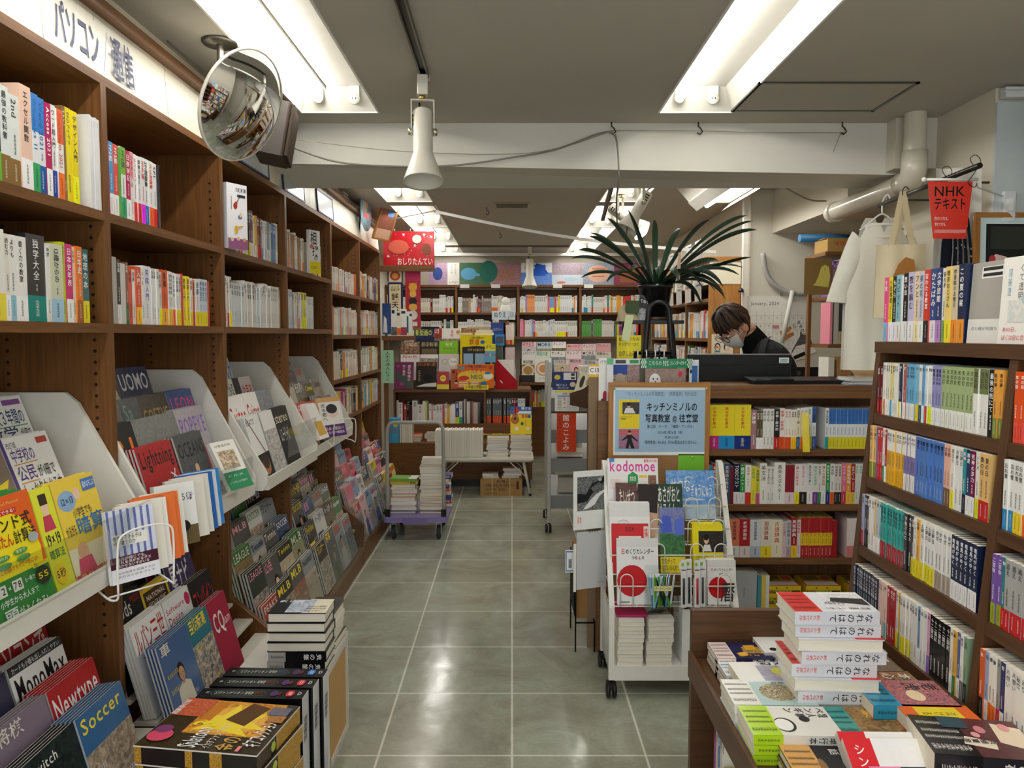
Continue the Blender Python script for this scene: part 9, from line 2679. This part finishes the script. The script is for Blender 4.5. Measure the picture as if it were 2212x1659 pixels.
tote(1.785, 3.54, 1.58, .19, .31, R(-10), 'cream tote bag printed in dark green behind ochre one', 'P 3a4a2a .2 .1 .2 .5 .5 .6 .95 .55 .95 .1;P e0d4b4 .4 .5 .6 .4 .9 .45 .6 .3')
m = M()
m.grid(lambda u, v: (u * .19, .012 * sin(u * 9) + .006 * sin(v * 7), v * .52), 12, 12, 'e8e5da', 'cloth')
p = Print(m, (.01, -.02, .01), (.17, 0, 0), (0, 0, .34), (0, -1, 0))
r = random.Random(3)
for i in range(5):
 p.poly([(.15 + .17 * i, 0), (.27 + .17 * i, 0), (.33 + .12 * i, .5), (.3 + .1 * i, .9), (.22 + .1 * i, .9), (.22 + .13 * i, .5)], '1f2430', 'cloth')
for i in range(60):
 a, b = r.random() * .9, r.random() * .9
 p.rect(a, b, a + .015, b + .022, 'e8e5da', 'cloth')
p.poly([(0, .2), (.2, .3), (.26, .6), (.1, .8), (.02, .6)], '1f2430', 'cloth')
t = m.build('print_cloth', None, (1.74, 3.2, 1.66))
tag(t, 'white cloth with black dotted figure print hung on the rail', 'cloth')
# red banner
t = root('hanging_banner', (1.573, 2.95, 1.862), label='red hanging banner lettered in black and white beside the pier', cat='banner')
m = M()
m.add([(0, 0, .215), (.17, 0, .215), (.152, 0, .0), (.028, 0, .0), (0, .002, .215), (.17, .002, .215), (.152, .002, 0), (.028, .002, 0)], [(0, 3, 2, 1), (4, 5, 6, 7), (0, 1, 5, 4), (1, 2, 6, 5), (2, 3, 7, 6), (3, 0, 4, 7)], 'd8382c', 'gloss')
p = Print(m, (.0, 0, 0), (.17, 0, 0), (0, 0, .215), (0, -1, 0))
p.text(.14, .72, .86, .93, 'NHK', '16130f', 2)
p.text(.15, .5, .88, .7, 'テキスト', '16130f', 2)
p.text(.17, .32, .5, .38, '変わりつづける。', 'f4e8e4', 1)
p.text(.18, .22, .46, .28, '学びつづける。', 'f4e8e4', 1)
p.rect(.18, .1, .88, .16, 'e08a84')
m.build('banner_sheet', t)
m = M()
m.tube([(-.012, 0.001, .222), (.19, 0.001, .222)], .005, 'efeee8', 'plastic', 8)
m.ball((-.014, 0.001, .222), .009, 'f4f2ee', 'plastic', 10, 6)
m.tube([(.18, 0.001, .222), (.25, .1, .21), (.43, .228, .2)], .003, 'efeee8', 'plastic', 6)
m.build('rod', t)
t = root('framed_picture', (1.885, 3.15, 1.70), (R(-2), 0, R(2)), 'wooden framed photo of a hand hung on the pier board', 'picture')
for a, b, c, d in ((0, 0, .27, .02), (0, .275, .27, .295), (0, .0201, .02, .2749), (.25, .0201, .27, .2749)):
 M().box(a, 0, b, c, .018, d, '777', 'wood_light').build('frame_side', t)
m = M()
m.box(.0201, .006, .0201, .2499, .012, .2749, 'd8ecec', 'paper')
Print(m, (.0201, .006, .0201), (.2298, 0, 0), (0, 0, .2548), (0, -1, 0)).run('R .12 .14 1 .9 1a1c1c;f .2 .5 1 .86 26302c 3a3c30;P e8c8bc .14 .2 .3 .16 .6 .24 .6 .32 .48 .38 .3 .42 .2 .34;E .24 .34 .06 .06 c83a44;F .5 .16 1 .36 8ab0a0 d8e8e4')
m.build('photo', t)
# face-out hardbacks on top of the right bookcase
o = make_cover('hardback_novel', .128, .19, .03, 'a8a49c', 'R 0 0 1 1 a8a49c;R .3 .8 .95 .94 efefec;R .34 .82 .9 .86 222;R .34 .89 .9 .93 222;R .0 0 1 .3 e4e2dc;t .1 .16 .9 .2 666 点と線が何度も', 'a8a49c', True)
o.location = (1.098, 1.795, 1.4785)
o.rotation_euler = (R(-3), 0, -pi / 2)
tag(o, 'grey hardback shown by its back cover atop right bookcase', 'book')
o = make_cover('hardback_novel', .132, .19, .026, 'efece4', 'R 0 0 1 1 f0ede6;v .66 .5 .78 .92 555 ぼくは青;v .4 .5 .52 .92 555 くて透明;v .14 .55 .24 .88 8ab0c0 窪美澄;F .2 .25 .8 .5 e8e4dc d0d4d4;E .6 .52 .1 .08 b8c8d0;T .1 .14 .5 .19 d86a7a あの日、;T .1 .04 .9 .1 d8707a ぼくは彼に恋をした', None, True)
o.location = (1.088, 1.655, 1.4785)
o.rotation_euler = (R(-3), 0, -pi / 2 + .05)
tag(o, 'white hardback with pale line drawing, face out atop right bookcase', 'book')
o = make_cover('hardback_novel', .13, .26, .03, 'a8c8e0', 'F .0 .4 1 1 8ab4dc c8dce8;V .3 .5 .6 .95 1c2430 一線の湖;R 0 0 1 .2 b8342c', None, True)
o.location = (1.085, 1.51, 1.4785)
o.rotation_euler = (R(-3), 0, -pi / 2)
tag(o, 'tall pale blue hardback at near end of right bookcase top', 'book')
# plastic-sleeved cards over the oak bookcase
r = random.Random(17)
for i in range(6):
 for j in range(3):
  w_, h = .2, .14
  m = M()
  m.box(0, 0, 0, .003, w_, h, 'd8d6d0', 'gloss')
  Print(m, (0, 0, 0), (0, w_, 0), (0, 0, h), (-1, 0, 0)).run(f'f .08 .08 .92 .75 {r.choice(("e8e4dc", "c8d0d4", "d8c8bc"))} {r.choice(("8a8a88", "b8b4ac", "6a7078"))};R .1 .8 .7 .9 {r.choice(("555", "a33", "357"))}')
  o = m.build('sleeved_card', None, (1.408, 5.75 + i * .33, 2.045 - j * .148 + (.02 if j == 0 else 0)), (0, R(-2), 0))
  enlist(o, ('top-row', 'middle-row', 'low-row')[j], 'sleeved card', 'hung over the oak bookcase', 'card')
  # ================================================================== the shop worker
mb, nt_, b_ = nmat('black_cloth')
nz = N(nt_, 'ShaderNodeTexNoise', Scale=220.0, Detail=3.0)
rp = N(nt_, 'ShaderNodeValToRGB')
rp.color_ramp.elements[0].color = hx('0c0c0e')
rp.color_ramp.elements[1].color = hx('1e1e21')
nt_.links.new(nz.outputs['Fac'], rp.inputs['Fac'])
nt_.links.new(rp.outputs['Color'], b_.inputs['Base Color'])
b_.inputs['Roughness'].default_value = .85
per = root('person', (1.42, 4.42, 0), label='shop worker in black with white mask and glasses, head bowed behind the till', cat='person')
J = {'pel': (.09, 0, .93, .15), 'wst': (.1, 0, 1.06, .138), 'che': (.075, -.01, 1.25, .15), 'uch': (.035, -.03, 1.385, .122), 'nek': (-.05, -.04, 1.47, .066),
'shn': (.06, -.17, 1.37, .078), 'eln': (.02, -.245, 1.13, .05), 'wrn': (-.19, -.26, 1.17, .034), 'shf': (.04, .14, 1.375, .078), 'elf': (-.03, .2, 1.12, .05), 'wrf': (-.22, .12, 1.16, .034),
'hpn': (.09, -.09, .86, .1), 'knn': (.06, -.1, .5, .068), 'ann': (.09, -.1, .09, .045), 'ton': (-.07, -.11, .045, .04), 'hpf': (.09, .09, .86, .1), 'knf': (.06, .1, .5, .068), 'anf': (.09, .1, .09, .045), 'tof': (-.07, .11, .045, .04)}
K = list(J)
E_ = [('pel', 'wst'), ('wst', 'che'), ('che', 'uch'), ('uch', 'nek'), ('uch', 'shn'), ('shn', 'eln'), ('eln', 'wrn'), ('uch', 'shf'), ('shf', 'elf'), ('elf', 'wrf'), ('pel', 'hpn'), ('hpn', 'knn'), ('knn', 'ann'), ('ann', 'ton'), ('pel', 'hpf'), ('hpf', 'knf'), ('knf', 'anf'), ('anf', 'tof')]
me = bpy.data.meshes.new('body')
me.from_pydata([J[k][:3] for k in K], [(K.index(a), K.index(b)) for a, b in E_], [])
me.materials.append(mb)
body = bpy.data.objects.new('clothed_body', me)
COL.objects.link(body)
body.parent = per
body.modifiers.new('skin', 'SKIN')
sl = me.skin_vertices[0].data
for i, k in enumerate(K):
 sl[i].radius = (J[k][3], J[k][3])
 sl[i].use_root = i == 0
sb = body.modifiers.new('smooth', 'SUBSURF')
sb.levels = sb.render_levels = 2
# head: face to +x, then bowed and turned
HT = MX.Translation((-.165, -.055, 1.545)) @ MX.Rotation(R(180 + 22), 4, 'Z') @ MX.Rotation(R(50), 4, 'Y')
SKN = 'd2a184'
def headpt(th, ph, k=1.0):
 x, y, z = sin(th) * cos(ph), sin(th) * sin(ph), cos(th)
 tt = max(0.0, -z)
 X, Y_, Z_ = .096 * x, .077 * y * (1 - .32 * tt), .118 * z
 X = X * (1 - .2 * tt) + .022 * tt
 if x > .5:
  X += .012 * max(0, 1 - abs(z + .12) / .35) * max(0, 1 - abs(y) / .22)
  X -= .006 * max(0, 1 - abs(z - .12) / .16) * max(0, 1 - abs(abs(y) - .38) / .25)
 return V((X * k, Y_ * k, Z_ * k))
m = M()
m.T = HT
m.grid(lambda u, v: tuple(headpt(pi * v, -2 * pi * u)), 36, 24, SKN, 'skin')
for s in (-1, 1):
 m.ball((-.005, s * .079, -.012), (.022, .009, .034), 'c8937a', 'skin', 12, 8)
 m.ball((.082, s * .03, .012), (.012, .013, .0045), 'f0ece8', 'gloss', 10, 6)
 m.ball((.0915, s * .03, .011), (.004, .006, .0042), '1c1410', 'gloss', 8, 6)
m.ball((.085, 0, -.066), (.008, .02, .006), 'b0685c', 'skin', 10, 6)
m.T = None
m.tube(smooth([HT @ V((-.03, 0, -.06)), HT @ V((-.05, 0, -.11)), V((-.06, -.04, 1.46)), V((-.03, -.03, 1.40))], 4), [.05] * 13, SKN, 'skin', 14)
m.build('head', per)
rh = random.Random(5)
m = M()
m.T = HT
def hairk(th, ph):
 return 1.1 + .035 * sin(ph * 9 + 3 * th) * sin(th * 3) + .02 * sin(ph * 23 + th * 5)
P, F = [], []
nu, nv = 72, 40
for j in range(nv + 1):
 for i in range(nu):
  th, ph = pi * j / nv, 2 * pi * i / nu
  P.append(tuple(headpt(th, ph, hairk(th, ph)) + V((-.004, 0, .006))))
for j in range(nv):
 for i in range(nu):
  th, ph = pi * (j + .5) / nv, 2 * pi * (i + .5) / nu
  c = cos(ph)
  lim = 1.28 + .07 * sin(ph * 17) if c > .45 else (1.5 if c > .05 else (1.62 if c > -.2 else 2.12 + .05 * sin(ph * 13)))
  if th < lim:
   F.append((j * nu + i, (j + 1) * nu + i, (j + 1) * nu + (i + 1) % nu, j * nu + (i + 1) % nu))
m.add(P, F, '3b281c', 'hair', smooth=True)
for i in range(70):
 ph0 = rh.uniform(-2.9, 2.9)
 th1 = (1.36 if cos(ph0) > .4 else 1.6 if cos(ph0) > -.2 else 2.15) + rh.uniform(-.08, .1)
 q = [headpt(.12 + (th1 - .12) * k / 6, ph0 + .12 * sin(k + i), 1.13 + .03 * sin(k * .9 + i)) + V((-.004, 0, .006)) for k in range(7)]
 m.tube(q, [.006, .008, .0085, .008, .007, .005, .0015], rh.choice(('3b281c', '4a3324', '2e1f16', '553c2a')), 'hair', 5)
m.build('hair', per)
m = M()
m.T = HT
m.grid(lambda u, v: tuple(headpt(pi * (.5 + .4 * v), -1.05 + 2.1 * u, 1.09 + .06 * sin(pi * v) * sin(pi * u))), 18, 10, 'eceef0', 'cloth')
for s in (-1, 1):
 for th in (1.75, 2.35):
  m.tube([headpt(th, s * 1.03, 1.07), headpt((th + 1.68) / 2, s * 1.4, 1.09), V((-.012, s * .083, -.02 if th < 2 else -.035))], .0016, 'f0f0f0', 'cloth', 5)
m.build('face_mask', per)
m = M()
m.T = HT
for s in (-1, 1):
 m.tube([(.107, s * .034 + .024 * cos(a), .006 + .02 * sin(a)) for a in [2 * pi * k / 18 for k in range(18)]], .0016, '20201f', 'metal', 6, closed=True)
 m.tube([(.105, s * .058, .01), (.06, s * .084, .012), (-.01, s * .09, .008)], .0015, 'c8c4bc', 'metal', 6)
m.tube([(.108, -.01, .01), (.112, 0, .013), (.108, .01, .01)], .0015, '20201f', 'metal', 6)
m.build('glasses', per)
m = M()
m.tube([(-.02, -.03, 1.42), (-.055, -.042, 1.475), (-.085, -.048, 1.512)], [.085, .07, .062], '121214', 'cloth', 18, cap=False)
m.build('collar', per)
q = smooth([(.02, -.10, 1.485), (-.02, -.15, 1.46), (-.055, -.19, 1.38), (-.085, -.19, 1.25), (-.08, -.17, 1.05)], 5)
m = M()
m.add([tuple(p + V((-.018, -.002, -.006))) for p in q] + [tuple(p + V((.018, -.012, .006))) for p in q], [(i, i + 1, len(q) + i + 1, len(q) + i) for i in range(len(q) - 1)], '3a3b3e', 'cloth')
m.build('apron_strap', per)
for s, wr in ((-1, J['wrn']), (1, J['wrf'])):
 w0 = V(wr[:3])
 m = M()
 d = V((-1, -.05 * s, -.18)).normalized()
 sd = V((.05, 1, 0)).normalized()
 m.tube([w0 - d * .01, w0 + d * .02, w0 + d * .055, w0 + d * .085], [.024, .026, .034, .026], SKN, 'skin', 10)
 for k, L in enumerate((.07, .078, .073, .058)):
  b0 = w0 + d * .078 + sd * ((k - 1.5) * .017)
  m.tube([b0, b0 + d * L * .5 + V((0, 0, -.008)), b0 + d * L * .8 + V((0, 0, -.024)), b0 + d * L * .9 + V((0, 0, -.04))], [.009, .0085, .008, .006], SKN, 'skin', 8)
 b0 = w0 + d * .035 - sd * s * .028
 m.tube([b0, b0 + d * .03 - sd * s * .02 + V((0, 0, -.01)), b0 + d * .058 - sd * s * .02 + V((0, 0, -.02))], [.011, .0095, .007], SKN, 'skin', 8)
 m.build('hand', per)
label_rows()
_go.hide_render = True
bpy.data.objects.remove(_go)
bpy.data.curves.remove(_gc)
